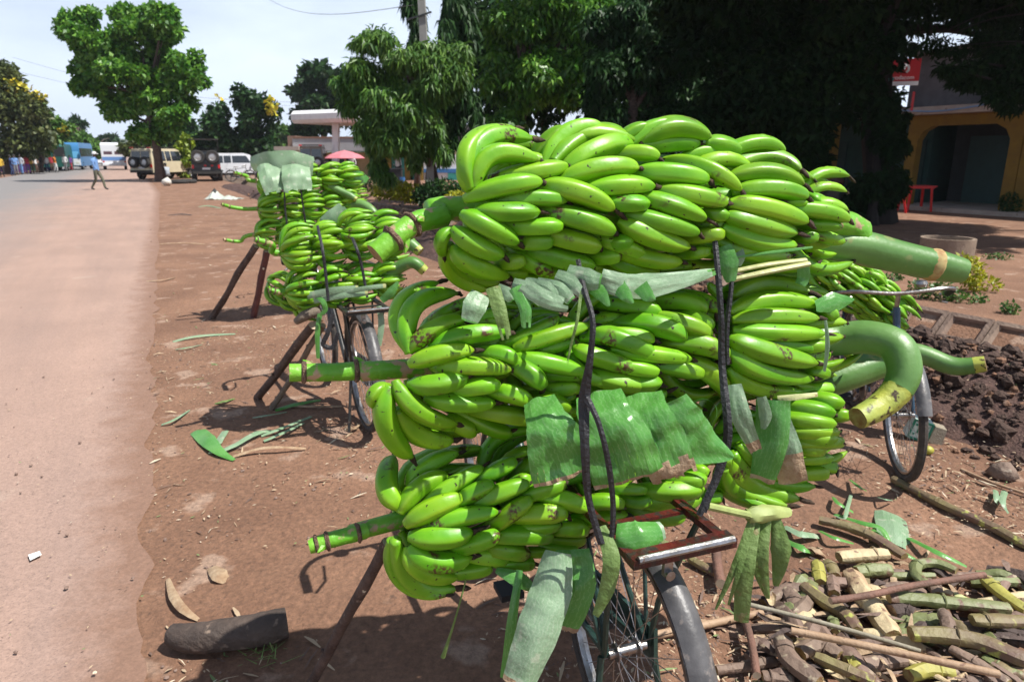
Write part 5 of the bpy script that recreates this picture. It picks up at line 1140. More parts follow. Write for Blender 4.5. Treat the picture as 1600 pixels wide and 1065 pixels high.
def leafmesh(name, vs, tint, m, parent, origin=None):
    n = len(vs)//4; me = bpy.data.meshes.new(name); o = wloc(parent) if origin is None else origin
    me.vertices.add(n*4); me.vertices.foreach_set('co', (vs-np.array(tuple(o))).astype(np.float32).ravel())
    me.loops.add(n*4); me.loops.foreach_set('vertex_index', np.arange(n*4, dtype=np.int32)); me.polygons.add(n)
    me.polygons.foreach_set('loop_start', np.arange(0, n*4, 4, dtype=np.int32)); me.polygons.foreach_set('loop_total', np.full(n, 4, dtype=np.int32))
    me.update(); me.validate()
    a = me.attributes.new('tint', 'FLOAT', 'POINT'); a.data.foreach_set('value', np.repeat(tint, 4).astype(np.float32))
    me.materials.append(m); ob = bpy.data.objects.new(name, me); COL.objects.link(ob); ob.parent = parent; LOC[ob] = wloc(parent); return ob
def shrub(name, label, base, cl, n, ln, wd, m, group=None, droop=0, stems=6, cat='shrub', **k):
    t = root(name, label, cat, base, group)
    leafmesh('foliage', *leafcloud(cl, n, ln, wd, droop, seed=len(label)*7+n, **k), m, t)
    mm = M()
    for i in range(stems):
        c, r = random.choice(cl); e = V(c)+V((random.uniform(-.5, .5)*r[0], random.uniform(-.5, .5)*r[1], 0)); b = V(base)
        mm.tube([b, b.lerp(e, .5)+V((random.uniform(-.03, .03), 0, .03)), e], [.006, .005, .003], 4)
    mm.build('stem', BARK, t); return t
def EL(px, py, Y, rx, ry, rz=None):
    p = at(px, py, Y); k = depth(p)/F; return (p, (rx*k, (rz if rz else (rx+ry)/2)*k, ry*k))
WG = 'weeds growing along the drain'
shrub('weed', 'yellow-green bush tuft beyond the drain, under the cut peduncle end', G(1518, 452), [EL(1515,424,8.2,22,20), EL(1535,444,8.2,30,10), EL(1500,410,8.3,10,12)], 420, .075, .035, GREENY, WG)
shrub('weed', 'low green creeping weed at the edge of the drain below the cut peduncle', G(1470, 470), [EL(1470,456,7.7,26,14), EL(1440,450,7.8,18,12), EL(1510,466,7.6,34,6)], 420, .06, .035, WEED, WG)
shrub('weed', 'small green weed sprig on bare soil at far right', G(1578, 490), [EL(1578,482,7.0,12,10)], 90, .05, .03, WEED, WG)
shrub('weed', 'small dark weed left of the handlebar behind the bananas', G(1395, 440), [EL(1395,436,9.0,14,9)], 120, .06, .03, WEED, WG)
shrub('weed', 'yellow-leaved weed showing between the pile and the cut peduncle', G(1265, 425), [EL(1268,408,9.4,22,14), EL(1295,412,9.4,10,10)], 240, .07, .035, GREENY, WG)
shrub('weed', 'tuft of green grass at the right edge of the soil heap', G(1595, 672), [EL(1597,664,3.9,9,8)], 130, .07, .006, WEED, WG, stems=2)
shrub('weed', 'green weed at the far right of the dirt yard', G(1560, 405), [EL(1560,402,10.9,22,5)], 120, .06, .03, WEED, WG)
# ------------------------------------------------------------------ trees
DBARK = mat('black_bark', (.010, .008, .007), (.018, .014, .012), 10, .95, .5)
FOL = {
 'mid': mat('leaf_mid_green', (.055, .16, .018), (.09, .20, .03), .8, .5, 0, trans=.28, tint=.45),
 'lush': mat('leaf_lush_green', (.07, .22, .02), (.12, .29, .035), .8, .42, 0, trans=.3, tint=.45),
 'dark': mat('leaf_dark_green', (.014, .050, .012), (.026, .078, .018), .8, .5, 0, trans=.2, tint=.45, spec=.25),
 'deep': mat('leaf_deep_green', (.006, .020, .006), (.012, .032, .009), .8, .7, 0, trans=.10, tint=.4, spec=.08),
 'olive': mat('leaf_olive', (.07, .105, .025), (.10, .125, .035), .8, .55, 0, trans=.25, tint=.45),
 'lime': mat('leaf_lime', (.16, .27, .015), (.22, .31, .02), .8, .5, 0, trans=.3, tint=.35),
 'yellow': mat('yellow_blossom', (.50, .44, .02), (.60, .54, .05), .8, .6, 0, trans=.2, tint=.2)}
def clumps(cl, k, f=.42, seed=0):
    g = random.Random(seed); out = []
    for c, r in cl:
        for i in range(k):
            while True:
                d = V((g.uniform(-1, 1), g.uniform(-1, 1), g.uniform(-1, 1)))
                if .25 < d.length < 1: break
            q = f*g.uniform(.65, 1.25)
            out.append((c+V((d.x*r[0], d.y*r[1], d.z*r[2]))*(1-q*.55), (r[0]*q, r[1]*q, r[2]*q*.85)))
    return out
def limbs(base, top, r, cl, n=7, seed=0, lean=.0):
    g = random.Random(seed); m = M(); base = V(base); top = V(top); pts = []
    for i in range(7):
        t = i/6; pts.append(base.lerp(top, t)+V((mnoise.noise(V((t*2, seed, 0))), mnoise.noise(V((t*2, seed, 9))), 0))*.25*r*6*sin(pi*t))
    m.tube(pts, [r*(1.45 if i == 0 else 1.05-.55*i/6) for i in range(7)], 9, jit=.12)
    for c, rr in g.sample(cl, min(n, len(cl))):
        t = g.uniform(.45, .95); a = base.lerp(top, t); b = V(c)
        mid = a.lerp(b, .5)+V((g.uniform(-.2, .2), g.uniform(-.2, .2), .25))*(b-a).length*.25
        q = smooth([a, mid, b], 4); m.tube(q, smooth1([r*.42, r*.26, r*.08], len(q)), 6)
    return m
def tree(name, label, base, top, r, cl, n, ln, wd, fol, k=7, f=.42, group=None, droop=.2, bloom=None, fold=.15, out=.5, flat=0, axisdroop=0, lk=8):
    t = root(name, label, 'tree', base, group); sd = len(label)*13+n
    cs = clumps(cl, k, f, sd)
    limbs(base, top, r, cs, lk, sd).build('trunk', DBARK if fol == 'deep' else BARK, t)
    leafmesh('crown', *leafcloud(cs, n, ln, wd, droop, sd, flat, out, fold, axisdroop=axisdroop), FOL[fol], t)
    if bloom: leafmesh('blossom', *leafcloud(bloom[0], bloom[1], ln*.7, wd*1.1, 0, sd+1), FOL['yellow'], t)
    return t
TG = 'trees along the road'
e = lambda Y, *L_: [EL(a, b, Y, c, d) for a, b, c, d in L_]
B1_ = G(252, 284)
tree('roadside_tree', 'tall leafy tree standing alone at the road edge beside the cream off-road car', B1_, at(228, 120, 44.2), .27,
     e(44.2, (118,45,30,24), (165,72,58,50), (225,42,66,42), (148,125,36,34), (215,118,72,56), (290,112,38,38), (268,168,44,38), (192,168,34,22), (240,205,40,18), (105,48,14,8), (135,25,26,16)),
     36000, .33, .24, 'lush', k=26, f=.29, droop=.25, fold=.22, lk=22)
tree('creeper_tree', 'narrow bright green creeper-covered column behind the black off-road car', G(287, 277), at(287, 215, 51), .15, e(51, (287,225,13,20), (288,250,14,20), (286,268,11,10)), 2600, .26, .2, 'lime', k=6, f=.6, droop=.6)
tree('flowering_tree', 'dark round tree with yellow flowers behind the white car', G(385, 267), at(388, 200, 66), .25,
     e(66, (378,150,34,22), (402,185,33,40), (352,195,38,34), (330,228,38,26), (408,228,26,20), (375,225,40,24)), 6500, .55, .36, 'dark', k=8, group=TG, bloom=(e(65, (424,166,7,14), (340,150,4,4)), 70))
tree('shade_tree', 'big dark tree rising behind the white petrol station canopy', G(505, 262), at(505, 150, 82), .4,
     e(82, (500,118,42,24), (478,152,30,28), (515,165,52,40), (480,205,26,34), (530,125,30,24)), 6500, .75, .5, 'dark', k=8, group=TG)
tree('round_tree', 'small round tree between the flowering tree and the petrol station', G(440, 256), at(440, 225, 120), .3, e(120, (438,215,18,16), (452,222,12,12)), 900, 1.0, .7, 'mid', k=6, group=TG)
# left-hand row
tree('flowering_tree', 'largest flowering tree at the left edge with a yellow crown top', G(12, 272), at(20, 170, 62), .28,
     e(62, (0,150,44,50), (38,190,44,50), (-20,120,50,40), (15,225,52,30), (55,212,30,26)), 8500, .5, .3, 'olive', k=9, group=TG, bloom=(e(61.5, (30,140,20,12), (55,150,14,8), (10,130,20,10)), 170))
tree('flowering_tree', 'leaning olive tree second from the left edge, a few yellow flowers', G(62, 270), at(70, 200, 68), .25, e(68, (72,192,28,32), (92,210,28,18), (58,224,30,18)), 4200, .55, .32, 'mid', k=8, group=TG, bloom=(e(67.5, (100,203,8,5)), 40))
tree('tall_thin_tree', 'dark tree standing up behind the left row above the blue bus', G(121, 260), at(121, 205, 125), .3, e(125, (122,192,13,9), (120,205,9,9)), 700, 1.0, .6, 'dark', k=6, group=TG)
tree('roadside_tree', 'hazy tree over the blue bus', G(130, 262), at(130, 225, 105), .3, e(105, (130,220,18,15), (148,230,16,14), (115,225,14,14)), 1500, .8, .5, 'mid', k=7, group=TG)
tree('roadside_tree', 'far grey-green tree at the end of the left row', G(160, 256), at(162, 230, 170), .4, e(170, (165,222,18,12), (178,228,12,12), (150,236,16,12)), 1400, 1.2, .8, 'dark', k=7, group=TG)
tree('roadside_tree', 'farthest pale tree in line with the white truck', G(186, 252), at(186, 232, 260), .4, e(260, (186,232,8,8), (180,238,12,8)), 500, 1.8, 1.2, 'mid', k=6, group=TG)
tree('roadside_tree', 'olive tree behind the cream off-road car', G(222, 263), at(222, 225, 80), .3, e(80, (220,222,22,16), (245,232,22,18), (205,230,14,14)), 2400, .65, .45, 'olive', k=7, group=TG)
tree('roadside_tree', 'dark tree behind the lone roadside tree trunk', G(262, 262), at(262, 220, 78), .3, e(78, (262,218,26,24), (300,215,20,24), (285,240,26,16)), 2600, .65, .45, 'dark', k=7, group=TG)
tree('roadside_tree', 'dark tree directly behind the black off-road car', G(322, 262), at(320, 225, 76), .3, e(76, (318,222,24,22), (345,238,24,14)), 2000, .65, .45, 'mid', k=7, group=TG)
# far woods closing the horizon
fw = []; 
g_ = random.Random(5)
for i in range(60):
    a = g_.uniform(-60, 60); d = g_.uniform(230, 420); x, y = sin(radians(a))*d, cos(radians(a))*d
    u_, v_ = -x*sin(HD)+y*cos(HD), x*cos(HD)+y*sin(HD)
    if -14 < v_ < 9: continue
    fw.append((V((x, y, 4.5)), (9, 9, g_.uniform(4, 6.5))))
fo_ = root('far_wood', 'far wood closing the horizon', 'wood', (0, 300, 0)); o = leafmesh('far_wood', *leafcloud(clumps(fw, 4, .5), 16000, 1.8, 1.2, .2, 3), FOL['mid'], None, origin=V((0, 0, 0)))
bpy.data.objects.remove(fo_); stuff(o)
# middle: drooping mango-like tree and mast trees
tree('mango_tree', 'spreading mango tree with drooping leaf rosettes in front of the shop and petrol station', G(684, 300), at(640, 120, 20), .16,
     e(20, (588,62,44,22), (560,118,44,30), (640,105,58,34), (615,160,74,40), (560,150,34,26), (690,130,40,30), (668,88,42,24), (705,105,34,40), (610,205,50,40)), 24000, .25, .062, 'mid', k=12, f=.42, droop=.75, fold=.12, axisdroop=.25, lk=14)
tree('drooping_tree', 'leafy column of foliage hanging over the yellow shrubs at the left of the shop', G(590, 300), at(592, 215, 21), .07,
     e(21, (592,235,24,34), (588,200,30,22), (598,270,16,14)), 7000, .25, .06, 'mid', k=10, f=.4, droop=1.0, axisdroop=.3)
tree('drooping_tree', 'thin tree hiding the shop doors beside the mango trunk', G(668, 305), at(672, 205, 21.5), .10,
     e(21.5, (672,205,28,30), (650,240,16,22), (690,240,18,24)), 6500, .24, .06, 'mid', k=10, f=.4, droop=.9, axisdroop=.3)
MG = 'tall narrow mast trees'
tree('mast_tree', 'tall narrow drooping mast tree left of the concrete pole', G(652, 296), at(650, -200, 27), .12, e(27, (648,30,17,50), (649,-60,14,60), (650,-150,10,60)), 6000, .36, .08, 'dark', k=14, f=.4, group=MG, droop=1.3, axisdroop=.35)
tree('mast_tree', 'tall narrow drooping mast tree right of the concrete pole', G(745, 305), at(712, -240, 22), .13, e(22, (712,60,30,60), (716,-40,27,70), (712,160,34,50), (722,-150,20,80), (745,215,24,40), (700,215,16,30)), 13000, .32, .075, 'dark', k=14, f=.42, group=MG, droop=1.3, axisdroop=.35)
tree('shade_tree', 'sunlit leafy tree right of the mast trees', G(800, 318), at(820, 60, 24), .2,
     e(24, (800,40,56,44), (860,30,60,50), (780,120,40,44), (840,130,60,50), (920,20,50,50), (790,200,34,44), (900,110,50,50), (850,-60,90,50)), 26000, .26, .11, 'lush', k=11, f=.46, droop=.55, axisdroop=.15)
tree('feathery_tree', 'darker feathery tree behind the middle of the banana pile', G(985, 330), at(990, 60, 21.5), .2,
     e(21.5, (960,120,50,60), (1020,90,56,60), (1060,150,46,50), (940,200,50,50), (1020,210,60,50), (1080,60,50,60), (960,40,50,40)), 30000, .24, .085, 'dark', k=11, f=.46, droop=.6, axisdroop=.2)
# the big dark tree at right
BT = e(17, (1120,40,110,80), (1240,20,130,80), (1370,10,120,70), (1180,150,90,70), (1090,180,60,60), (1260,140,80,60), (1330,80,90,60), (1240,225,60,50), (1520,20,110,45), (1600,70,70,35), (1338,160,36,50), (1345,82,30,26), (1385,165,16,14))
BT += e(23, (1388,146,24,20), (1360,120,26,30))+e(15, (1200,-140,260,110), (1450,-160,260,120), (1620,-60,120,70), (1050,-120,160,110), (1750,-180,220,140))+e(12.5, (1350,-420,420,140), (1700,-380,360,160), (1900,-150,200,140))
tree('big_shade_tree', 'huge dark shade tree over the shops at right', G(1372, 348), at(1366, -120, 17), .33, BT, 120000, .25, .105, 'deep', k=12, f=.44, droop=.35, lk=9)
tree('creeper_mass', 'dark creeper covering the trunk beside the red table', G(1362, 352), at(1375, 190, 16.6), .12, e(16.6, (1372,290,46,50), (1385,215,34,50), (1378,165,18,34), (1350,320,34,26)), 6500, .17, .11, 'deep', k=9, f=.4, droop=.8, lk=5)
tree('bough', 'thin feathery bough against the sky above the grey shop roof', G(1790, 372), at(1640, -40, 15.5), .05, e(15.5, (1440,72,40,16), (1490,78,44,14), (1540,62,40,18)), 1500, .13, .045, 'deep', k=10, f=.4, droop=.4, lk=5)
tree('bough', 'feathery boughs hanging in front of the grey upper wall at the top right', G(1700, 360), at(1640, 60, 14.5), .12, e(14.5, (1545,118,60,22), (1500,105,40,14), (1590,150,50,26), (1600,95,50,26)), 5200, .17, .06, 'deep', k=9, f=.36, droop=.5, lk=8)
for i, (px, cl, n_) in enumerate(((850, ((840,120,110,120), (780,60,60,80), (900,40,80,80)), 9000), (985, ((990,130,100,110), (940,30,90,80), (1040,20,80,90)), 9000), (1130, ((1120,150,90,110), (1180,60,90,90), (1080,60,60,70)), 9000))):
    tree('shade_tree', 'dense dark background tree behind the bananas, %s' % ('nearest to the mast trees', 'second from the mast trees', 'nearest to the huge shade tree')[i], G(px, 298), at(px, 60, 29), .22, e(29, *cl), n_, .42, .22, 'dark', k=12, f=.48, group=None, droop=.4, lk=8)
# shrubs by the drain
SG = 'shrubs in the bed behind the drain'
GOLD = GREENY
shrub('shrub', 'longest yellow-green shrub in the bed left of the dark bush', G(625, 322), [EL(605,298,22,26,14), EL(640,302,21.5,26,14), EL(622,292,22.2,18,8)], 1500, .12, .07, GOLD, SG)
shrub('shrub', 'dark glossy bush under the mango tree trunk', G(690, 324), [EL(690,300,21,34,20), EL(665,305,20.6,20,16), EL(715,305,20.6,22,18)], 1800, .13, .07, FOL['dark'], SG)
shrub('shrub', 'small round yellow-green shrub left of the banana pile', G(720, 330), [EL(717,310,18.5,20,11), EL(708,318,18.4,12,8)], 700, .10, .055, GOLD, SG)
shrub('shrub', 'low green plant in the bed at the shop end', G(575, 300), [EL(575,290,26,14,7)], 220, .12, .06, WEED, SG)
shrub('shrub', 'small leafy plant at the foot of the right building arch', G(1578, 336), [EL(1578,318,19,14,16)], 300, .12, .05, FOL['dark'], SG)

# ------------------------------------------------------------------ buildings
YEL = mat('yellow_wall_paint', (.23, .145, .02), (.19, .115, .02), 3, .85, .1, c3=(.15, .09, .028), c3t=.66)
CREAMW = mat('cream_wall', (.50, .40, .22), (.44, .34, .19), 2, .85, .1)
GREYW = mat('grey_render', (.15, .135, .145), (.115, .105, .11), 3, .9, .4, c3=(.11, .10, .10), c3t=.62, bscale=30)
FASC = mat('pale_fascia', (.46, .40, .35), (.38, .32, .28), 3, .85, .1, c3=(.25, .19, .15), c3t=.62)
TEAL = mat('teal_paint', (.04, .30, .25), (.03, .25, .21), 3, .6)
DKT = mat('dark_teal_door', (.014, .05, .052), (.018, .06, .06), 4, .6)
DARK = mat('dark_interior', (.012, .012, .014))
WHITE = mat('white_paint', (.80, .80, .80), (.70, .70, .71), 3, .6)
ROOFM = mat('rusty_roof_sheet', (.16, .11, .09), (.10, .07, .06), 3, .7, .2)
REDS = mat('red_sign', (.45, .012, .018), rough=.4); BLU = mat('blue_paint', (.04, .17, .42), rough=.5)
def rbox(m, u0, u1, v0, v1, z0, z1, mi=0):
    p = [uv(a, b, z) for z in (z0, z1) for a, b in ((u0, v0), (u0, v1), (u1, v1), (u1, v0))]
    m.add(p, [(3, 2, 1, 0), (4, 5, 6, 7), (0, 1, 5, 4), (1, 2, 6, 5), (2, 3, 7, 6), (3, 0, 4, 7)], mi)
VB = 21.4
rb = root('shop_building', 'grey and yellow shop with a wide arched porch at right, red sign at its end', 'building', uv(9, VB+2, 0))
m = M(); rbox(m, 2.0, 14.0, VB+.35, VB+9, 3.02, 4.55); m.build('wall', GREYW, rb, smooth=False)
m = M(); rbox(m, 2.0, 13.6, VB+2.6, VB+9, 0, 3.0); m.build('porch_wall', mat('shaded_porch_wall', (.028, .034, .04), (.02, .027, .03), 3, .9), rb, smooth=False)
m = M(); rbox(m, 1.8, 14.0, VB-.35, VB+.9, 2.78, 3.0); m.build('canopy_slab', FASC, rb, smooth=False)
m = M(); rbox(m, 1.8, 14.2, VB+.1, VB+9.2, 4.56, 4.66); m.build('roof', ROOFM, rb, smooth=False)
# arched porch front: yellow frame with cut corners
def arch(u0, u1, name='arch'):
    m = M(); w = .32; zt = 2.77; zi = 2.46; c = .42
    inn = [(u0+w, 0), (u0+w, zi-c), (u0+w+c*.35, zi-c*.35), (u0+w+c, zi), (u1-w-c, zi), (u1-w-c*.35, zi-c*.35), (u1-w, zi-c), (u1-w, 0)]
    outp = [(u0, 0), (u0, zi-c), (u0, zt-.2), (u0+w+c, zt), (u1-w-c, zt), (u1, zt-.2), (u1, zi-c), (u1, 0)]
    outp[2] = (u0, zt); outp[5] = (u1, zt)
    for i in range(7):
        a, b, c2, d = inn[i], inn[i+1], outp[i+1], outp[i]
        for v, s in ((VB, 1), (VB+.28, -1)):
            q = [uv(x, v, z) for x, z in (a, b, c2, d)]; m.add(q if s > 0 else q[::-1], [(0, 1, 2, 3)])
        m.quad(uv(a[0], VB, a[1]), uv(a[0], VB+.28, a[1]), uv(b[0], VB+.28, b[1]), uv(b[0], VB, b[1]))
        m.quad(uv(d[0], VB, d[1]), uv(d[0], VB+.28, d[1]), uv(c2[0], VB+.28, c2[1]), uv(c2[0], VB, c2[1]))
    return m.build(name, YEL, rb, smooth=False)
arch(10.35, 13.6); arch(7.08, 10.33); arch(3.8, 7.06)
for ua, ub in ((11.9, 13.1), (10.7, 11.6), (8, 9.4)):
    m = M(); rbox(m, ua, ub, VB+2.54, VB+2.59, 0.12, 2.2); m.build('door', DKT, rb, smooth=False)
m = M(); q = smooth([uv(13.7, VB-.37, 2.93), uv(12.6, VB-.38, 2.85), uv(11.6, VB-.38, 2.92), uv(10.9, VB-.37, 3.02)], 6); m.tube(q, .02, 6); m.build('cable', mat('blue_hose', (.2, .35, .6)), rb)
m = M(); rbox(m, 2, 13.6, VB-.7, VB+2.6, 0, .12); m.build('step', FASC, rb, smooth=False)
# sign: red panel with white ring-and-tail emblem and lettering
def text3(txt, parent, loc, xdir, zdir, size, m_, name='lettering', align='CENTER'):
    c = bpy.data.curves.new(name, 'FONT'); c.body = txt; c.size = size; c.align_x = align; c.align_y = 'CENTER'; c.extrude = .004
    o = bpy.data.objects.new('tmp', c); COL.objects.link(o); dg = bpy.context.evaluated_depsgraph_get(); me = bpy.data.meshes.new_from_object(o.evaluated_get(dg)); bpy.data.objects.remove(o)
    me.materials.clear(); me.materials.append(m_); ob = bpy.data.objects.new(name, me); COL.objects.link(ob); ob.parent = parent
    x = V(xdir).normalized(); z = V(zdir).normalized(); n = x.cross(z); mt = Matrix((x, z, n)).transposed().to_4x4(); mt.translation = V(loc)-wloc(parent); ob.matrix_local = mt; return ob
sc_ = at(1412, 114, 20.2); sg = root('shop_sign', 'red sign with a white ring emblem at the end of the grey shop wall', 'sign', sc_)
sx = V((.97, -.22, 0)).normalized(); sn = V((sx.y, -sx.x, 0)); 
if sn.y > 0: sn = -sn
def spanel(m, x0, x1, z0, z1, d0, d1): 
    vs = [sc_+sx*x+V((0, 0, z))+sn*d for d in (d0, d1) for x, z in ((x0, z0), (x1, z0), (x1, z1), (x0, z1))]
    m.add(vs, [(3, 2, 1, 0), (4, 5, 6, 7), (0, 1, 5, 4), (1, 2, 6, 5), (2, 3, 7, 6), (3, 0, 4, 7)])
m = M(); spanel(m, -.40, .40, -.22, .36, -.03, .03); m.build('panel', REDS, sg, smooth=False)
m = M(); spanel(m, -.40, .40, -.33, -.225, -.03, .03); m.build('bottom_strip', WHITE, sg, smooth=False)
m = M(); torus(m, (0, 0, 0), .105, .032, 24, 6, a0=radians(-60), a1=radians(240)); 
vs2 = [sc_+sx*x+V((0, 0, z+.10))+sn*(.034+abs(y)*.1) for x, y, z in m.v]; m.v = [tuple(p) for p in vs2]
m.tube([sc_+sx*.05+V((0, 0, .20))+sn*.036, sc_+sx*.0+V((0, 0, .15))+sn*.036, sc_+sx*-.02+V((0, 0, .08))+sn*.036], [.012, .03, .03], 6); m.build('emblem', WHITE, sg)
text3('vodacom', sg, sc_+V((0, 0, -.13))+sn*.035, sx, (0, 0, 1), .15, WHITE)
m = M(); spanel(m, .30, .36, -1.0, -.5, -.03, .02); m.build('lower_strip', REDS, sg, smooth=False)
# the lower row of shops continuing to the left
lb = root('shop_row', 'low dark row of shops with yellow columns behind the shade tree', 'building', uv(20, VB+2, 0))
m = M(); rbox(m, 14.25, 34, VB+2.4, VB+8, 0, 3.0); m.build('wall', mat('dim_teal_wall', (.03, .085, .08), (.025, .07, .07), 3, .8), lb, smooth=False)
m = M(); rbox(m, 14.22, 34, VB-.4, VB+8, 2.9, 3.1); m.build('roof', ROOFM, lb, smooth=False)
for k in range(6):
    m = M(); rbox(m, 16.2+3*k, 16.48+3*k, VB, VB+.28, 0, 2.89); m.build('column', YEL, lb, smooth=False)
    m = M(); rbox(m, 14.4+3*k, 15.5+3*k, VB+2.33, VB+2.39, 0, 2.1); m.build('door', DKT, lb, smooth=False)
# middle shop
SY = 47.0
ms = root('shop_building', 'yellow and teal shop behind the mango tree with a magenta sign', 'building', at(660, 280, SY)*1)
def sb(name, x0, x1, y0, y1, m_, d=.3, off=0, parent=ms):
    a = at(x0, y1, SY); b = at(x1, y0, SY); z0 = max(a.z, 0) if y1 > 270 else a.z
    m = M(); m.box(((a.x+b.x)/2, SY+off+d/2, (z0+b.z)/2), (abs(b.x-a.x), d, b.z-z0)); return m.build(name, m_, parent, smooth=False)
sb('wall', 596, 800, 226, 283, CREAMW, 6, .35); sb('upper_wall', 606, 800, 194, 225, GREYW, 6, .30); sb('awning', 600, 670, 225, 234, WHITE, 1.2, -.9)
for x0, x1 in ((604, 611), (634, 640), (655, 660)): sb('pillar', x0, x1, 234, 283, YEL, .3, -.3)
for x0, x1 in ((611, 617), (628, 634), (645, 654), (596, 603)): sb('teal_panel', x0, x1, 238, 282, TEAL, .12, .1)
for x0, x1 in ((617.5, 627.5), (640.5, 644.5)): sb('doorway', x0, x1, 240, 282, DARK, .1, .2)
sb('white_wall', 662, 800, 242, 283, WHITE, .1, .15); sb('blue_stripe', 662, 800, 264, 270, BLU, .1, .03); sb('teal_band', 700, 800, 270.5, 283, TEAL, .1, .04)
sgm = root('shop_sign', 'magenta and black sign on the grey upper wall of the middle shop', 'sign', at(622, 212, SY))
sb('panel', 612, 634, 198, 218, mat('magenta_sign', (.30, .02, .12)), .12, .05, sgm); sb('black_band', 612, 634, 198, 205, DARK, .14, .03, sgm); sb('white_patch', 616, 630, 206, 211, WHITE, .13, .04, sgm)
tb = root('table', 'black covered table in the doorway of the middle shop', 'table', G(617, 284))
m = M(); p = G(618, 285); m.box(p+V((0, 0, .40)), (.85, .5, .78)); m.build('cloth', DARK, tb, smooth=False); m = M(); m.box(p+V((0, 0, .82)), (.95, .6, .05)); m.build('tabletop', mat('dark_top', (.03, .03, .035)), tb, smooth=False)
for lab, px, col in (('white bucket beside the black table of the middle shop', 606, WHITE), ('blue bucket beside the black table of the middle shop', 629, BLU)):
    m = M(); m.lathe([(0, 0), (.13, 0), (.17, .34), (.155, .34), (.12, .02), (0, .02)], 14, mtx=Matrix.Translation(G(px, 286))); tag(m.build('bucket', col), lab, 'bucket', 'buckets at the shop')
# petrol station
PY = 56
ps = root('petrol_station', 'cream petrol station building with grey roof fascia and a pale column', 'building', at(500, 272, PY))
SY = PY
sb('wall', 470, 600, 238, 275, CREAMW, 6, 1.6, ps); sb('roof_fascia', 458, 600, 216, 236, mat('grey_fascia', (.42, .42, .44), (.36, .35, .36), 1, .8), 7, 0, ps); sb('fascia_trim', 457, 601, 213.5, 216.5, mat('brown_trim', (.22, .12, .08)), 7.1, -.05, ps)
sb('porch_roof', 432, 470, 229, 235, FASC, 5, -.6, ps); sb('end_wall', 447, 458, 212, 229, mat('brown_end', (.24, .15, .11)), 5, .5, ps)
for x0, x1 in ((460, 466), (586, 592)): sb('column', x0, x1, 236, 273, CREAMW, .35, .0, ps)
for x0, x1 in ((478, 486), (500, 520), (535, 550)): sb('window', x0, x1, 246, 262, DARK, .1, 1.53, ps)
sb('door', 524, 532, 246, 274, DKT, .1, 1.52, ps); sb('price_board', 508, 528, 238, 242, mat('amber_board', (.5, .28, .02)), .1, 1.4, ps)
CY = 47; cn = root('station_canopy', 'white petrol station canopy on a single post, rounded edge', 'canopy', at(520, 275, CY))
c = at(515, 183, CY); m = M(); L_ = 3.0
prof = [(-2.4, -.42), (2.4, -.42), (2.62, -.2), (2.62, .15), (2.35, .38), (-2.35, .38), (-2.62, .15), (-2.62, -.2)]
mt = Matrix.Translation(c+V((.9, 1.6, .05))) @ Matrix.Rotation(radians(90-28), 4, 'Z')
m.prism(prof, 2.7); m.v = [tuple(mt @ V(p)) for p in m.v]; m.build('slab', WHITE, cn)
m = M(); m.beam(at(524, 282, CY+1), c+V((.15, 1, -.35)), .42, .42); m.build('post', WHITE, cn, smooth=False)
# umbrella, seller
um = root('parasol', 'pink market parasol in front of the petrol station', 'parasol', at(538, 276, 45))
p = at(538, 238, 45); m = M(); m.lathe([(.02, .12), (.5, .02), (1.0, -.16), (1.3, -.36), (1.27, -.38), (.95, -.2), (.02, .06)], 8, mtx=Matrix.Translation(p)); m.build('canopy', mat('pink_cloth', (.75, .28, .32), (.70, .24, .28), 3, .8, trans=.3), um, smooth=False)
m = M(); m.tube([V((p.x, p.y, 0)), p+V((0, 0, .15))], .025, 6); m.build('pole', WHITE, um)
m = M(); q = G(533, 283); m.box(q+V((0, 0, .85)), (1.5, .7, .06)); 
for sx_ in (-1, 1): m.box(q+V((sx_*.65, 0, .41)), (.06, .6, .82))
tag(m.build('market_table', BARK2, smooth=False), 'market table under the pink parasol', 'table')
m = M(); m.ball(G(556, 283, .35), .38, 10, squash=(1, .8, .95)); m.box(G(556, 283, .06), (.5, .5, .12)); tag(m.build('red_bin', [mat('red_plastic', (.50, .012, .012), rough=.35)]), 'rounded red tub right of the pink parasol', 'tub')
# concrete pole, wires
PO = at(668, 243, 25); pole = root('utility_pole', 'grey concrete electricity pole between the two mast trees', 'pole', (PO.x, PO.y, 0))
m = M(); a, b = G(672, 312), at(664, -260, 25); a = V((PO.x+.1, PO.y, 0)); b = V((PO.x-.15, PO.y, 12)); m.beam(a, b, .24, .24); m.build('post', mat('pole_concrete', (.36, .35, .33), (.29, .28, .26), 4, .9, .2), pole, smooth=False)
m = M(); m.beam(b+V((-.9, 0, -.6)), b+V((.9, 0, -.6)), .10, .10); m.build('crossarm', BARK, pole, smooth=False)
m = M(); z = at(668, 28, 25).z; m.beam(V((PO.x-.55, PO.y-.15, z-.1)), V((PO.x+.3, PO.y-.15, z+.15)), .05, .05); m.build('bracket', BLK, pole, smooth=False)
for i, (p0, p1) in enumerate(((V((PO.x-.3, PO.y, at(668, 8, 25).z)), at(380, -30, 62)), (at(480, 160, 70), at(20, 90, 75)), (at(505, 165, 70), at(10, 108, 75)))):
    m = M(); q = [p0.lerp(p1, t/14)+V((0, 0, -1.2*sin(pi*t/14))) for t in range(15)]; m.tube(q, .011, 4)
    tag(m.build('power_line', BLK), ('thin power line running left from the concrete pole', 'upper thin power line crossing the sky behind the roadside tree', 'lower thin power line crossing the sky behind the roadside tree')[i], 'power line')
lp = root('lamp_post', 'white and teal tube lamp on a bracket at the corner of the grey shop', 'lamp', at(1380, 190, 17))
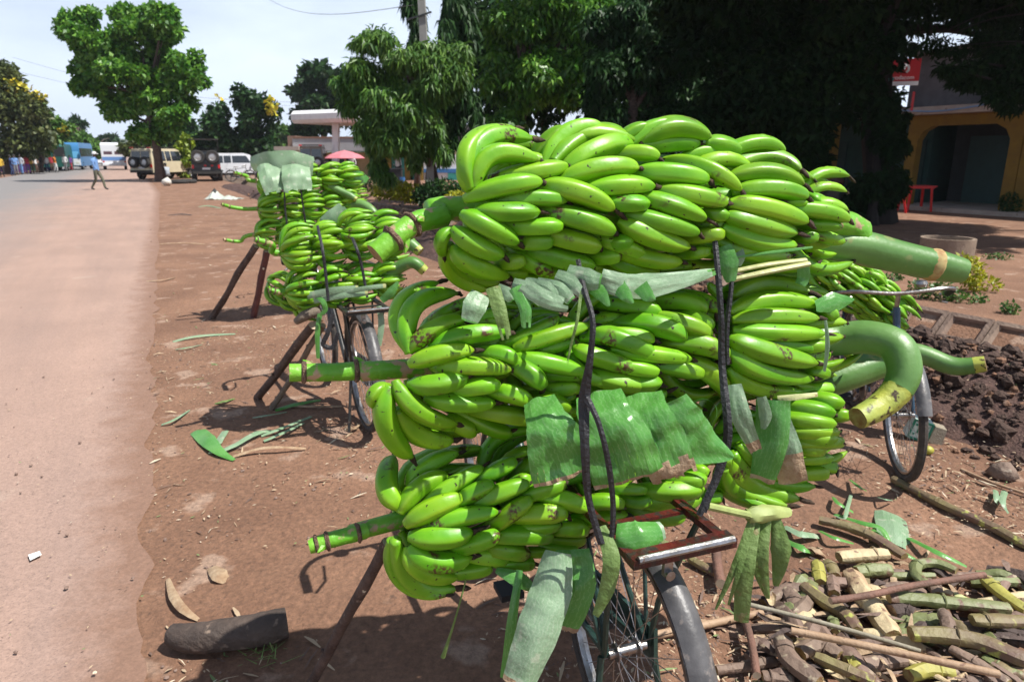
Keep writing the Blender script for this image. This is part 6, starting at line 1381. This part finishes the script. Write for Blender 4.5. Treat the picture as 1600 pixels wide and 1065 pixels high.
m = M(); m.beam(at(1376, 188, 17), at(1384, 124, 17), .09, .06); m.build('tube', WHITE, lp, smooth=False)
m = M(); m.beam(at(1374, 126, 17), at(1395, 124, 17), .12, .07); m.beam(at(1378, 138, 17.03), at(1390, 138, 17.03), .05, .05); m.build('bracket', TEAL, lp, smooth=False)
m = M(); m.beam(V((at(1376, 188, 17).x, 17.06, 0)), at(1383, 130, 17.06), .07, .07); m.build('post', BARK, lp, smooth=False)
# red table and chair
REDP2 = mat('red_plastic_furniture', (.55, .012, .012), rough=.4)
tp = G(1428, 330); rt = root('plastic_table', 'red plastic table in front of the arched porch', 'table', tp)
m = M(); m.box(tp+V((0, 0, .73)), (.80, .62, .035)); m.box(tp+V((0, 0, .69)), (.72, .54, .05)); m.build('tabletop', REDP2, rt, smooth=False)
for x in (-1, 1):
    for y in (-1, 1):
        m = M(); m.beam(tp+V((x*.35, y*.26, 0)), tp+V((x*.30, y*.22, .69)), .06, .06); m.build('leg', REDP2, rt, smooth=False)
cp = G(1394, 332); rc_ = root('plastic_chair', 'red plastic chair beside the red table', 'chair', cp)
m = M(); m.box(cp+V((0, 0, .43)), (.44, .44, .035)); m.build('seat', REDP2, rc_, smooth=False)
m = M(); m.add([cp+V((-.22, y, z)) for y, z in ()] , []) if 0 else None
m.box(cp+V((-.22, 0, .66)), (.03, .42, .40)); m.build('backrest', REDP2, rc_, smooth=False)
for x in (-1, 1):
    for y in (-1, 1):
        m = M(); m.beam(cp+V((x*.25, y*.25, 0)), cp+V((x*.18, y*.18, .42)), .05, .05); m.build('leg', REDP2, rc_, smooth=False)
for y in (-1, 1):
    m = M(); q = smooth([cp+V((-.21, y*.23, .66)), cp+V((.1, y*.25, .66)), cp+V((.22, y*.24, .43))], 4); m.tube(q, .022, 6); m.build('armrest', REDP2, rc_)
m = M(); m.ball(cp+V((0, 0, .55)), .13, 10, squash=(1, .9, 1)); tag(m.build('sack', [WHITE]), 'pale bag on the seat of the red chair', 'bag')

# ------------------------------------------------------------------ vehicles
GLASS = mat('dark_car_glass', (.012, .016, .022), rough=.08, spec=.9); RUBB = mat('car_tyre', (.022, .021, .021), (.04, .036, .032), 20, .85)
RIMW = mat('steel_rim', (.45, .45, .45), rough=.4, metal=.6); LRED = mat('red_lens', (.55, .012, .012), rough=.2); LAMP = mat('lamp_lens', (.7, .68, .6), rough=.2)
def carwheel(parent, c, r=.36, w=.24, name='wheel', axis='Y', tilt=None):
    mt = tilt or (Matrix.Translation(V(c)) @ Matrix.Rotation(pi/2, 4, 'X'))
    m = M(); m.lathe([(r*.55, -w/2), (r*.9, -w/2), (r, -w*.32), (r, w*.32), (r*.9, w/2), (r*.55, w/2)], 20, mtx=mt); o = m.build(name, RUBB, parent)
    m = M(); m.lathe([(0, -w*.36), (r*.3, -w*.40), (r*.5, -w*.30), (r*.58, -w*.46), (r*.58, w*.46), (r*.5, w*.30), (r*.3, w*.40), (0, w*.36)], 16, mtx=mt); m.build('rim', RIMW, o); return o
def panel(m, pts, n, d=.012):
    """flat polygon pushed out along n with thickness"""
    n = V(n).normalized(); a = [V(p)-n*.02 for p in pts]; b = [V(p)+n*d for p in pts]; k = len(pts)
    m.add(a+b, [tuple(range(k, 2*k)), tuple(reversed(range(k)))]+[(i, (i+1) % k, k+(i+1) % k, k+i) for i in range(k)])
def offroader(label, loc, head, paint, L_=4.6, H=2.0, W_=.86, spare=2, dark=False, boxy=True, van=False):
    t = root('off_road_car' if not van else 'minivan', label, 'car', loc, None, radians(90-head), local=True)
    hood = 1.12 if not van else .98; x0, x1 = -L_/2, L_/2; bl = .48; wl = 1.18 if not van else 1.08
    m = M(); prof = [(x0, bl), (x0, wl), (x1-1.25, wl), (x1-1.15, wl-.02), (x1-.12, hood-.06), (x1, hood-.22), (x1, bl)]
    m.prism(prof, lambda z: W_ if z < hood+.05 else W_-.03); m.build('body', paint, t)
    cab = [(x0+.02, wl), (x0+.10, H-.10), (x0+.22, H), (x1-2.05 if not van else x1-1.9, H), (x1-1.72 if not van else x1-1.5, H-.10), (x1-1.20, wl)]
    wf = lambda z: W_-.03-(z-wl)*.14
    m = M(); m.prism(cab, wf); m.build('cabin', paint, t)
    m = M()
    for s in (-1, 1):
        xs = [x0+.28, x0+1.45, x0+1.55, x1-2.75, x1-2.65, x1-1.75] if not van else [x0+.3, x0+1.5, x0+1.56, x1-2.7, x1-2.62, x1-1.75]
        for a, b in ((0, 1), (2, 3), (4, 5)):
            if xs[b]-xs[a] < .15: continue
            zb, zt = wl+.05, H-.17; xb = xs[b]+(.28 if b == 5 else 0)
            q = [(xs[a], s*(wf(zb)), zb), (xb, s*wf(zb), zb), (xs[b], s*wf(zt), zt), (xs[a], s*wf(zt), zt)]
            panel(m, q if s < 0 else q[::-1], (0, s, .14))
    def at_x(z, x_a, z_a, x_b, z_b): return x_a+(x_b-x_a)*(z-z_a)/(z_b-z_a)
    rx = lambda z: at_x(z, x0+.02, wl, x0+.10, H-.10)
    for a, b in ((-W_+.16, -.03), (.03, W_-.16)):
        q = [(rx(wl+.06), a, wl+.06), (rx(wl+.06), b, wl+.06), (rx(H-.18), b*.94, H-.18), (rx(H-.18), a*.94, H-.18)]; panel(m, q[::-1], (-1, 0, .1))
    fx = lambda z: at_x(z, x1-1.20, wl, x1-1.72 if not van else x1-1.5, H-.10)
    q = [(fx(wl+.05), -W_+.15, wl+.05), (fx(wl+.05), W_-.15, wl+.05), (fx(H-.16), W_-.2, H-.16), (fx(H-.16), -W_+.2, H-.16)]; panel(m, q, (1, 0, .6))
    m.build('window', GLASS, t, smooth=False)
    for x in (x0+.95, x1-.85):
        for s in (-1, 1): carwheel(t, (x, s*(W_-.08), .37), .37, .26)
    m = M()
    for x in (x0+.95, x1-.85):
        for s in (-1, 1): m.box((x, s*(W_-.02), .62), (.98, .10, .10)); 
    m.box((0, 0, .42), (L_*.8, W_*1.3, .2)); m.build('underbody', RUBB, t, smooth=False)
    for x, n in ((x0-.05, 'bumper'), (x1+.05, 'bumper')):
        m = M(); m.box((x, 0, .56), (.14, W_*1.9, .16)); m.build('bumper', RUBB if not van else paint, t, smooth=False)
    for s in (-1, 1):
        m = M(); m.box((x0-.012, s*(W_-.10), .92), (.04, .13, .22)); m.build('tail_light', LRED, t, smooth=False)
        m = M(); m.lathe([(0, 0), (.10, 0), (.10, .03), (0, .045)], 14, mtx=Matrix.Translation((x1-.01, s*(W_-.22), .82)) @ Matrix.Rotation(pi/2, 4, 'Y')); m.build('headlight', LAMP, t)
        m = M(); m.box((x1-1.35, s*(W_+.10), wl+.12), (.08, .18, .14)); m.build('mirror', RUBB, t, smooth=False)
    m = M(); m.box((x0-.02, 0, .80), (.02, .46, .12)); m.build('number_plate', WHITE, t, smooth=False)
    if spare:
        for s in (-.42, .42):
            mt = Matrix.Translation((x0-.17, s, 1.16 if not dark else 1.52)) @ Matrix.Rotation(pi/2, 4, 'Y'); carwheel(t, None, .37 if not dark else .41, .24, 'spare_wheel', tilt=mt)
    if boxy and not van:
        m = M()
        for y in (-W_+.2, W_-.2): m.tube([(x0+.3, y, H+.08), (x1-2.1, y, H+.08)], .02, 6)
        for x in (x0+.3, x0+1.1, x0+1.9): m.tube([(x, -W_+.2, H+.08), (x, W_-.2, H+.08)], .018, 6); 
        for x in (x0+.3, x1-2.1):
            for y in (-W_+.2, W_-.2): m.tube([(x, y, H-.03), (x, y, H+.08)], .018, 6)
        m.build('roof_rack', RUBB, t)
        if not dark:
            for s in (-1, 1): m = M(); m.box((x0+.1, s*(W_-.22), H+.05), (.12, .2, .09)); m.build('roof_light', LRED, t, smooth=False)
    if dark:
        m = M(); 
        for y in (-.8, .8):
            for x in (x0+.3, x1-1.9): m.tube([(x, y, H-.05), (x, y, H+.62)], .022, 6)
        m.box((x0+1.25, 0, H+.64), (2.6, 1.75, .05)); m.build('raised_roof', RUBB, t, smooth=False)
        m = M(); m.box((x0-.03, -.35, .98), (.05, .14, .1)); m.box((x0-.03, .05, .98), (.05, .14, .1)); m.build('brake_light', LRED, t, smooth=False)
    return t
CRM = mat('cream_car_paint', (.55, .48, .33), (.50, .43, .29), 2, .4); BKC = mat('black_car_paint', (.010, .010, .011), rough=.3); WHC = mat('white_car_paint', (.72, .74, .78), rough=.3)
offroader('cream off-road car with two spare wheels on the back, parked at the road edge', G(260, 279.5), 10, CRM, 4.8, 2.05)
offroader('black off-road car seen from behind with two spare wheels under the rear window', G(325, 282), -23, BKC, 4.4, 1.95, dark=True)
offroader('long white family car parked sideways right of the black off-road car', G(372, 281), 66, WHC, 4.7, 1.75, spare=0, van=True)
offroader('dusty beige safari car parked in front of the petrol station', G(494, 280), -10, mat('beige_car_paint', (.24, .20, .15), (.19, .16, .12), 2, .5), 4.6, 2.2, spare=1)
offroader('small red-lit pale car far behind the third load', G(420, 264), -35, mat('grey_car_paint', (.36, .36, .38), rough=.35), 4.4, 1.8, spare=0)
# white box truck ahead, blue bus, green lorry
def boxtruck(name, label, cat, loc, head, body, L_, W_, H, kind):
    t = root(name, label, cat, loc, None, radians(90-head), local=True); x0, x1 = -L_/2, L_/2
    m = M(); m.prism([(x0, .75), (x0, H-.25), (x0+.2, H), (x1-.35, H), (x1-.05, H-.45), (x1, 1.5), (x1, .55), (x1-.2, .45), (x0, .45)], lambda z: W_/2-(.06 if z > H-.1 else 0)); m.build('body', body, t)
    for x in (x0+1.4, x1-1.4):
        for s in (-1, 1): carwheel(t, (x, s*(W_/2-.14), .48), .48, .28)
    if kind == 'white':
        m = M(); 
        for a, b in ((-.95, -.12), (.12, .95)): panel(m, [(x0, b, 1.72), (x0, a, 1.72), (x0, a, 2.05), (x0, b, 2.05)], (-1, 0, 0))
        m.build('rear_window', mat('red_grey_glass', (.10, .05, .07), rough=.2), t, smooth=False)
        m = M(); panel(m, [(x0, W_/2-.03, 1.05), (x0, -W_/2+.03, 1.05), (x0, -W_/2+.03, 1.45), (x0, W_/2-.03, 1.45)], (-1, 0, 0)); m.build('blue_band', mat('pale_blue_band', (.12, .25, .55)), t, smooth=False)
        m = M(); m.box((x0-.05, 0, .62), (.16, W_, .22)); m.build('bumper', WHC, t, smooth=False)
        for s in (-1, 1): m = M(); m.box((x0-.01, s*(W_/2-.14), .92), (.05, .18, .14)); m.build('tail_light', LRED, t, smooth=False)
    if kind == 'bus':
        m = M(); panel(m, [(x1, -W_/2+.12, 1.35), (x1, W_/2-.12, 1.35), (x1-.06, W_/2-.12, H-.55), (x1-.06, -W_/2+.12, H-.55)], (1, 0, .1)); m.build('windscreen', mat('blue_glass', (.14, .42, .70), rough=.4, spec=.3), t, smooth=False)
        m = M(); m.box((x1+.01, 0, .9), (.06, W_-.02, .72)); m.build('lower_front', WHC, t, smooth=False)
        for s in (-1, 1):
            m = M(); m.box((x1+.04, s*(W_/2-.3), .82), (.05, .3, .16)); m.build('headlight', LAMP, t, smooth=False)
            m = M(); m.box((x1+.25, s*(W_/2+.16), 2.1), (.1, .18, .5)); m.build('mirror', RUBB, t, smooth=False)
            for k in range(5):
                xa = x0+.5+k*1.55; m = M(); q = [(xa, s*W_/2, 1.5), (xa+1.4, s*W_/2, 1.5), (xa+1.4, s*W_/2, 2.4), (xa, s*W_/2, 2.4)]; panel(m, q if s < 0 else q[::-1], (0, s, 0)); m.build('side_window', GLASS, t, smooth=False)
    if kind == 'lorry':
        m = M(); panel(m, [(x0, -W_/2+1.1, 1.5), (x0, -W_/2+.05, 1.5), (x0, -W_/2+.05, H-.3), (x0, -W_/2+1.1, H-.3)], (-1, 0, 0)); m.build('open_hatch', DARK, t, smooth=False)
        m = M(); m.box((x0-.02, 0, .78), (.05, .5, .13)); m.build('number_plate', mat('yellow_plate', (.55, .40, .02)), t, smooth=False)
        for s in (-1, 1): m = M(); m.box((x0-.02, s*(W_/2-.2), .8), (.05, .2, .12)); m.build('tail_light', LRED, t, smooth=False)
    return t
boxtruck('box_truck', 'white truck with a blue band driving away up the road', 'truck', G(181, 265), -29, WHC, 6.0, 2.4, 3.0, 'white')
boxtruck('bus', 'blue-fronted bus with white lower front parked left of the road', 'bus', G(120, 265), 158, mat('blue_bus_paint', (.05, .20, .42), rough=.35), 8.5, 2.5, 3.0, 'bus')
boxtruck('lorry', 'dark green lorry with open rear hatch beside the blue bus', 'truck', G(92, 267), -26, mat('green_lorry_paint', (.008, .085, .07), rough=.5), 6.5, 2.4, 2.75, 'lorry')
offroader('small white car far up the road right of the walking man', G(152, 259), -30, WHC, 4.2, 1.6, spare=0, van=True)
# tyres, stone, sack by the trunk
m = M(); torus(m, (0, 0, 0), .40, .13, 28, 8); mt = Matrix.Translation(G(280, 284, .11)) @ Matrix.Rotation(pi/2, 4, 'X'); m.v = [tuple(mt @ V(p)) for p in m.v]; tag(m.build('tyre', [RUBB]), 'car tyre lying flat by the roadside tree', 'tyre')
m = M(); torus(m, (0, 0, 0), .40, .13, 28, 8); mt = Matrix.Translation(G(293, 283.4, .11)) @ Matrix.Rotation(pi/2, 4, 'X'); m.v = [tuple(mt @ V(p)) for p in m.v]; tag(m.build('tyre', [RUBB]), 'second flat tyre nearer the black off-road car', 'tyre')
m = M(); clod(m, G(260, 284.5, .2), .3); tag(m.build('stone', [mat('white_stone', (.6, .58, .52))], smooth=True), 'white painted stone at the foot of the roadside tree', 'stone')
sk = root('plastic_sheet', 'crumpled pale plastic sheet with a dark peak lying on the dirt', 'sheet', G(348, 310))
m = M(); n = 14
q0 = G(326, 311); q1 = G(376, 311)
grid = [[q0.lerp(q1, i/n)+V((0, (j-3)*.16, max(0, (.42*max(0, 1-abs(i-3)/3.5)+.14*max(0, 1-abs(i-9)/5))*(1-abs(j-3)/3.4)+.05*mnoise.noise(V((i*.9, j*1.1, 0)))))) for j in range(7)] for i in range(n+1)]
for i in range(n):
    for j in range(6): m.quad(grid[i][j], grid[i+1][j], grid[i+1][j+1], grid[i][j+1], 1 if (i in (2, 3) and j in (2, 3)) else 0)
m.build('sheet', [mat('pale_sheeting', (.50, .52, .46), (.38, .42, .36), 6, .6), DARK], sk, smooth=True)
for j, (lab, pts, w) in enumerate((('dark debris strip on the dirt left of the third load', [(262,336),(285,334),(300,336)], [3,6,3]), ('pale leaf scrap lying on dirt beyond the road edge', [(310,323),(325,321),(345,325)], [2,4,3]))):
    groundleaf('leaf_scrap', lab, pts, w, (OFF['dark'], PALE)[j], .04)
# a motorbike in the shade
mb = root('motorbike', 'dark motorbike parked in the shade of the low shops', 'motorbike', G(1296, 322))
p = G(1296, 322)
for x in (-.62, .62):
    mt = Matrix.Translation(p+V((x, 0, .30))) @ Matrix.Rotation(pi/2, 4, 'X'); carwheel(mb, None, .30, .10, tilt=mt)
m = M(); m.tube([p+V((-.62, 0, .3)), p+V((-.2, 0, .42)), p+V((.25, 0, .45)), p+V((.45, 0, .85)), p+V((.62, 0, .3))], .04, 8); m.box(p+V((.02, 0, .42)), (.4, .26, .32)); m.build('frame', BLK, mb)
m = M(); m.ball(p+V((.15, 0, .78)), .2, 10, squash=(1.3, .7, .65)); m.build('tank', REDP, mb); m = M(); m.box(p+V((-.38, 0, .78)), (.62, .24, .10)); m.build('saddle', GRIP, mb)
m = M(); q = smooth([p+V((.30, -.34, 1.02)), p+V((.42, -.2, 1.03)), p+V((.46, 0, .95)), p+V((.42, .2, 1.03)), p+V((.30, .34, 1.02))], 3); m.tube(q, .014, 6); m.build('handlebar', STEEL, mb)
# ------------------------------------------------------------------ people
SKIN = mat('dark_skin', (.060, .030, .018), (.075, .038, .024), 8, .55); SHOE = mat('dark_shoe', (.02, .018, .017), rough=.6)
def body_mesh(J, bones, rad, name):
    """J joints by name; grow one continuous skin"""
    me = bpy.data.meshes.new(name); ks = list(J); me.from_pydata([J[k] for k in ks], [(ks.index(a), ks.index(b)) for a, b in bones], [])
    o = bpy.data.objects.new(name, me); COL.objects.link(o); md = o.modifiers.new('s', 'SKIN'); md.use_smooth_shade = True
    for i, k in enumerate(ks): me.skin_vertices[0].data[i].radius = rad[k]; me.skin_vertices[0].data[i].use_root = (k == 'pelvis')
    sb_ = o.modifiers.new('u', 'SUBSURF'); sb_.levels = 1; sb_.render_levels = 1
    dg = bpy.context.evaluated_depsgraph_get(); out = bpy.data.meshes.new_from_object(o.evaluated_get(dg)); bpy.data.objects.remove(o); out.name = name
    out.polygons.foreach_set('use_smooth', [True]*len(out.polygons)); return out
BONES = [('pelvis','belly'),('belly','chest'),('chest','neck'),('neck','chin'),('chin','crown'),('chest','shL'),('shL','elL'),('elL','wrL'),('wrL','hdL'),('chest','shR'),('shR','elR'),('elR','wrR'),('wrR','hdR'),
         ('pelvis','hipL'),('hipL','knL'),('knL','anL'),('anL','toL'),('pelvis','hipR'),('hipR','knR'),('knR','anR'),('anR','toR')]
RAD = dict(pelvis=(.13,.10), belly=(.13,.10), chest=(.15,.11), neck=(.055,.055), chin=(.075,.085), crown=(.075,.085), shL=(.065,.065), shR=(.065,.065), elL=(.048,.048), elR=(.048,.048), wrL=(.034,.034), wrR=(.034,.034), hdL=(.03,.04), hdR=(.03,.04),
           hipL=(.095,.095), hipR=(.095,.095), knL=(.068,.068), knR=(.068,.068), anL=(.05,.05), anR=(.05,.05), toL=(.04,.03), toR=(.04,.03))
def joints(stride=0, sit=False, arm=0):
    J = dict(pelvis=(0,0,.95), belly=(.01,0,1.12), chest=(.01,0,1.36), neck=(.01,0,1.50), chin=(.03,0,1.58), crown=(.02,0,1.69),
      shL=(0,.19,1.40), elL=(-.04-stride*.25,.24,1.13), wrL=(.05-stride*.3,.24,.90), hdL=(.07-stride*.32,.235,.81), shR=(0,-.19,1.40), elR=(-.04+stride*.25,-.24,1.13), wrR=(.08+stride*.3,-.23,.92), hdR=(.11+stride*.32,-.22,.84),
      hipL=(0,.095,.90), knL=(.06+stride*.38,.10,.50), anL=(stride*.75,.10,.085), toL=(.15+stride*.75,.105,.035), hipR=(0,-.095,.90), knR=(.05-stride*.22,-.10,.49), anR=(-stride*.85,-.10,.09), toR=(.14-stride*.8,-.105,.035))
    if sit:
        J.update(pelvis=(0,0,.35), belly=(.03,0,.52), chest=(.12,0,.74), neck=(.17,0,.87), chin=(.21,0,.94), crown=(.21,0,1.05), shL=(.11,.19,.78), elL=(.28,.24,.58), wrL=(.45,.16,.46), hdL=(.52,.13,.43), shR=(.11,-.19,.78), elR=(.28,-.24,.58), wrR=(.45,-.16,.46), hdR=(.52,-.13,.43),
          hipL=(.02,.1,.33), knL=(.40,.16,.50), anL=(.32,.17,.085), toL=(.46,.18,.035), hipR=(.02,-.1,.33), knR=(.40,-.16,.50), anR=(.32,-.17,.085), toR=(.46,-.18,.035))
    if arm: J.update(elR=(.14,-.25,1.16), wrR=(.32,-.16,1.12), hdR=(.40,-.13,1.13))
    return J
def paint(me, J, sit=False):
    zs = J['pelvis'][2]; zn = J['neck'][2]; W1, W2 = V(J['wrL']), V(J['wrR']); an = [V(J['anL']), V(J['anR']), V(J['toL']), V(J['toR'])]
    for mname in range(4): me.materials.append(SKIN)
    for p in me.polygons:
        c = p.center
        if min((c-a).length for a in an) < .12 and c.z < .14: k = 3
        elif c.z > zn+.005: k = 0
        elif min((c-W1).length, (c-W2).length) < .07 or min((c-V(J['hdL'])).length, (c-V(J['hdR'])).length) < .09: k = 0
        elif sit and (c.x > .12 and c.z < .6 and abs(c.y) < .22 and c.z < .3+.5*c.x or c.z < .4): k = 2
        elif not sit and c.z < zs-.01 and abs(c.y) < .19: k = 2
        else: k = 1
        p.material_index = k
PB = {}
for nm, kw in (('walk', dict(stride=.34)), ('stand', dict(stride=.06)), ('carry', dict(stride=.1, arm=1)), ('sit', dict(sit=True))):
    J = joints(**kw); me = body_mesh(J, BONES, RAD, 'person_body'); paint(me, J, nm == 'sit'); PB[nm] = (me, J)
def person(label, loc, head, pose, shirt, trousers, cap=None, group=None, s=1.0, hair=True):
    me, J = PB[pose]; t = root('person', label, 'person', loc, group, radians(90-head), local=True); t.scale = (s, s, s)
    o = bpy.data.objects.new('body', me); COL.objects.link(o); o.parent = t
    for i, m_ in enumerate((SKIN, shirt, trousers, SHOE)): o.material_slots[i].link = 'OBJECT'; o.material_slots[i].material = m_
    c = V(J['crown']); m = M()
    if cap:
        m.lathe([(.098, -.02), (.10, .03), (.085, .075), (.05, .10), (0, .11)], 14, mtx=Matrix.Translation(c+V((0, 0, -.01)))); m.add([c+V((x, y, z)) for x, y, z in ((.08, -.07, .0), (.18, -.045, -.02), (.18, .045, -.02), (.08, .07, 0), (.08, -.07, .015), (.18, -.045, -.008), (.18, .045, -.008), (.08, .07, .015))], [(3, 2, 1, 0), (4, 5, 6, 7), (0, 1, 5, 4), (1, 2, 6, 5), (2, 3, 7, 6)]); m.build('cap', cap, t)
    elif hair: m.lathe([(.094, -.03), (.096, .02), (.082, .062), (.045, .088), (0, .095)], 14, mtx=Matrix.Translation(c+V((-.012, 0, -.005)))); m.build('hair', SHOE, t)
    m = M(); h = V(J['chin']); m.tube([h+V((.088, 0, .06)), h+V((.112, 0, .03)), h+V((.09, 0, .02))], [.012, .018, .01], 6)
    for y in (-.035, .035): m.ball(h+V((.082, y, .062)), .013, 6, 1)
    for y in (-.09, .09): m.ball(h+V((0, y, .05)), .025, 6, 0, (.6, .4, 1.1))
    m.box(h+V((.088, 0, -.02)), (.012, .05, .010), m=2); m.build('face', [SKIN, mat('eye_white', (.5, .5, .48)), mat('lip', (.08, .03, .025))], t)
    return t
CLO = {k: mat('cloth_'+k, c, tuple(x*.8 for x in c), 6, .9) for k, c in dict(blue=(.16, .30, .58), olive=(.13, .13, .09), white=(.68, .68, .68), red=(.42, .03, .05), yellow=(.55, .36, .04), navy=(.03, .05, .14), purple=(.16, .05, .25), pale=(.42, .46, .52), orange=(.55, .18, .03), brown=(.12, .07, .05), green=(.03, .20, .10), pink=(.5, .12, .2), black=(.015, .015, .018), grey=(.2, .2, .21)).items()}
person('man in light blue shirt and white cap walking across the road', G(155, 297), 88, 'walk', CLO['blue'], CLO['olive'], CLO['white'], s=1.0)
person('mechanic crouching beside the cream off-road car by the tree', G(264, 281.5), -60, 'sit', CLO['pale'], CLO['grey'])
person('person in white shirt standing in the doorway of the middle shop', G(622, 281.5), 180, 'stand', CLO['white'], CLO['black'])
person('person in white under the pink parasol', G(552, 282), 200, 'stand', CLO['white'], CLO['navy'])
PP = 'people at the roadside market on the left'
for i, (px, py, sh, tr, h, lab) in enumerate((
  (4, 277, 'yellow', 'black', 120, 'person in yellow top at the very left edge of the market'), (20, 275, 'navy', 'navy', 60, 'person in navy clothes right of the left edge tree trunk'), (27, 274, 'blue', 'grey', 150, 'person in blue top and grey trousers in the left market'),
  (36, 273, 'pale', 'blue', 190, 'person in pale top and blue trousers in the left market'), (45, 272.5, 'red', 'purple', 100, 'person in red top and purple wrap in the left market'), (51, 272, 'yellow', 'brown', 140, 'person in yellow top with brown trousers in the left market'),
  (58, 271, 'white', 'brown', 80, 'person in white top with brown trousers in the left market'), (66, 270, 'black', 'black', 200, 'person all in black in the left market'), (75, 269.5, 'white', 'navy', 120, 'person in white top and navy trousers left of the green lorry'),
  (83, 268.5, 'red', 'brown', 160, 'person in red top behind the green lorry'), (88, 269, 'orange', 'white', 90, 'person in orange top and white wrap behind the green lorry'), (104, 268, 'white', 'grey', 180, 'person in white shirt between lorry and bus'),
  (112, 267, 'purple', 'red', 160, 'person in purple in front of the blue bus'), (142, 262.5, 'green', 'black', 150, 'person in green beyond the blue bus'), (164, 260, 'orange', 'white', 170, 'person in orange far up the road'))):
    person(lab, G(px, py), h, 'carry' if i % 3 == 1 else 'stand', CLO[sh], CLO[tr], group=PP, s=.92+.012*(i % 6))
# market stalls
for i, (px, py, col) in enumerate(((12, 271, 'purple'), (42, 269, 'green'), (68, 267, 'navy'))):
    p = G(px, py); t = root('market_stall', ('stall with a purple cloth at the left edge', 'stall with a green cloth in the left market', 'stall with a navy cloth near the green lorry')[i], 'stall', p, 'stalls at the roadside market')
    m = M(); m.box(p+V((0, 1.2, .8)), (2.6, 1.1, .07)); m.build('table', BARK2, t, smooth=False)
    m = M(); m.box(p+V((0, .63, .45)), (2.5, .03, .66)); m.build('cloth', CLO[col], t, smooth=False)
    for x in (-1.2, 1.2): m = M(); m.tube([p+V((x, .8, 0)), p+V((x, .8, 2.2))], .03, 5); m.build('post', BARK, t)
    m = M(); m.quad(p+V((-1.5, .3, 2.1)), p+V((1.5, .3, 2.1)), p+V((1.5, 2.2, 2.4)), p+V((-1.5, 2.2, 2.4))); m.quad(p+V((-1.5, .3, 2.07)), p+V((-1.5, 2.2, 2.37)), p+V((1.5, 2.2, 2.37)), p+V((1.5, .3, 2.07))); m.build('awning', CLO['grey'] if i else CLO['pale'], t, smooth=False)
# ------------------------------------------------------------------ the hazy air
hz = M(); hz.box((0, 0, 68.9), (5400, 5400, 142))
ho = hz.build('haze', [], smooth=False, origin=V((0, 0, 0))); stuff(ho)
hm = bpy.data.materials.new('haze'); hm.use_nodes = True; hn = hm.node_tree; hn.nodes.clear()
pv = NN(hn, 'ShaderNodeVolumePrincipled'); pv.inputs['Color'].default_value = (.86, .92, 1, 1); pv.inputs['Density'].default_value = .0003; pv.inputs['Anisotropy'].default_value = .2
hout = NN(hn, 'ShaderNodeOutputMaterial'); hn.links.new(pv.outputs[0], hout.inputs['Volume']); ho.data.materials.append(hm)
